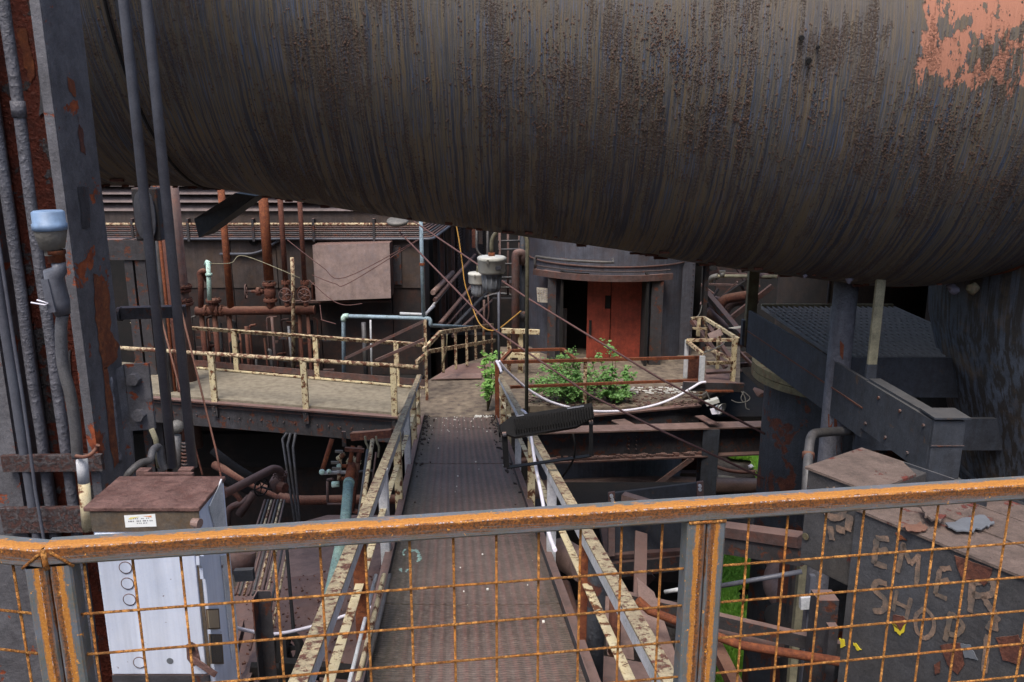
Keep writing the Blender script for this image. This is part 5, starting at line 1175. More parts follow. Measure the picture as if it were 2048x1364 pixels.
tbar('slope_beam', (1430, 1290, 7.4), (1480, 1390, 6.6), .1, .1, 'rustpipe', 'rust red pipe-like beam crossing the grass at the bottom')
for k, (px, y0_, y1_, t, r, mk) in enumerate(((1195, 1110, 1390, 4.9, .055, 'vessel'), (1232, 1180, 1330, 6.5, .05, 'rustpipe'))):
    q = at(px, y0_, t); q2 = at(px+4, y1_, t-.5); single('flaking_pipe', MB().tube([(q.x, q.y, q2.z-.5), (q.x, q.y, q.z)], r, 12), M[mk], ['flaking rust and slate vertical pipe just outside the right gangway rail', 'dark rust vertical pipe beyond the right gangway rail'][k], 'pipe')
single('cracked_pipe', MB().tube([at(1130, 1170, 6.5), at(1165, 1290, 5.6), at(1185, 1400, 5)], .045, 10), M['rustpipe'], 'cracked rust brown pipe running along the right kerb of the gangway', 'pipe')
single('pinkish_panel', MB().prism([at(1205, 1195, 7.2), at(1262, 1200, 7.2), at(1268, 1320, 6.6), at(1215, 1310, 6.6)], (0, .03, 0)), M['sheet'], 'tall pinkish panel seen through the right gangway rail', 'panel')
single('pinkish_panel', MB().prism([at(1275, 1160, 7.4), at(1310, 1190, 7.2), at(1380, 1390, 6.2), at(1290, 1390, 6.2)], (0, .05, 0)), M['sheet'], 'raking pinkish plate left of the double barrier post', 'panel')
single('slate_floor_plate', MB().prism([at(1200, 1310, 6.4), at(1400, 1345, 6.2), at(1400, 1430, 5.6), at(1200, 1430, 5.6)], (0, 0, -.04)), M['slate'], 'slate plate floor below the pinkish panels', 'plate')
single('thin_rail_cable', MB().tube(smooth_path([at(1178, 1090, 6), at(1165, 1110, 5.9), at(1162, 1140, 5.8), at(1180, 1190, 5.6), at(1190, 1230, 5.5)]), .008, 6), M['yellowgrey'], 'thin twisted cable hanging from the right gangway rail', 'cable')
single('round_pipe_end', MB().tube([at(1120, 1105, 7.6), at(1170, 1135, 7.2)], .14, 18), M['sheet'], 'pale dusty pipe seen between the posts of the right gangway rail', 'pipe')
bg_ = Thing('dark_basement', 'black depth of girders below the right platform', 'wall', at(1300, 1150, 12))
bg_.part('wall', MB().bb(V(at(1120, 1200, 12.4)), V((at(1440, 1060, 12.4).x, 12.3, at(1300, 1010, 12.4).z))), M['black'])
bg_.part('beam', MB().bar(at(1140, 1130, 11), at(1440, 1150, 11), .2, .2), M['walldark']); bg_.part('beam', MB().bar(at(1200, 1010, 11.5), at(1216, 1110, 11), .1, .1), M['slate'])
# grass, yard objects
def tuft_patch(pts_px, n, zz, h, name, lab, cat='grass'):
    P = [atz(px, py, zz) for px, py in pts_px]; cx = sum(p.x for p in P)/len(P); cy = sum(p.y for p in P)/len(P)
    x0, x1 = min(p.x for p in P), max(p.x for p in P); y0, y1 = min(p.y for p in P), max(p.y for p in P)
    def inside(x, y):
        c_ = False; j = len(P)-1
        for i in range(len(P)):
            if (P[i].y > y) != (P[j].y > y) and x < (P[j].x-P[i].x)*(y-P[i].y)/(P[j].y-P[i].y)+P[i].x: c_ = not c_
            j = i
        return c_
    m = MB(); k = 0
    while k < n:
        x, y = uni(x0, x1), uni(y0, y1)
        if not inside(x, y) or mnoise.noise(V((x*1.3, y*1.3, 2))) < -.25: continue
        k += 1; z = .25*mnoise.noise(V((x*.35, y*.35, 0)))+zz-.03; hh = h*uni(.5, 1.2); an = uni(0, 6.28); w = .02
        tip = V((x+uni(-.12, .12), y+uni(-.12, .12), z+hh)); dx, dy = math.cos(an)*w, math.sin(an)*w; b = len(m.v)
        m.v += [V((x-dx, y-dy, z)), V((x+dx, y+dy, z)), tip+V((dx*1.5, dy*1.5, -.25*hh)), tip]; m.face((b, b+1, b+2, b+3))
    o = single(name, m, M['grass'], lab, cat, kind='stuff', root=V((cx, cy, zz)))
tuft_patch([(1440, 1085), (1505, 1090), (1545, 1170), (1550, 1225), (1440, 1235)], 14000, .1, .22, 'grass', 'bright green grass strip between the double barrier post and curved duct')
tuft_patch([(1430, 1240), (1490, 1240), (1540, 1300), (1530, 1385), (1430, 1385)], 14000, .1, .22, 'grass', 'nearest patch of bright grass below the raking orange pipe')
tuft_patch([(1440, 905), (1500, 895), (1530, 960), (1522, 985), (1505, 930), (1460, 925)], 2500, .1, .22, 'weeds', 'weeds growing in the yard beyond the tan pipe', 'weeds')
m = MB().prism([atz(1500, 1190, .3), atz(1524, 1205, .3), atz(1526, 1250, .3), atz(1495, 1240, .3)], (0, 0, .05)); single('mossy_stone', m, M['olive'], 'flat mossy slab lying in the grass by the black pipe', 'stone')
single('tyre_ring', MB().lathe([(.9, 0), (1.0, .06), (.9, .12), (.85, .06), (.9, 0)], atz(1475, 925, .25), (0, 0, 1), 30), M['rustpipe'], 'rusty ring lying flat in the yard beyond the girder', 'ring')
m = MB().prism([atz(1436, 950, .32), atz(1470, 955, .32), atz(1478, 965, .32), atz(1436, 966, .32)], (0, 0, .02)); single('concrete_pad', m, M['concrete'], 'pale concrete pad in the yard beyond the tan pipe', 'slab')
single('rag', blob(atz(1502, 934, .3), .09, (0, 0, 1)), M['pvc'], 'small crumpled white rag on the yard ground', 'rag')

# ================================================================ RIGHT: VESSEL, WALKWAY, COLUMN
vt = 11.0; vc = at(1685, 735, 11.9); VX, VY = vc.x, vc.y
zf_ = 6.76
ve = Thing('flanged_vessel', 'dark flaking cylindrical vessel with a big bolted flange under the right of the duct', 'vessel', (VX, VY, 0))
ve.part('lower_shell', MB().lathe([(1.06, 0), (1.06, zf_-.1)], (VX, VY, 0), seg=48), M['vessel'])
ve.part('upper_shell', MB().lathe([(.98, zf_+.08), (.98, 9.6)], (VX, VY, 0), seg=48), M['vesselup'])
for z0, z1 in ((zf_-.13, zf_-.035), (zf_-.025, zf_+.08)):
    ve.part('flange', MB().lathe([(1.0, z0), (1.26, z0), (1.26, z1), (.98, z1)], (VX, VY, 0), seg=48, smooth=False), M['olive'])
for k in range(40):
    a = 2*math.pi*k/40; q = (VX+1.15*math.cos(a), VY+1.15*math.sin(a), zf_+.1)
    if math.sin(a) < .55: ve.part('bolt', MB().disc(q, (0, 0, 1), .032, .07, 6), M['rustpipe'])
for px, py, pts in ((0, 0, [(1595, 880), (1608, 890), (1605, 920), (1596, 950), (1588, 925), (1590, 900)]), (0, 0, [(1556, 865), (1568, 862), (1570, 905), (1560, 925), (1554, 900)])): pass
single('seam_strip', MB().bb((VX-.62, VY-.98*.79-.03, 7.1), (VX-.60, VY-.77, 9.3)), M['slate'], 'thin vertical seam down the brown upper shell of the vessel', 'seam')
# sheeting behind, under the duct; light on it put into the pale colour
single('pale_sheeting', MB().prism([at(1556, 538, 12.6), at(1666, 556, 12.6), at(1666, 578, 12.6), at(1600, 565, 12.6), at(1556, 544, 12.6)], (0, .05, 0)), M['yellowgrey'], 'pale yellowish strip of sheeting just under the duct left of the column', 'sheeting')
# brown wall behind vessel to the right
wr = Thing('right_building', 'dim brown wall and floor behind the vessel and grating', 'building', (8, 15, 0))
wr.part('wall', MB().bb((at(1590, 700, 15).x, 15, 0), (16, 15.3, 10.5)), M['vesselup'])
wr.part('roof', MB().bb((3.4, 8.2, 10.6), (16, 15.3, 10.8)), M['black'])
wr.part('side', MB().bb((6.6, 8.0, 0), (6.8, 15, 10.6)), M['vesselup'])
single('dark_hull', MB().lathe([(.7, 0), (.7, 10)], (5.35, 8.8, 0), seg=32), M['black'], 'black vertical pipe in deep shade left of the blue grey cone', 'pipe')
up_ = Thing('unseen_shade_deck', 'unseen sheet metal deck added above the right end of the duct to shade what lies below', 'deck', (8, 9, 13.5))
up_.part('plating', MB().bb((3.6, 2.5, 13.2), (17, 17, 13.4)), M['black']); up_.part('edge_beam', MB().bb((3.5, 2.5, 13.0), (3.6, 17, 13.5)), M['slate'])  # deck out of view, added to darken the girders and cone below
# round support column
q = at(1676, 740, 7.6)
rcx = Thing('support_column', 'blistered slate round column holding up the duct, flaked to rust at mid height', 'column', (q.x, q.y, 0))
rcx.part('shaft', MB().tube([(q.x, q.y, 0), (q.x, q.y, 9.25)], .105, 20), M['knobbly'])
for pts in ([(1656, 828), (1672, 830), (1675, 852), (1671, 867), (1657, 864)], [(1672, 892), (1683, 885), (1684, 903), (1674, 912)], [(1680, 680), (1688, 690), (1686, 720), (1680, 710)]):
    m = MB(); n_ = len(pts); mid = [at(px, py, 7.0) for px, py in pts]
    pr_ = []
    for px, py in pts:
        d = ray(px, py); dx, dy = d.x, d.y; k_ = (q.x*dx+q.y*dy)/(dx*dx+dy*dy); cl = V((dx*k_, dy*k_, 0)); off = (cl-V((q.x, q.y, 0))).length; back = math.sqrt(max(0, .107**2-off**2)); kk = k_-back/math.hypot(dx, dy)
        pr_.append(V((0, 0, CZ))+d*kk)
    m.v = pr_; m.face(range(n_)); rcx.part('rust_patch', m, M['rustorange'])
# girder walkway
z8 = 8.03
gl0, gl1 = atz(1500, 620, z8), atz(1868, 838, z8)
gw = Thing('girder_walkway', 'blue grey plated walkway girder running back from the cone under the duct', 'walkway', (gl0+gl1)/2)
d_ = (gl1-gl0).normalized(); mdl = lerp(gl0, gl1, .60)
brk = onl(gl0, gl1, 1735)
for nm, z_, h_ in (('upper_plate', -.125, .24), ('lower_plate', -.385, .25)):
    gw.part(nm, MB().bar(gl0+V((0, 0, z_)), brk+V((0, 0, z_)), .03, h_), M['bluegirder'])
gw.part('stair_girder', MB().bar(brk+V((0, 0, -.22)), gl1+V((0, 0, -.22)), .03, .42), M['bluegirder']); gw.part('girder_flange', MB().bar(brk+V((.06, 0, .0)), gl1+V((.06, 0, .0)), .1, .02), M['bluegirder'])
bx_ = gl1
bx_ = gl1
for k in range(6):
    q = lerp(brk, gl1, (k+.5)/6); gw.part('bolt', MB().disc(q+V((-.02, 0, -.08 if k % 2 else -.36)), V((d_.y, -d_.x, 0))*-1, .014, .02, 6), M['slate'])
gw.part('rust_run', MB().bar(gl0+V((-.018, 0, -.25)), brk+V((-.018, 0, -.25)), .012, .012), M['rustpipe'])
gw.part('weld_line', MB().bb((bx_.x-.015, bx_.y-.036, z8-.2), (bx_.x+.225, bx_.y-.031, z8-.19)), M['slate'])
gw.part('bearing_box', MB().bb((bx_.x-.01, bx_.y-.03, z8-.45), (bx_.x+.22, bx_.y+.15, z8-.01)), M['bluegirder'], bevel=.006)
gw.part('box_cap', MB().bb((bx_.x-.02, bx_.y-.05, z8+.013), (bx_.x+.24, bx_.y+.18, z8+.025)), M['bluegirder'])
p_ = at(1843, 868, bx_.y/1.0); 
gw.part('gusset', MB().prism([V((bx_.x-.05, bx_.y-.06, z8-.45)), V((bx_.x+.25, bx_.y-.06, z8-.45)), V((bx_.x+.27, bx_.y-.06, z8-1.1)), V((bx_.x+.12, bx_.y-.06, z8-.9)), V((bx_.x-.05, bx_.y-.06, z8-.6))], (0, .02, 0)), M['bluegirder'])
gw.part('seat_plate', MB().bb((bx_.x-.2, bx_.y-.04, z8-.47), (bx_.x+.24, bx_.y+.2, z8-.452)), M['bluegirder'])
gt_ = MB(); 
g0 = brk+V((.1, .6, -.05)); gy0, gy1 = brk.y+.0, gl0.y+.4; gx0, gx1 = brk.x+.08, brk.x+1.7
for k in range(26): x = lerp(gx0, gx1, k/25); gt_.bb((x-.003, gy0+.9, z8-.07), (x+.003, gy1, z8-.03))
for k in range(16): y = lerp(gy0+.9, gy1, k/15); gt_.bb((gx0, y-.004, z8-.055), (gx1, y+.004, z8-.045))
gw.part('grating', gt_, M['grating'], kind='stuff')
gw.part('cross_girder', MB().bb((gx0, gy0+.82, z8-.42), (gx1+.3, gy0+.86, z8-.03)), M['bluegirder']); gw.part('under_plate', MB().bb((gx0, gy0+.3, z8-.75), (gx1, gy0+.34, z8-.45)), M['bluegirder'])
gw.part('grating_lip', MB().bb((gx0, gy1, z8-.08), (gx1, gy1+.03, z8-.01)), M['yellowgrey'])
q = at(1502, 620, 9.8)
gw.part('end_post', MB().bar((q.x, q.y, zrow(690, q.y)), (q.x, q.y, 9.3), .12, .08, (0, 1, 0)), M['olive'])
gw.part('end_post_edge', MB().bar((q.x-.075, q.y+.02, zrow(690, q.y)), (q.x-.075, q.y+.02, zrow(640, q.y)), .03, .08, (0, 1, 0)), M['bluegirder'])
q = at(1753, 640, 6.9)
hp2 = Thing('hanger_post', 'pale yellow hanger post with blue grey foot, right of the round column', 'post', (q.x, q.y, 8))
hp2.part('painted_length', MB().bar((q.x, q.y, zrow(728, q.y)), (q.x, q.y, 9.4), .075, .03, (0, 1, 0)), M['yellowgrey']); hp2.part('foot', MB().bar((q.x-.0, q.y, zrow(815, q.y)), (q.x, q.y, zrow(728, q.y)), .085, .032, (0, 1, 0)), M['bluegirder'])
hp2.part('edge_angle', MB().bar((q.x+.04, q.y+.01, zrow(775, q.y)), (q.x+.04, q.y+.01, 9.4), .006, .03, (0, 1, 0)), M['rustpipe'])
ap = Thing('arched_pipe', 'brown pipe arching out from behind the column and down past the vessel', 'pipe', at(1610, 960, 7))
ap.part('pipe', MB().tube([at(1612, 1000, 6.6), at(1617, 905, 6.9), at(1622, 868, 7), at(1660, 863, 7.3), at(1810, 856, 8)], .04, 12, rad=.22), M['conduit2'])
ap.part('coupling', MB().tube([at(1616, 918, 6.88), at(1617, 905, 6.9)], .05, 12), M['rustpipe'])
single('thin_arc_cable', MB().tube(smooth_path([at(1722, 895, 7.5), at(1740, 865, 7.5), at(1765, 850, 7.6), at(1800, 846, 7.7)]), .012, 6), M['conduit2'], 'thin cable curving behind the box, beyond the brown arched pipe', 'cable')

# ================================================================ LETTERED STEEL BOXES, RIGHT FOREGROUND
AX = V((-.555, .832, 0)); BX = V((.832, .555, 0)); UP = V((0, 0, 1))
zA = 8.436; cA = atz(1615, 938, zA); zB = 8.34; cB = atz(1712, 1020, zB)
ba_ = Thing('small_steel_box', 'smaller slate steel box with pinkish peeling top, at the far end of the lettered box', 'box', cA-V((0, 0, .5)))
LA, LBd = .345, .45
def face_pt(c, s, h): return c-AX*s+V((0, 0, -h))
ba_.part('lid', MB().prism([cA-AX*-.01-BX*.008+UP*.0, cA-AX*LA-BX*.008, cA-AX*LA+BX*(LBd-.10), cA-AX*(LA*.62)+BX*LBd, cA+AX*.01+BX*LBd], (0, 0, .012)), M['boxtop'])
m = MB(); c = (cA+(cA-AX*LA))/2+BX*LBd/2-UP*.25; m.box(c-UP*.002, (LA, LBd-.01, .5), (AX, BX, UP)); ba_.part('casing', m, M['boxside'], bevel=.004)
ba_.part('wing_plate', MB().prism([cA-AX*.2+BX*(LBd+.02), cA-AX*.62+BX*(LBd+.02), cA-AX*.62+BX*(LBd+.02)-UP*.09, cA-AX*.2+BX*(LBd+.02)-UP*.09], BX*.01), M['bluegirder'])
BL, BD, BH = 1.5, (atz(1887, 962, zB)-cB).dot(BX), 1.6
bb_ = Thing('lettered_steel_box', 'big slate steel box with peach brushed lettering and torn rusty patches', 'box', cB-V((0, 0, BH)))
c = cB-AX*BL/2+BX*BD/2-UP*(BH/2+.002); bb_.part('casing', MB().box(c, (BL, BD, BH), (AX, BX, UP)), M['boxside'])
widths = [0, .24, .27, .8]
for s0, s1 in ((0, BD*.36), (BD*.36+.008, BD*.72), (BD*.72+.008, BD)):   # lid strips seen from above
    m = MB().prism([cB-AX*0+BX*(s0 if s0 else -.01), cB-AX*BL+BX*(s0 if s0 else -.01), cB-AX*BL+BX*min(s1, BD), cB+BX*min(s1, BD)], (0, 0, .012+.004*(s0 > 0)))
    bb_.part('lid_sheet', m, M['boxtop'])
def onB(px, py, out=.004):   # picture point on the long lettered face
    d = ray(px, py); o = V((0, 0, CZ)); p0 = cB-BX*out; k = (p0-o).dot(BX)/d.dot(BX); return o+d*k
def onT(px, py, z): return atz(px, py, z)
# torn flaps on the lid
def ragged(pts, amp, fn, n=4):
    out = []
    for i in range(len(pts)):
        a, b = pts[i], pts[(i+1) % len(pts)]
        for k in range(n):
            t = k/n; out.append((lerp(V((*a, 0)), V((*b, 0)), t).x+uni(-amp, amp), lerp(V((*a, 0)), V((*b, 0)), t).y+uni(-amp, amp)))
    return [fn(x, y) for x, y in out]
random.seed(31)
for pts, mk, z, th, nm in (([(1893, 1050), (1960, 1030), (1990, 1047), (1975, 1055), (1945, 1062), (1905, 1062)], 'bluegrey_flake', zB+.03, .006, 'torn_flap'), ([(1840, 1010), (1880, 1012), (1893, 1030), (1880, 1045), (1850, 1035)], 'boxtop', zB+.05, .01, 'torn_flap'),
        ([(1805, 1052), (1840, 1045), (1858, 1058), (1840, 1066), (1815, 1062)], 'rustpipe', zB+.022, .003, 'rust_scale')):
    bb_.part(nm, MB().prism(ragged(pts, 3.2, lambda x, y: atz(x, y, z)), (0, 0, th)), M[mk])
for pts, mk, nm in (([(1908, 1110), (1985, 1138), (1978, 1160), (1968, 1172), (1950, 1158), (1925, 1160), (1915, 1135)], 'rustpipe', 'rusted_through_patch'), ([(1880, 1290), (1920, 1285), (1928, 1330), (1915, 1350), (1895, 1330)], 'rustpipe', 'rusted_through_patch'),
        ([(1992, 1275), (2035, 1270), (2050, 1300), (2040, 1330), (2005, 1320)], 'rustpipe', 'rusted_through_patch'), ([(1868, 1330), (1880, 1322), (1880, 1345), (1870, 1350)], 'rustpipe', 'rusted_through_patch'), ([(1785, 1230), (1806, 1232), (1812, 1245), (1800, 1262), (1786, 1252)], 'rustpipe', 'rusted_through_patch'),
        ([(1920, 1288), (1940, 1290), (1955, 1320), (1930, 1315)], 'bluegrey_flake', 'torn_flap'), ([(1784, 1245), (1792, 1248), (1800, 1262), (1812, 1246), (1808, 1262), (1800, 1270), (1790, 1262)], 'yellow', 'yellow_flake'),
        ([(1679, 1277), (1688, 1280), (1690, 1292), (1681, 1296)], 'yellow', 'yellow_flake'), ([(1705, 1286), (1712, 1288), (1722, 1300), (1715, 1302)], 'yellow', 'yellow_flake'), ([(1790, 1064), (1800, 1070), (1812, 1080), (1796, 1080)], 'rustorange', 'rusted_through_patch')):
    m = MB(); fl = ragged(pts, 1.2, lambda x, y: onB(x, y, .006)); m.prism(fl, BX*.004); bb_.part(nm, m, M[mk])
# brushed letters E M E R / S H O W  (strokes as picture polylines on the face)
def strokes(th, name, lines, w, fn, mk='peach'):
    m = MB()
    for ln_ in lines:
        P = [fn(*p) for p in ln_]
        pts = smooth_path(P, 8 if len(P) > 2 else 12); sd0 = uni(0, 99)
        L_, Rr = [], []
        for i, p in enumerate(pts):
            d = (pts[min(i+1, len(pts)-1)]-pts[max(i-1, 0)]).normalized(); s_ = d.cross(BX).normalized(); ww = w*(1+.35*mnoise.noise(V((i*.45, sd0, 0))))*(.75 if i in (0, len(pts)-1) else 1)/2
            L_.append(p+s_*ww); Rr.append(p-s_*ww*(1+.3*mnoise.noise(V((i*.6, sd0, 4)))))
        for i in range(len(pts)-1):
            b = len(m.v); m.v += [L_[i], L_[i+1], Rr[i+1], Rr[i]]; m.face((b, b+1, b+2, b+3))
    th.part(name, m, M[mk])
W1 = .027
strokes(bb_, 'letter_e', [[(1753, 1078), (1748, 1128)], [(1752, 1076), (1778, 1078)], [(1750, 1102), (1776, 1100)], [(1748, 1126), (1774, 1134)]], W1, onB)
strokes(bb_, 'letter_m', [[(1808, 1085), (1795, 1145)], [(1806, 1088), (1820, 1128)], [(1820, 1128), (1838, 1112)], [(1838, 1108), (1832, 1174)]], W1*.8, onB)
strokes(bb_, 'letter_e', [[(1880, 1138), (1870, 1188)], [(1880, 1138), (1902, 1136)], [(1876, 1164), (1898, 1160)], [(1870, 1188), (1894, 1198)]], W1*.75, onB)
strokes(bb_, 'letter_r', [[(1945, 1165), (1940, 1225)], [(1945, 1166), (1975, 1158), (1988, 1172), (1978, 1190), (1944, 1190)], [(1966, 1192), (1985, 1225)]], W1, onB)
strokes(bb_, 'letter_s', [[(1774, 1168), (1755, 1164), (1748, 1178), (1770, 1200), (1766, 1220), (1746, 1222)]], W1, onB)
strokes(bb_, 'letter_h', [[(1794, 1180), (1786, 1222)], [(1822, 1196), (1812, 1238)], [(1790, 1204), (1816, 1216)]], W1*.7, onB)
strokes(bb_, 'letter_o', [[(1850, 1216), (1832, 1232), (1834, 1262), (1850, 1276), (1866, 1262), (1866, 1236), (1850, 1216)]], W1*.7, onB)
strokes(bb_, 'letter_w', [[(1902, 1224), (1890, 1282)], [(1902, 1226), (1926, 1250), (1914, 1268), (1896, 1268)]], W1*.8, onB)
strokes(bb_, 'letter_w', [[(1996, 1232), (1975, 1260)], [(1976, 1270), (1968, 1345)], [(1986, 1215), (1990, 1262)]], W1, onB)
def onA(px, py, out=.004):
    d = ray(px, py); o = V((0, 0, CZ)); p0 = cA-BX*out; k = (p0-o).dot(BX)/d.dot(BX); return o+d*k
strokes(ba_, 'letter_mark', [[(1660, 978), (1650, 994), (1656, 1030), (1682, 1032), (1690, 1000), (1664, 978)], [(1700, 1030), (1696, 1062)], [(1660, 1052), (1664, 1080)], [(1672, 1056), (1690, 1062)]], .034, onA)
ba_.part('small_hole', MB().disc(onA(1611, 1073, .003), BX, .018, .004, 10), M['olive'])

# ================================================================ LEFT FOREGROUND: COLUMN, CONDUITS
CXx = -2.15; y_n, y_f = 4.03, 4.39
col = Thing('steel_column', 'huge rust flaking steel H column at the left edge with conduits in its web', 'column', (CXx-.3, 4, 0))
col.part('right_flange', MB().bb((CXx-.022, y_n, 4), (CXx, y_f, 14)), M['slate_near'], bevel=.003)
col.part('flange_edge', MB().bb((CXx-.05, y_n-.012, 4), (CXx-.001, y_n-.001, 14)), M['slate_near'], bevel=.003)
col.part('web', MB().bb((CXx-1.1, y_n+.30, 4), (CXx-.02, y_n+.33, 14)), M['webrust'])
col.part('left_flange', MB().bb((CXx-1.0, y_n-.02, 4), (CXx-.42, y_n+.28, 14)), M['slate_near'])
# flaked sheets of paint on the web
def onY(y): return lambda px, py: aty(px, py, y)
random.seed(8)
for pts, mk, dy in (([(34, 55), (52, 60), (66, 110), (72, 150), (60, 165), (46, 120)], 'peach', .002), ([(150, 560), (162, 560), (165, 700), (152, 700)], 'slate_near', .004), ([(118, 720), (140, 700), (150, 800), (135, 850), (112, 830)], 'slate_near', .004), ([(75, 110), (86, 130), (92, 225), (80, 230)], 'slate_near', .004)):
    m = MB().prism(ragged(pts, 3, onY(y_n+.30-dy-.004), 4), (0, .003, 0)); col.part('paint_flake', m, M[mk] if mk != 'peach' else M['rustorange'])
def onX(px, py, x=CXx+.003):
    d = ray(px, py); return V((0, 0, CZ))+d*(x/d.x)
for pts, mk in (([(186, 545), (197, 550), (205, 565), (214, 560), (219, 600), (222, 660), (238, 690), (232, 720), (206, 740), (198, 690), (190, 620)], 'rustorange'), ([(205, 740), (214, 735), (226, 800), (240, 920), (228, 935), (216, 860)], 'rustorange'), ([(133, 150), (150, 165), (150, 195), (140, 185)], 'rustorange'), ([(155, 230), (164, 260), (170, 310), (160, 300)], 'rustpipe'), ([(157, 375), (176, 372), (180, 455), (165, 458)], 'slate')):
    m = MB(); fl = ragged(pts, 2.2, onX, 4); m.v = fl; m.face(range(len(fl))); col.part('rust_flake_patch', m, M[mk])
# brackets across the web
for k, (y0_, y1_, pxr) in enumerate(((910, 943, 206), (1015, 1065, 172))):
    yb = y_n-.06; a = aty(6, (y0_+y1_)/2, yb); b = aty(pxr, (y0_+y1_)/2-2, yb); h = zrow(y0_, yb)-zrow(y1_, yb)
    single('cross_bracket', MB().bar(a, b, .03, h), M['pitted'], ['upper pitted bracket clamped across the conduits of the near column', 'lower pitted channel bracket across the conduits beside the cabinet'][k], 'bracket', bevel=.003)
def vcon(pxb, pyb, y, r, mk, lab, z0=6, z1=13.5, nm='conduit', wob=.004):
    p = aty(pxb, pyb, y); z = z0; pts = []
    while z <= z1: pts.append(V((p.x+uni(-wob, wob), y, z))); z += .25
    m = MB().tube(pts, r, 14)
    c_ = Thing(nm, lab, 'conduit', (p.x, y, z0)); c_.part('pipe', m, M[mk])
    return c_, p
c1, p = vcon(28, 500, y_n-.0, .026, 'knobbly', 'left thickly painted knobbly conduit on the near column web')
c2, p = vcon(76, 500, y_n-.0, .027, 'knobbly', 'right thickly painted knobbly conduit on the near column web')
c2.part('coupling', MB().tube([(p.x, y_n, zrow(235, y_n)), (p.x, y_n, zrow(202, y_n))], .033, 14), M['knobbly'])
vcon(-14, 500, y_n-.05, .022, 'conduit', 'grey conduit cut by the left edge of the picture', z0=5)
vcon(18, 620, y_n-.12, .008, 'conduit', 'thin grey wire-like conduit left of the knobbly pair', z0=5)
# fixture with blue cap
fy = 3.45
fxm = Thing('capped_fitting', 'blue capped breather fitting on a grey conduit body at the near column', 'electrical fitting', aty(110, 620, fy))
cxp = aty(99, 450, fy).x
zz = lambda py: zrow(py, fy)
sc1 = 1/FP*3.6
fxm.part('cap', MB().lathe([(0, zz(421)), (.055, zz(421)), (.063, zz(424)), (.063, zz(446)), (.067, zz(447)), (.067, zz(460)), (0, zz(460))], (cxp, fy, 0), seg=24), M['bluecap'])
fxm.part('cup', MB().lathe([(.063, zz(460)), (.060, zz(470)), (.047, zz(497)), (.034, zz(499)), (.034, zz(510))], (cxp, fy, 0), seg=24), M['alu'])
fxm.part('collar', MB().lathe([(.038, zz(500)), (.038, zz(508)), (.033, zz(508)), (.033, zz(524)), (.03, zz(524))], (cxp+.012, fy, 0), seg=20), M['rustorange'])
xb_ = aty(114, 580, fy).x
fxm.part('conduit_body', MB().tube([(cxp+.015, fy, zz(520)), (cxp+.018, fy, zz(540)), (xb_-.005, fy, zz(548)), (xb_+.003, fy, zz(605)), (xb_+.012, fy, zz(630))], [.028, .03, .042, .042, .03], 18), M['conduit'])
fxm.part('cover_plate', MB().bar((xb_-.02, fy-.045, zz(555)), (xb_-.005, fy-.045, zz(620)), .03, .012, (0, 1, 0)), M['conduit'])
xq = aty(122, 680, fy).x
low = Thing('curved_conduit', 'grey conduit bending down from the capped fitting, white and tan paint at its foot', 'conduit', aty(168, 990, fy))
low.part('pipe', MB().tube(smooth_path([V((xb_+.012, fy, zz(628))), aty(122, 660, fy), aty(126, 730, fy), aty(141, 790, fy), aty(150, 850, fy), aty(155, 915, fy)]), .024, 12), M['conduit2'])
low.part('white_length', MB().tube([aty(163, 915, fy), aty(168, 965, fy)], .0245, 12), M['whitepaint']); low.part('tan_length', MB().tube([aty(168, 965, fy), aty(176, 1060, fy)], .0245, 12), M['cream'])
cl = MB().tube(smooth_path([aty(152, 912, fy-.03), aty(165, 914, fy-.04), aty(180, 910, fy-.03), aty(192, 898, fy), aty(196, 890, fy)]), .009, 8); low.part('clamp', cl, M['rustpipe'])
single('twisted_tie', MB().tube([aty(62, 605, fy-.06), aty(90, 610, fy-.06), aty(96, 606, fy-.06), aty(74, 600, fy-.06)], .0035, 6), M['pvc'], 'white wire tie twisted round the conduit body', 'wire tie')
# gusset bracket with bolts right of the column
gy = 4.35
gs = Thing('gusset_bracket', 'welded slate gusset bracket with two big bolts on the near column', 'bracket', aty(262, 860, gy))
gs.part('face_plate', MB().prism([aty(x, y, gy) for x, y in ((248, 729), (296, 727), (310, 858), (262, 862))], (0, .02, 0)), M['slate_near'])
gs.part('side_plate', MB().prism([aty(217, 750, gy-.08), aty(246, 729, gy), aty(262, 862, gy), aty(270, 960, gy), aty(250, 965, gy-.05), aty(232, 880, gy-.08)], (0, .02, 0)), M['slate_near'])
wb = MB().tube([aty(219, 755, gy-.1)+V((uni(-.004, .004), 0, uni(-.004, .004)))]+[lerp(aty(219, 755, gy-.1), aty(240, 925, gy-.12), k/20)+V((uni(-.006, .006), 0, 0)) for k in range(1, 21)], .012, 7); gs.part('weld_bead', wb, M['knobbly'])
for px, py in ((268, 758), (278, 830)): gs.part('bolt', MB().disc(aty(px, py, gy-.02), (0, 1, 0), .034, .05, 6), M['slate_near'])
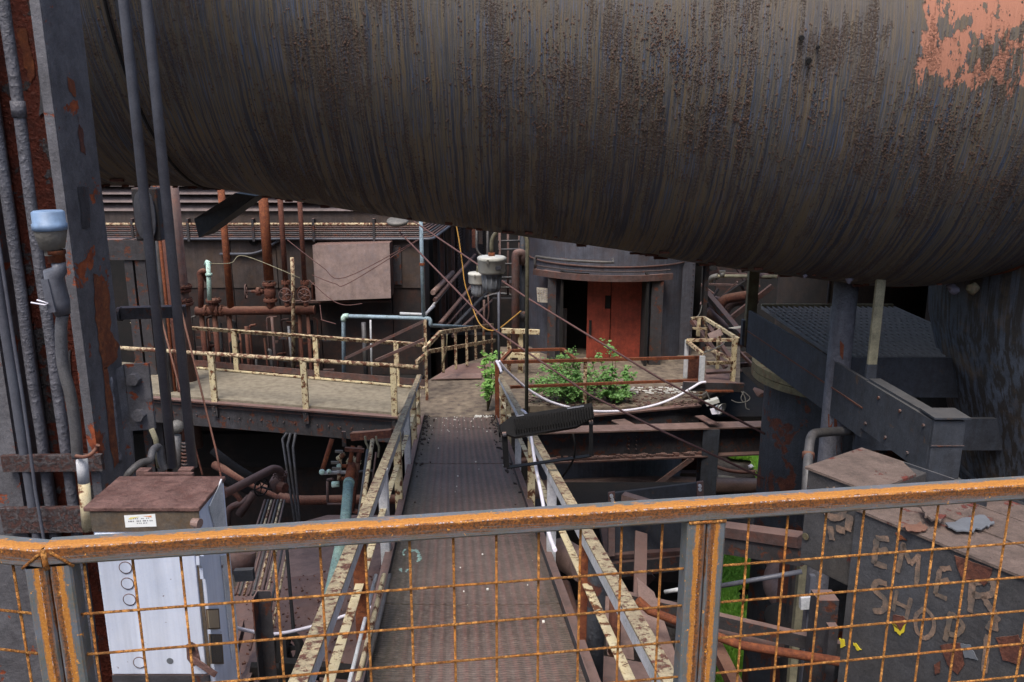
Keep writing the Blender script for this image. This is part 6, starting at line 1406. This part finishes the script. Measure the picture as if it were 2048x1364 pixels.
# the two smooth pipes in front
fp = 3.28
for k, (pxb, lab) in enumerate(((296, 'left of the two smooth grey conduits dropping to the white cabinet'), (339, 'right of the two smooth grey conduits dropping to the white cabinet'))):
    p = aty(pxb, 465, fp); th = Thing('smooth_conduit', lab, 'conduit', (p.x, fp, 8.8), 'pair of smooth grey conduits in the left foreground')
    th.part('pipe', MB().tube([(p.x, fp, zrow(934, fp)), (p.x, fp, 13)], .0195, 20), M['conduit'])
single('thin_rod', MB().tube([at(355, 590, 3.6), at(432, 900, 3.5), at(448, 985, 3.4)], .0045, 6), M['rustpipe'], 'thin rusty cable slanting down right of the smooth conduits', 'cable')
single('thin_rod', MB().tube([at(318, 620, 4.2), at(405, 950, 4)], .005, 6), M['rustpipe'], 'thin rusty cable slanting down between the smooth conduits', 'cable')
lump = Thing('insulator', 'ribbed insulator hose and round end fitting behind the right smooth conduit', 'fitting', aty(355, 900, 3.9))
lump.part('ball', MB().ball(aty(354, 853, 3.9), .034, 14, 8), M['alu'])
rh = MB()
for k in range(9): rh.lathe([(.018, -.006), (.026, 0), (.018, .006)], aty(372, 885+k*7, 3.9), (0, 0, 1), 12)
lump.part('ribbed_hose', rh, M['slate']); lump.part('hose_end', MB().tube([aty(354, 870, 3.9), aty(358, 960, 3.9)], .02, 10), M['conduit2'])
single('bent_hose', MB().tube(smooth_path([aty(252, 958, 3.7), aty(262, 942, 3.7), aty(282, 926, 3.75), aty(300, 920, 3.8), aty(306, 900, 3.85), aty(318, 895, 3.9), aty(322, 920, 3.9), aty(330, 940, 3.9)]), .018, 10), M['conduit2'], 'grey bent hose looping behind the cabinet lid below the gusset', 'hose')
single('hook_rod', MB().tube([aty(303, 858, 4), aty(312, 880, 4), aty(318, 935, 4)], .014, 8), M['yellowgrey'], 'yellowish rod hanging behind the left smooth conduit', 'rod')

# ================================================================ WHITE CABINET
zC = 8.70
f0_, f1_ = atz(170, 1018, zC), atz(400, 1012, zC); k0_, k1_ = atz(222, 957, zC), atz(444, 952, zC)
yF = (f0_.y+f1_.y)/2; xL, xR = f0_.x+.012, f1_.x-.0; yB = (k0_.y+k1_.y)/2-.01
cb_ = Thing('white_cabinet', 'tall white electrical cabinet with rusty lid standing behind the mesh barrier', 'cabinet', ((xL+xR)/2, (yF+yB)/2, zC-1.5))
cb_.part('lid', MB().bb((xL-.02, yF-.012, zC-.012), (xR+.006, yB+.01, zC+.006)), M['cabtop'], bevel=.004)
cb_.part('casing', MB().bb((xL, yF, zC-1.5), (xR, yB, zC-.013)), M['cabwhite'], bevel=.004)
zs = zrow(1062, yF)
cb_.part('top_strip', MB().bb((xL, yF-.006, zs), (xR-.0, yF-.0005, zC-.015)), M['cabstrip'])
cb_.part('door_panel', MB().bb((xL+.008, yF-.012, zrow(1345, yF)), (xR-.028, yF-.001, zs-.004)), M['cabwhite'], bevel=.004)
cb_.part('door_gap', MB().bb((xR-.026, yF-.004, zrow(1345, yF)), (xR-.014, yF-.001, zs)), M['cabstrip'])
cb_.part('bottom_strip', MB().bb((xL+.004, yF-.010, zrow(1395, yF)), (xR-.02, yF-.001, zrow(1347, yF))), M['slate'])
st = Thing('warning_sticker', 'small white printed sticker on the stained upper front of the white cabinet', 'sticker', aty(280, 1042, yF-.008))
sq = [aty(248, 1031, yF-.0075), aty(310, 1028, yF-.0075), aty(313, 1053, yF-.0075), aty(251, 1055, yF-.0075)]
st.part('backing', MB().prism(sq, (0, .001, 0)), M['sticker'])
def stp(u_, v_): return lerp(lerp(sq[0], sq[1], u_), lerp(sq[3], sq[2], u_), v_)
ink = MB(); random.seed(3)
for row, (v_, us) in enumerate(((.30, (.3, .36, .42, .55, .6, .72, .78)), (.5, (.13, .18, .22, .28, .4, .44, .5, .6, .63, .67, .74, .82, .88)), (.68, (.4, .46, .52, .6, .64, .7)))):
    for u_ in us: ink.box(stp(u_, v_)+V((0, -.0006, 0)), (.0035, .0003, .004*(1.2 if row == 1 else .9)))
st.part('small_print', ink, M['ink'], kind='stuff')
st.part('orange_mark', MB().prism([stp(.6, .12)+V((0, -.0008, 0)), stp(.88, .10)+V((0, -.0008, 0)), stp(.88, .26)+V((0, -.0008, 0)), stp(.75, .18)+V((0, -.0008, 0))], (0, .0002, 0)), M['inkred'])
st.part('yellow_mark', MB().prism([stp(.12, .3)+V((0, -.0008, 0)), stp(.2, .18)+V((0, -.0008, 0)), stp(.5, .14)+V((0, -.0008, 0)), stp(.2, .34)+V((0, -.0008, 0))], (0, .0002, 0)), M['inkyel'])
for px, py in ((251, 1135), (255, 1167), (259, 1199), (279, 1325)):
    c = aty(px, py, yF-.0135); r = .0235
    ring = MB().lathe([(r-.002, -.001), (r+.0006, -.0015), (r+.0006, .001), (r-.002, .001)], c, (0, 1, 0), 28); k_ = cb_.part('knockout_plug', MB().disc(c, (0, 1, 0), r-.002, .001, 28), M['cabwhite']); cb_.part('rim', ring, M['cabtop'], parent=k_)
hd = cb_.part('handle_plate', MB().prism([aty(372, 1290, yF-.014), aty(383, 1284, yF-.014), aty(394, 1290, yF-.014), aty(402, 1326, yF-.014), aty(385, 1333, yF-.014), aty(374, 1318, yF-.014)], (0, .004, 0)), M['cabtop'])
cb_.part('boss', MB().disc(aty(383, 1297, yF-.022), (0, 1, 0), .009, .014, 16), M['black'], parent=hd); cb_.part('lever', MB().bar(aty(385, 1318, yF-.03), aty(432, 1350, yF-.05), .022, .008, (0, 1, 0)), M['cabtop'], parent=hd)
cb_.part('oval_smudge', MB().disc(aty(340, 1322, yF-.0128), (0, 1, 0), .013, .0008, 16), M['bluegrey_flake'])
# right side fittings
def onS(px, py, x=None):
    d = ray(px, py); return V((0, 0, CZ))+d*((x or xR)/d.x)
sx_ = xR+.008
def sidep(nm, pts, th, mk, par=None, x=None):
    P = [onS(px, py, x or sx_) for px, py in pts]; return cb_.part(nm, MB().prism(P, (-th, 0, 0)), M[mk], parent=par)
sidep('latch', [(398, 1112), (412, 1112), (413, 1130), (419, 1135), (414, 1158), (407, 1158), (405, 1135), (399, 1130)], .012, 'cabwhite')
sidep('window_frame', [(414, 1218), (438, 1217), (441, 1258), (417, 1259)], .006, 'cabstrip'); sidep('window_pane', [(416, 1221), (436, 1220), (439, 1255), (419, 1256)], .004, 'tanpane', x=sx_+.003)
sidep('vent_frame', [(420, 1268), (444, 1268), (448, 1328), (424, 1328)], .006, 'cabstrip'); sidep('vent_pane', [(423, 1271), (442, 1271), (445, 1325), (426, 1325)], .004, 'darkvent', x=sx_+.003)
sidep('side_trim', [(444, 1112), (460, 1108), (476, 1262), (466, 1320)], .006, 'whitepaint'); sidep('streaked_corner', [(420, 1012), (444, 958), (452, 1050), (432, 1060)], .005, 'whitepaint')
cb_.part('conduit_hub', MB().disc(aty(393, 1046, yF-.01), (1, -.3, 0), .018, .03, 14), M['sheet'])
# hub bracket on lid
hb_ = Thing('conduit_bracket', 'rusty bracket box on the cabinet lid receiving the two smooth conduits', 'bracket', aty(330, 950, 3.2))
hb_.part('front_rail', MB().bb(aty(290, 957, 3.17), V(aty(388, 944, 3.19))), M['cabtop']); hb_.part('left_tab', MB().bb(aty(273, 955, 3.2), V(aty(304, 935, 3.24))), M['cabtop']); hb_.part('right_tab', MB().bb(aty(356, 945, 3.2), V(aty(389, 933, 3.24))), M['cabtop'])

# ================================================================ MESH BARRIER
S = .030
def rhs(p0, p1, s, up, flip=1, c=.004, ext=True):
    """square tube with rounded corners; UV: u metres along, v = signed distance/s across from its rust-prone corner"""
    m = MB(); p0, p1 = V(p0), V(p1); d, sd, u, Ln = m.frame(p0, p1, up); h = s/2; k = c
    # section in (side, up), starting at the front-top corner; front = towards viewer
    fr_ = sd if (sd.y < 0) else -sd
    sec = [(h-k, h, .10), (-h, h, .95), (-h, -h, -2), (h-k, -h, -1.05), (h, -h+k, -1.0), (h, h-k, -.12), (h-k*.3, h-k*.3, 0)]
    if flip == 2: pass
    for (a, b, v) in sec: m.v.append(p0+fr_*a+u*b)
    for (a, b, v) in sec: m.v.append(p1+fr_*a+u*b)
    n = len(sec)
    for i in range(n):
        j = (i+1) % n; v0, v1 = sec[i][2], sec[j][2]
        if (i == 1): v0, v1 = .95, .95
        if (i == 2): v0, v1 = -1.05, -1.05
        m.face((i, i+n, j+n, j), False, [(0, v0), (Ln, v0), (Ln, v1), (0, v1)])
    m.face(range(n), False, [(0, -.6)]*n); m.face([i+n for i in range(n)][::-1], False, [(0, -.6)]*n)
    return m
P0 = V((-.650, 1.055, 9.45)); P1 = V((.849, 1.273, 9.45)); bd = (P1-P0).normalized(); PE = P0+bd*2.3
br = Thing('mesh_barrier', 'long rusty steel barrier filled with square welded mesh across the foreground', 'barrier', V((.3, 1.2, 8.35)), 'rusty welded mesh barriers')
dn = V((0, 0, -1)); zc0 = V((0, 0, -S/2))
br.part('top_rail', rhs(P0+zc0, PE+zc0, S, (0, 0, 1)), M['barrier'])
fn = V((bd.y, -bd.x, 0))       # towards the viewer
def post(th, c, side_, zt=9.42, z0=8.35):
    """upright; rust runs along the edge on the `side_` (+1 = right) of its face"""
    m = MB(); h = S/2; k = .003; R = bd*side_
    sec = [(h, h, .0), (-h, h, -1.1+2.0), (-h, -h, .95), (h, -h, .95)]
    # front face corners
    base = V((c.x, c.y, 0))
    def P(a, b, z): return base+R*a+fn*b+V((0, 0, z))
    fl = [P(h-k, h, 0), P(-h+k, h, 0), P(-h, h-k, 0), P(-h, -h, 0), P(h, -h, 0), P(h, h-k, 0)]
    vv = [-.72, 1.25, 1.4, 1.4, .3, -.7]
    n = len(fl)
    for z in (z0, zt):
        for q in fl: m.v.append(V((q.x, q.y, z)))
    for i in range(n):
        j = (i+1) % n
        m.face((i, j, j+n, i+n), False, [(0, vv[i]), (0, vv[j]), (1.1, vv[j]), (1.1, vv[i])])
    th.part('post', m, M['barrier'])
sL = (onl(P0, PE, 128)-P0).length
post(br, P0+bd*(S*.5+.002), -1)
q_ = V((0, 0, 0))
def s_at(px, y_=1100):
    # distance along the rail for column px, evaluated on the mesh plane
    u = (px-1024)/FP; d = ray(px, y_); n_ = fn; o = V((0, 0, CZ)); k = (P0-o).dot(n_)/d.dot(n_); return ((o+d*k)-P0).dot(bd)
sM = s_at(1405, 1090)
post(br, P0+bd*(sM-S*.5-.001), 1); post(br, P0+bd*(sM+S*.5+.001), -1)
post(br, P0+bd*(2.3-S*.5), -1)
br.part('weld_bead', MB().tube([P0+bd*(sM-.03)+fn*(S/2)+V((0, 0, -S)), P0+bd*(sM+.03)+fn*(S/2)+V((0, 0, -S))], .0025, 6), M['wire'])
def wires(th, o_, d_, s0, s1, first, zt=9.42):
    k = 0; s_ = s0+first
    while s_ < s1-.01:
        p = o_+d_*s_; dx = uni(-.001, .001)
        th.part('vertical_wire', MB().tube([V((p.x+dx, p.y, 8.36)), V((p.x, p.y, zt))], .002, 8), M['wire']); s_ += PITCH_W
    z = 9.337
    while z > 8.4:
        a, b = o_+d_*s0, o_+d_*s1; a.z = z; b.z = z; off = fn*.0045
        th.part('horizontal_wire', MB().tube([a+off, lerp(a, b, .5)+off+V((0, 0, uni(-.001, .001))), b+off], .002, 8), M['wire']); z -= .0655
PITCH_W = .0655
sa = s_at(166, 1112); wires(br, P0, bd, S, sM-S, sa-S); wires(br, P0, bd, sM+S, 2.27, s_at(1498, 1040)-(sM+S))
# left barrier, butted at the corner
Q0 = P0+V((-.002, .0, -.004)); qd = V((-.985, .17, 0)).normalized()
bl = Thing('mesh_barrier', 'short left hand mesh barrier leaving the frame, welded at the corner to the long one', 'barrier', Q0+qd*.4-V((0, 0, 1.1)), 'rusty welded mesh barriers')
bl.part('top_rail', rhs(Q0+zc0+qd*0, Q0+qd*1.4+zc0, S, (0, 0, 1)), M['barrier'])
post(bl, Q0+qd*(S*.5+.001), 1, 9.416)
bl.part('corner_weld', MB().tube([Q0+fn*(S/2)+V((.0, 0, .0)), Q0+fn*(S/2)+V((.002, 0, -.03))], .004, 7), M['wire'])
for sg_ in (1, -1):
    th = br if sg_ == 1 else bl; dd = bd if sg_ == 1 else qd; o = P0 if sg_ == 1 else Q0
    th.part('weld_bead', MB().tube([o+fn*(S/2+.001)+dd*.006+V((0, 0, -.006)), o+fn*(S/2+.001)+dd*.036+V((0, 0, -.031))], .0022, 6), M['wire'])
ofn = fn
fn = V((.17, -.985, 0)); wires(bl, Q0, qd, S, 1.35, .03, 9.416); fn = ofn

# ================================================================ LAMPS, FLOODLIGHT, HOSES, CABLES
def lamp(th, c, s, pane=True):
    """enamel cap with a ribbed glass jar hanging below; c = centre of the cap top"""
    th.part('lamp_cap', MB().lathe([(0, .012), (.10, .012), (.19, 0), (.205, -.012), (.205, -.05), (.195, -.06), (.195, -.21), (.18, -.235), (.12, -.24), (0, -.24)], c, (0, 0, 1), 32), M['lamp_white'])
    g_ = MB().lathe([(.14, -.24), (.135, -.30), (.125, -.42), (.105, -.50), (.05, -.525), (0, -.53)], c, (0, 0, 1), 32)
    o = th.part('lamp_glass', g_, M['glass'])
    rb_ = MB()
    for k in range(12):
        a = 2*math.pi*k/12; ca, sa_ = math.cos(a), math.sin(a)
        rb_.tube([V(c)+V((ca*.142, sa_*.142, -.25)), V(c)+V((ca*.13, sa_*.13, -.42)), V(c)+V((ca*.1, sa_*.1, -.51))], .008, 5)
    th.part('glass_ribs', rb_, M['glass'], parent=o)
    for k in range(3):
        a = 2*math.pi*k/3+.3; th.part('latch', MB().box(V(c)+V((math.cos(a)*.21, math.sin(a)*.21, -.05)), (.03, .03, .06)), M['alu'])
lt1 = 12.3
b1 = at(1053, 826, lt1); l1 = Thing('arched_lamp_post', 'taller lamp post arching over with a big grey white lamp in front of the silo', 'street lamp', b1)
Yl = b1.y; zt_ = zrow(488, Yl); xp = b1.x; xl = aty(983, 500, Yl).x
R1 = (xp-xl)/2; archp = [V((xp, Yl, b1.z-.3)), V((xp, Yl, zt_))]+[V((xp-R1+R1*math.cos(a), Yl, zt_+R1*.95*math.sin(a))) for a in [math.pi*k/16 for k in range(1, 16)]]+[V((xl, Yl, zt_)), V((xl, Yl, zrow(512, Yl)))]
l1.part('post', MB().tube(archp, .028, 14), M['polepaint'])
l1.part('socket', MB().tube([V((xl, Yl, zrow(505, Yl))), V((xl, Yl, zrow(513, Yl)))], .05, 12), M['rustorange'])
lamp(l1, V((xl, Yl, zrow(513, Yl))), 1)
l1.part('nameplate', MB().box(V((xl+.10, Yl-.175, zrow(532, Yl))), (.09, .004, .05), (V((.87, .5, 0)), V((-.5, .87, 0)), V((0, 0, 1)))), M['conduit'])
b2 = at(998, 730, 14.3); Y2 = b2.y; l2 = Thing('lamp_post', 'slender grey pole with the smaller brighter white lamp left of the arched one', 'street lamp', b2)
x2 = aty(955, 550, Y2+2.5).x
l2.part('post', MB().tube([V((b2.x, Y2, b2.z-.2)), V((b2.x, Y2, zrow(560, Y2)))], .022, 10), M['conduit'])
Y3 = Y2+3.6; x3 = aty(955, 550, Y3).x; z3 = zrow(545, Y3)
l2.part('arm', MB().tube([V((b2.x, Y2, zrow(562, Y2))), aty(990, 535, Y2+1), aty(957, 520, Y3), V((x3, Y3, z3))], .03, 10, rad=.3), M['yellowgrey'])
lamp(l2, V((x3, Y3, z3)), .8)

# black LED floodlight on the right handrail
ft = 6.5
fl = Thing('floodlight', 'black finned floodlight on a square yoke clamped to the right gangway rail', 'floodlight', at(1100, 925, ft))
cF = at(1094, 845, ft); fx_ = (at(1190, 830, ft)-at(1003, 858, ft)).normalized(); fz_ = V((.12, .45, .87)); fz_ = (fz_-fx_*fz_.dot(fx_)).normalized(); fy_ = fz_.cross(fx_)
Wd = (at(1190, 830, ft)-at(1003, 858, ft)).length
fl.part('housing', MB().prism([cF+fx_*a+fz_*b-fy_*.05 for a, b in ((-Wd*.5, -.03), (-Wd*.5, .03), (-Wd*.36, .085), (Wd*.5, .095), (Wd*.5, -.02), (Wd*.3, -.075), (-Wd*.36, -.085))], fy_*.10), M['blackplastic'], bevel=.004)
fin_ = MB(); nf = 30
for k in range(nf):
    a = -Wd*.34+Wd*.82*k/(nf-1); p = cF+fx_*a-fy_*.075
    fin_.prism([p+fz_*.06, p+fz_*.02-fy_*.03, p-fz_*.035-fy_*.03, p-fz_*.062+fy_*.0, p-fz_*.062+fy_*.03, p+fz_*.06+fy_*.03], fx_*.004)
fl.part('cooling_fins', fin_, M['blackplastic'], kind='stuff')
fl.part('side_cap', MB().prism([cF+fx_*(-Wd*.5-.004)+fz_*a-fy_*b for a, b in ((.03, .05), (.055, .0), (.03, -.06), (-.04, -.06), (-.06, 0), (-.03, .05))], fx_*-.012), M['blackplastic'])
for a, b in ((-Wd*.27, .11), (Wd*.32, .24)):
    fl.part('label_strip', MB().box(cF+fx_*a+fz_*.078-fy_*.056, (b*.55, .003, .012), (fx_, fy_, fz_)), M['conduit'])
yl0, yl1, yb0, yb1 = at(1009, 866, ft-.05), at(1182, 845, ft-.05), at(1013, 935, ft-.05), at(1182, 911, ft-.05)
fl.part('yoke_arm', MB().bar(yl0, yb0, .045, .008, (0, 1, 0)), M['blackplastic']); fl.part('yoke_arm', MB().bar(yl1, yb1, .03, .012, (0, 1, 0)), M['blackplastic']); fl.part('yoke_base', MB().bar(yb0, yb1, .05, .008, (0, 0, 1)), M['blackplastic'])
fl.part('pivot_bolt', MB().disc(yl0+V((-.0, -.03, .0)), fx_, .02, .03, 8), M['slate']); fl.part('pivot_bolt', MB().disc(yl1, fx_, .02, .03, 8), M['slate'])
fl.part('supply_cable', MB().tube(smooth_path([at(1146, 868, ft-.1), at(1150, 890, ft-.1), at(1148, 915, ft-.05), at(1138, 935, ft), at(1124, 955, ft+.1)]), .0085, 8), M['blackplastic'])

# white hose hung along platform and rail
hz = [(998, 722, 13.3), (1010, 738, 13.4), (1030, 757, 13.6), (1060, 781, 13.8), (1100, 803, 13.9), (1150, 817, 14), (1200, 823, 14.1), (1260, 820, 14.2), (1310, 810, 14.3), (1350, 795, 14.3), (1385, 775, 14.3), (1400, 766, 14.3), (1412, 764, 14.3)]
single('white_hose', MB().tube(smooth_path([at(*p) for p in hz], 5), .022, 10), M['pvc'], 'white hose hanging in a long curve below the platform handrail and shrub', 'hose')
single('white_hose', MB().tube(smooth_path([at(993, 722, 13.2), at(1000, 735, 13.1), at(1003, 745, 13.0)], 4), .022, 8), M['pvc'], 'short white hose end by the corner post of the platform rail', 'hose')
single('white_hose', MB().tube(smooth_path([at(1044, 820, 9.0), at(1054, 830, 8.6), at(1062, 870, 7.9), at(1070, 925, 7.0), at(1082, 985, 6.3), at(1096, 1060, 5.6), at(1110, 1100, 5.2)], 5), .014, 10), M['pvc'], 'white hose threaded down inside the right gangway handrail behind the floodlight', 'hose')
single('extension_lead', MB().tube(smooth_path([at(912, 447, 15.5), at(918, 480, 15.5), at(925, 530, 15.5), at(930, 568, 15.5), at(942, 605, 15.5), at(955, 640, 15.4), at(968, 656, 15.3), at(985, 661, 15), at(1000, 656, 15.2), at(1025, 636, 15.6), at(1042, 622, 16)], 5), .012, 6), M['cord'], 'yellow cord hanging from the duct and looping across to the silo', 'cord')
single('yellow_strip', MB().tube([at(894, 668, 15.3), at(893, 700, 15.3), at(883, 735, 15.2)], .014, 6), M['olive'], 'thin yellowish strip tied on the receding platform rail', 'strip')
for pts, lab in (([(828, 443, 16.5), (1056, 597, 14), (1318, 756, 12), (1530, 868, 11.0)], 'upper rusty guy cable crossing diagonally before the silo door'), ([(800, 465, 16.5), (990, 660, 14.2), (1180, 790, 12.4), (1320, 860, 11.5), (1528, 957, 10.5)], 'lower rusty guy cable crossing diagonally behind the floodlight')):
    single('guy_cable', MB().tube([at(*p) for p in pts], .016, 8), M['cable'], lab, 'cable')
for k, (a, m_, b) in enumerate((((575, 480, 17), (690, 555, 16.8), (835, 480, 16.6)), ((625, 550, 17), (700, 565, 16.8), (840, 478, 16.6)), ((618, 560, 17), (690, 610, 16.8), (725, 607, 16.8)), ((640, 610, 17), (645, 640, 16.9), (672, 648, 16.8)), ((420, 527, 16.8), (490, 512, 17), (600, 556, 17)))):
    single('slack_wire', MB().tube(smooth_path([at(*a), at(*lerp(V(a), V(m_), .6)-V((0, -8, 0))), at(*m_), at(*b)], 6), .009, 5), M['cable'] if k < 4 else M['yellowgrey'], ['upper slack wire drooping across the sheet metal box', 'lower slack wire drooping across the sheet metal box', 'thin wire curling off the lower left of the sheet metal box', 'thin wire curl right of the red manifold end', 'pale wire strung from the mint pipe past the red risers'][k], 'wire')

# ================================================================ SHRUBS
random.seed(17)
def shrub(lab, base, stems, n_leaf, size, mat='leaf', cat='shrub', name='shrub'):
    th = Thing(name, lab, cat, base); sm_ = MB(); lf_ = MB()
    for tip, bow, spread in stems:
        tip = V(tip); mid_ = lerp(base, tip, .5)+V(bow); pts = []
        for k in range(9):
            t = k/8; pts.append(base*(1-t)**2+mid_*2*t*(1-t)+tip*t*t)
        sm_.tube(pts, [.012*(1-.8*k/8)+.002 for k in range(9)], 5)
        nb = int(n_leaf*spread/.25)
        for _ in range(nb):
            t = uni(.25, 1.03); k = min(7, int(t*8)); p = lerp(pts[k], pts[k+1], t*8-k)
            dirr = V((random.gauss(0, 1), random.gauss(0, 1), random.gauss(0, .6))).normalized(); ln_ = spread*(1.15-t*.6)*uni(.3, 1)
            q2 = p+dirr*ln_; sm_.tube([p, lerp(p, q2, .5)+V((0, 0, .02)), q2], .0025, 3, cap=False)
            for j in range(6):
                c_ = lerp(p, q2, .3+.14*j)+V((uni(-.02, .02), uni(-.02, .02), uni(-.01, .03))); s_ = size*uni(.6, 1.25)
                u_ = V((uni(-1, 1), uni(-1, 1), uni(-.35, .35))).normalized(); w_ = V((uni(-.4, .4), uni(-.8, .2), 1)).normalized(); w_ = u_.cross(w_).normalized()
                b = len(lf_.v); lf_.v += [c_, c_+u_*s_*.4+w_*s_*.42+V((0, 0, .006)), c_+u_*s_, c_+u_*s_*.4-w_*s_*.42+V((0, 0, .006))]; lf_.face((b, b+1, b+2, b+3))
    th.part('stems', sm_, M['stem']); th.part('foliage', lf_, M[mat], kind='stuff')
def sp_(px, py, t): return at(px, py, t)
g1 = at(975, 790, 14.3); g1.z = PZ
shrub('small leafy weed at the left foot of the lamp pole on the gritty platform', g1, [(sp_(968, 712, 14.4), (0, 0, .1), .2), (sp_(985, 700, 14.6), (.05, 0, .2), .12), (sp_(975, 770, 14.1), (0, 0, .1), .18), (sp_(998, 705, 14.7), (.1, 0, .2), .12), (sp_(985, 740, 14.3), (0, 0, .1), .16)], 30, .07, 'leaf2', 'weed', 'weed')
g2 = at(1150, 800, 14.9); g2.z = PZ
main = []
for px, py, t in ((1070, 760, 14.7), (1085, 735, 14.9), (1100, 722, 15), (1120, 712, 15), (1145, 707, 15), (1110, 750, 14.6), (1130, 770, 14.5), (1160, 725, 15), (1150, 745, 14.8), (1180, 740, 15), (1195, 760, 14.8), (1060, 780, 14.6), (1090, 785, 14.5), (1215, 745, 15), (1230, 765, 14.8), (1175, 780, 14.6), (1105, 735, 14.9), (1075, 770, 14.8)):
    main.append((sp_(px, py, t), (uni(-.2, .2), uni(-.2, .2), uni(0, .25)), uni(.24, .36)))
shrub('main bushy green shrub spreading behind the platform handrail', g2, main, 34, .055)
g3 = at(1215, 800, 15); g3.z = PZ
shrub('tall thin leafy shoot rising in front of the red door', g3, [(sp_(1207, 680, 15.2), (.25, 0, .3), .13), (sp_(1190, 700, 15.1), (.1, 0, .1), .1), (sp_(1225, 698, 15.2), (.2, 0, .1), .1), (sp_(1185, 722, 15), (-.1, 0, .1), .1)], 30, .068, 'leaf')
g4 = at(1235, 815, 15); g4.z = PZ
shrub('low leafy branches trailing right of the main shrub towards the silo', g4, [(sp_(1270, 750, 15), (.1, 0, .3), .13), (sp_(1250, 738, 15.2), (.1, 0, .2), .14), (sp_(1215, 755, 14.8), (0, 0, .1), .18), (sp_(1255, 790, 14.7), (0, 0, .1), .18), (sp_(1230, 795, 14.6), (0, 0, .05), .2), (sp_(1200, 790, 14.7), (0, 0, .1), .2)], 36, .068, 'leaf')
rub = MB(); random.seed(2)
for k in range(500):
    px = uni(1050, 1400); p = atz(px, uni(772, 812), PZ); s_ = uni(.01, .035); rub.box(p+V((0, 0, s_*.3)), (s_*1.6, s_, s_*.7), (V((1, uni(-1, 1), 0)).normalized(), V((0, 0, 1)).cross(V((1, .2, 0))).normalized(), V((0, 0, 1))))
single('rubble', rub, M['brown'], 'gritty rubble and moss scattered on the right platform', 'rubble', kind='stuff', root=V((2, 14, PZ)))
wh = MB()
for k in range(90): p = atz(uni(1240, 1390), uni(776, 788), PZ); s_ = uni(.01, .05); wh.box(p+V((0, 0, .015)), (s_*2, s_, .012))
single('white_flakes', wh, M['whitebit'], 'white paint flakes lying along the right platform near its handrail', 'flakes', kind='stuff', root=V((3, 14, PZ)))
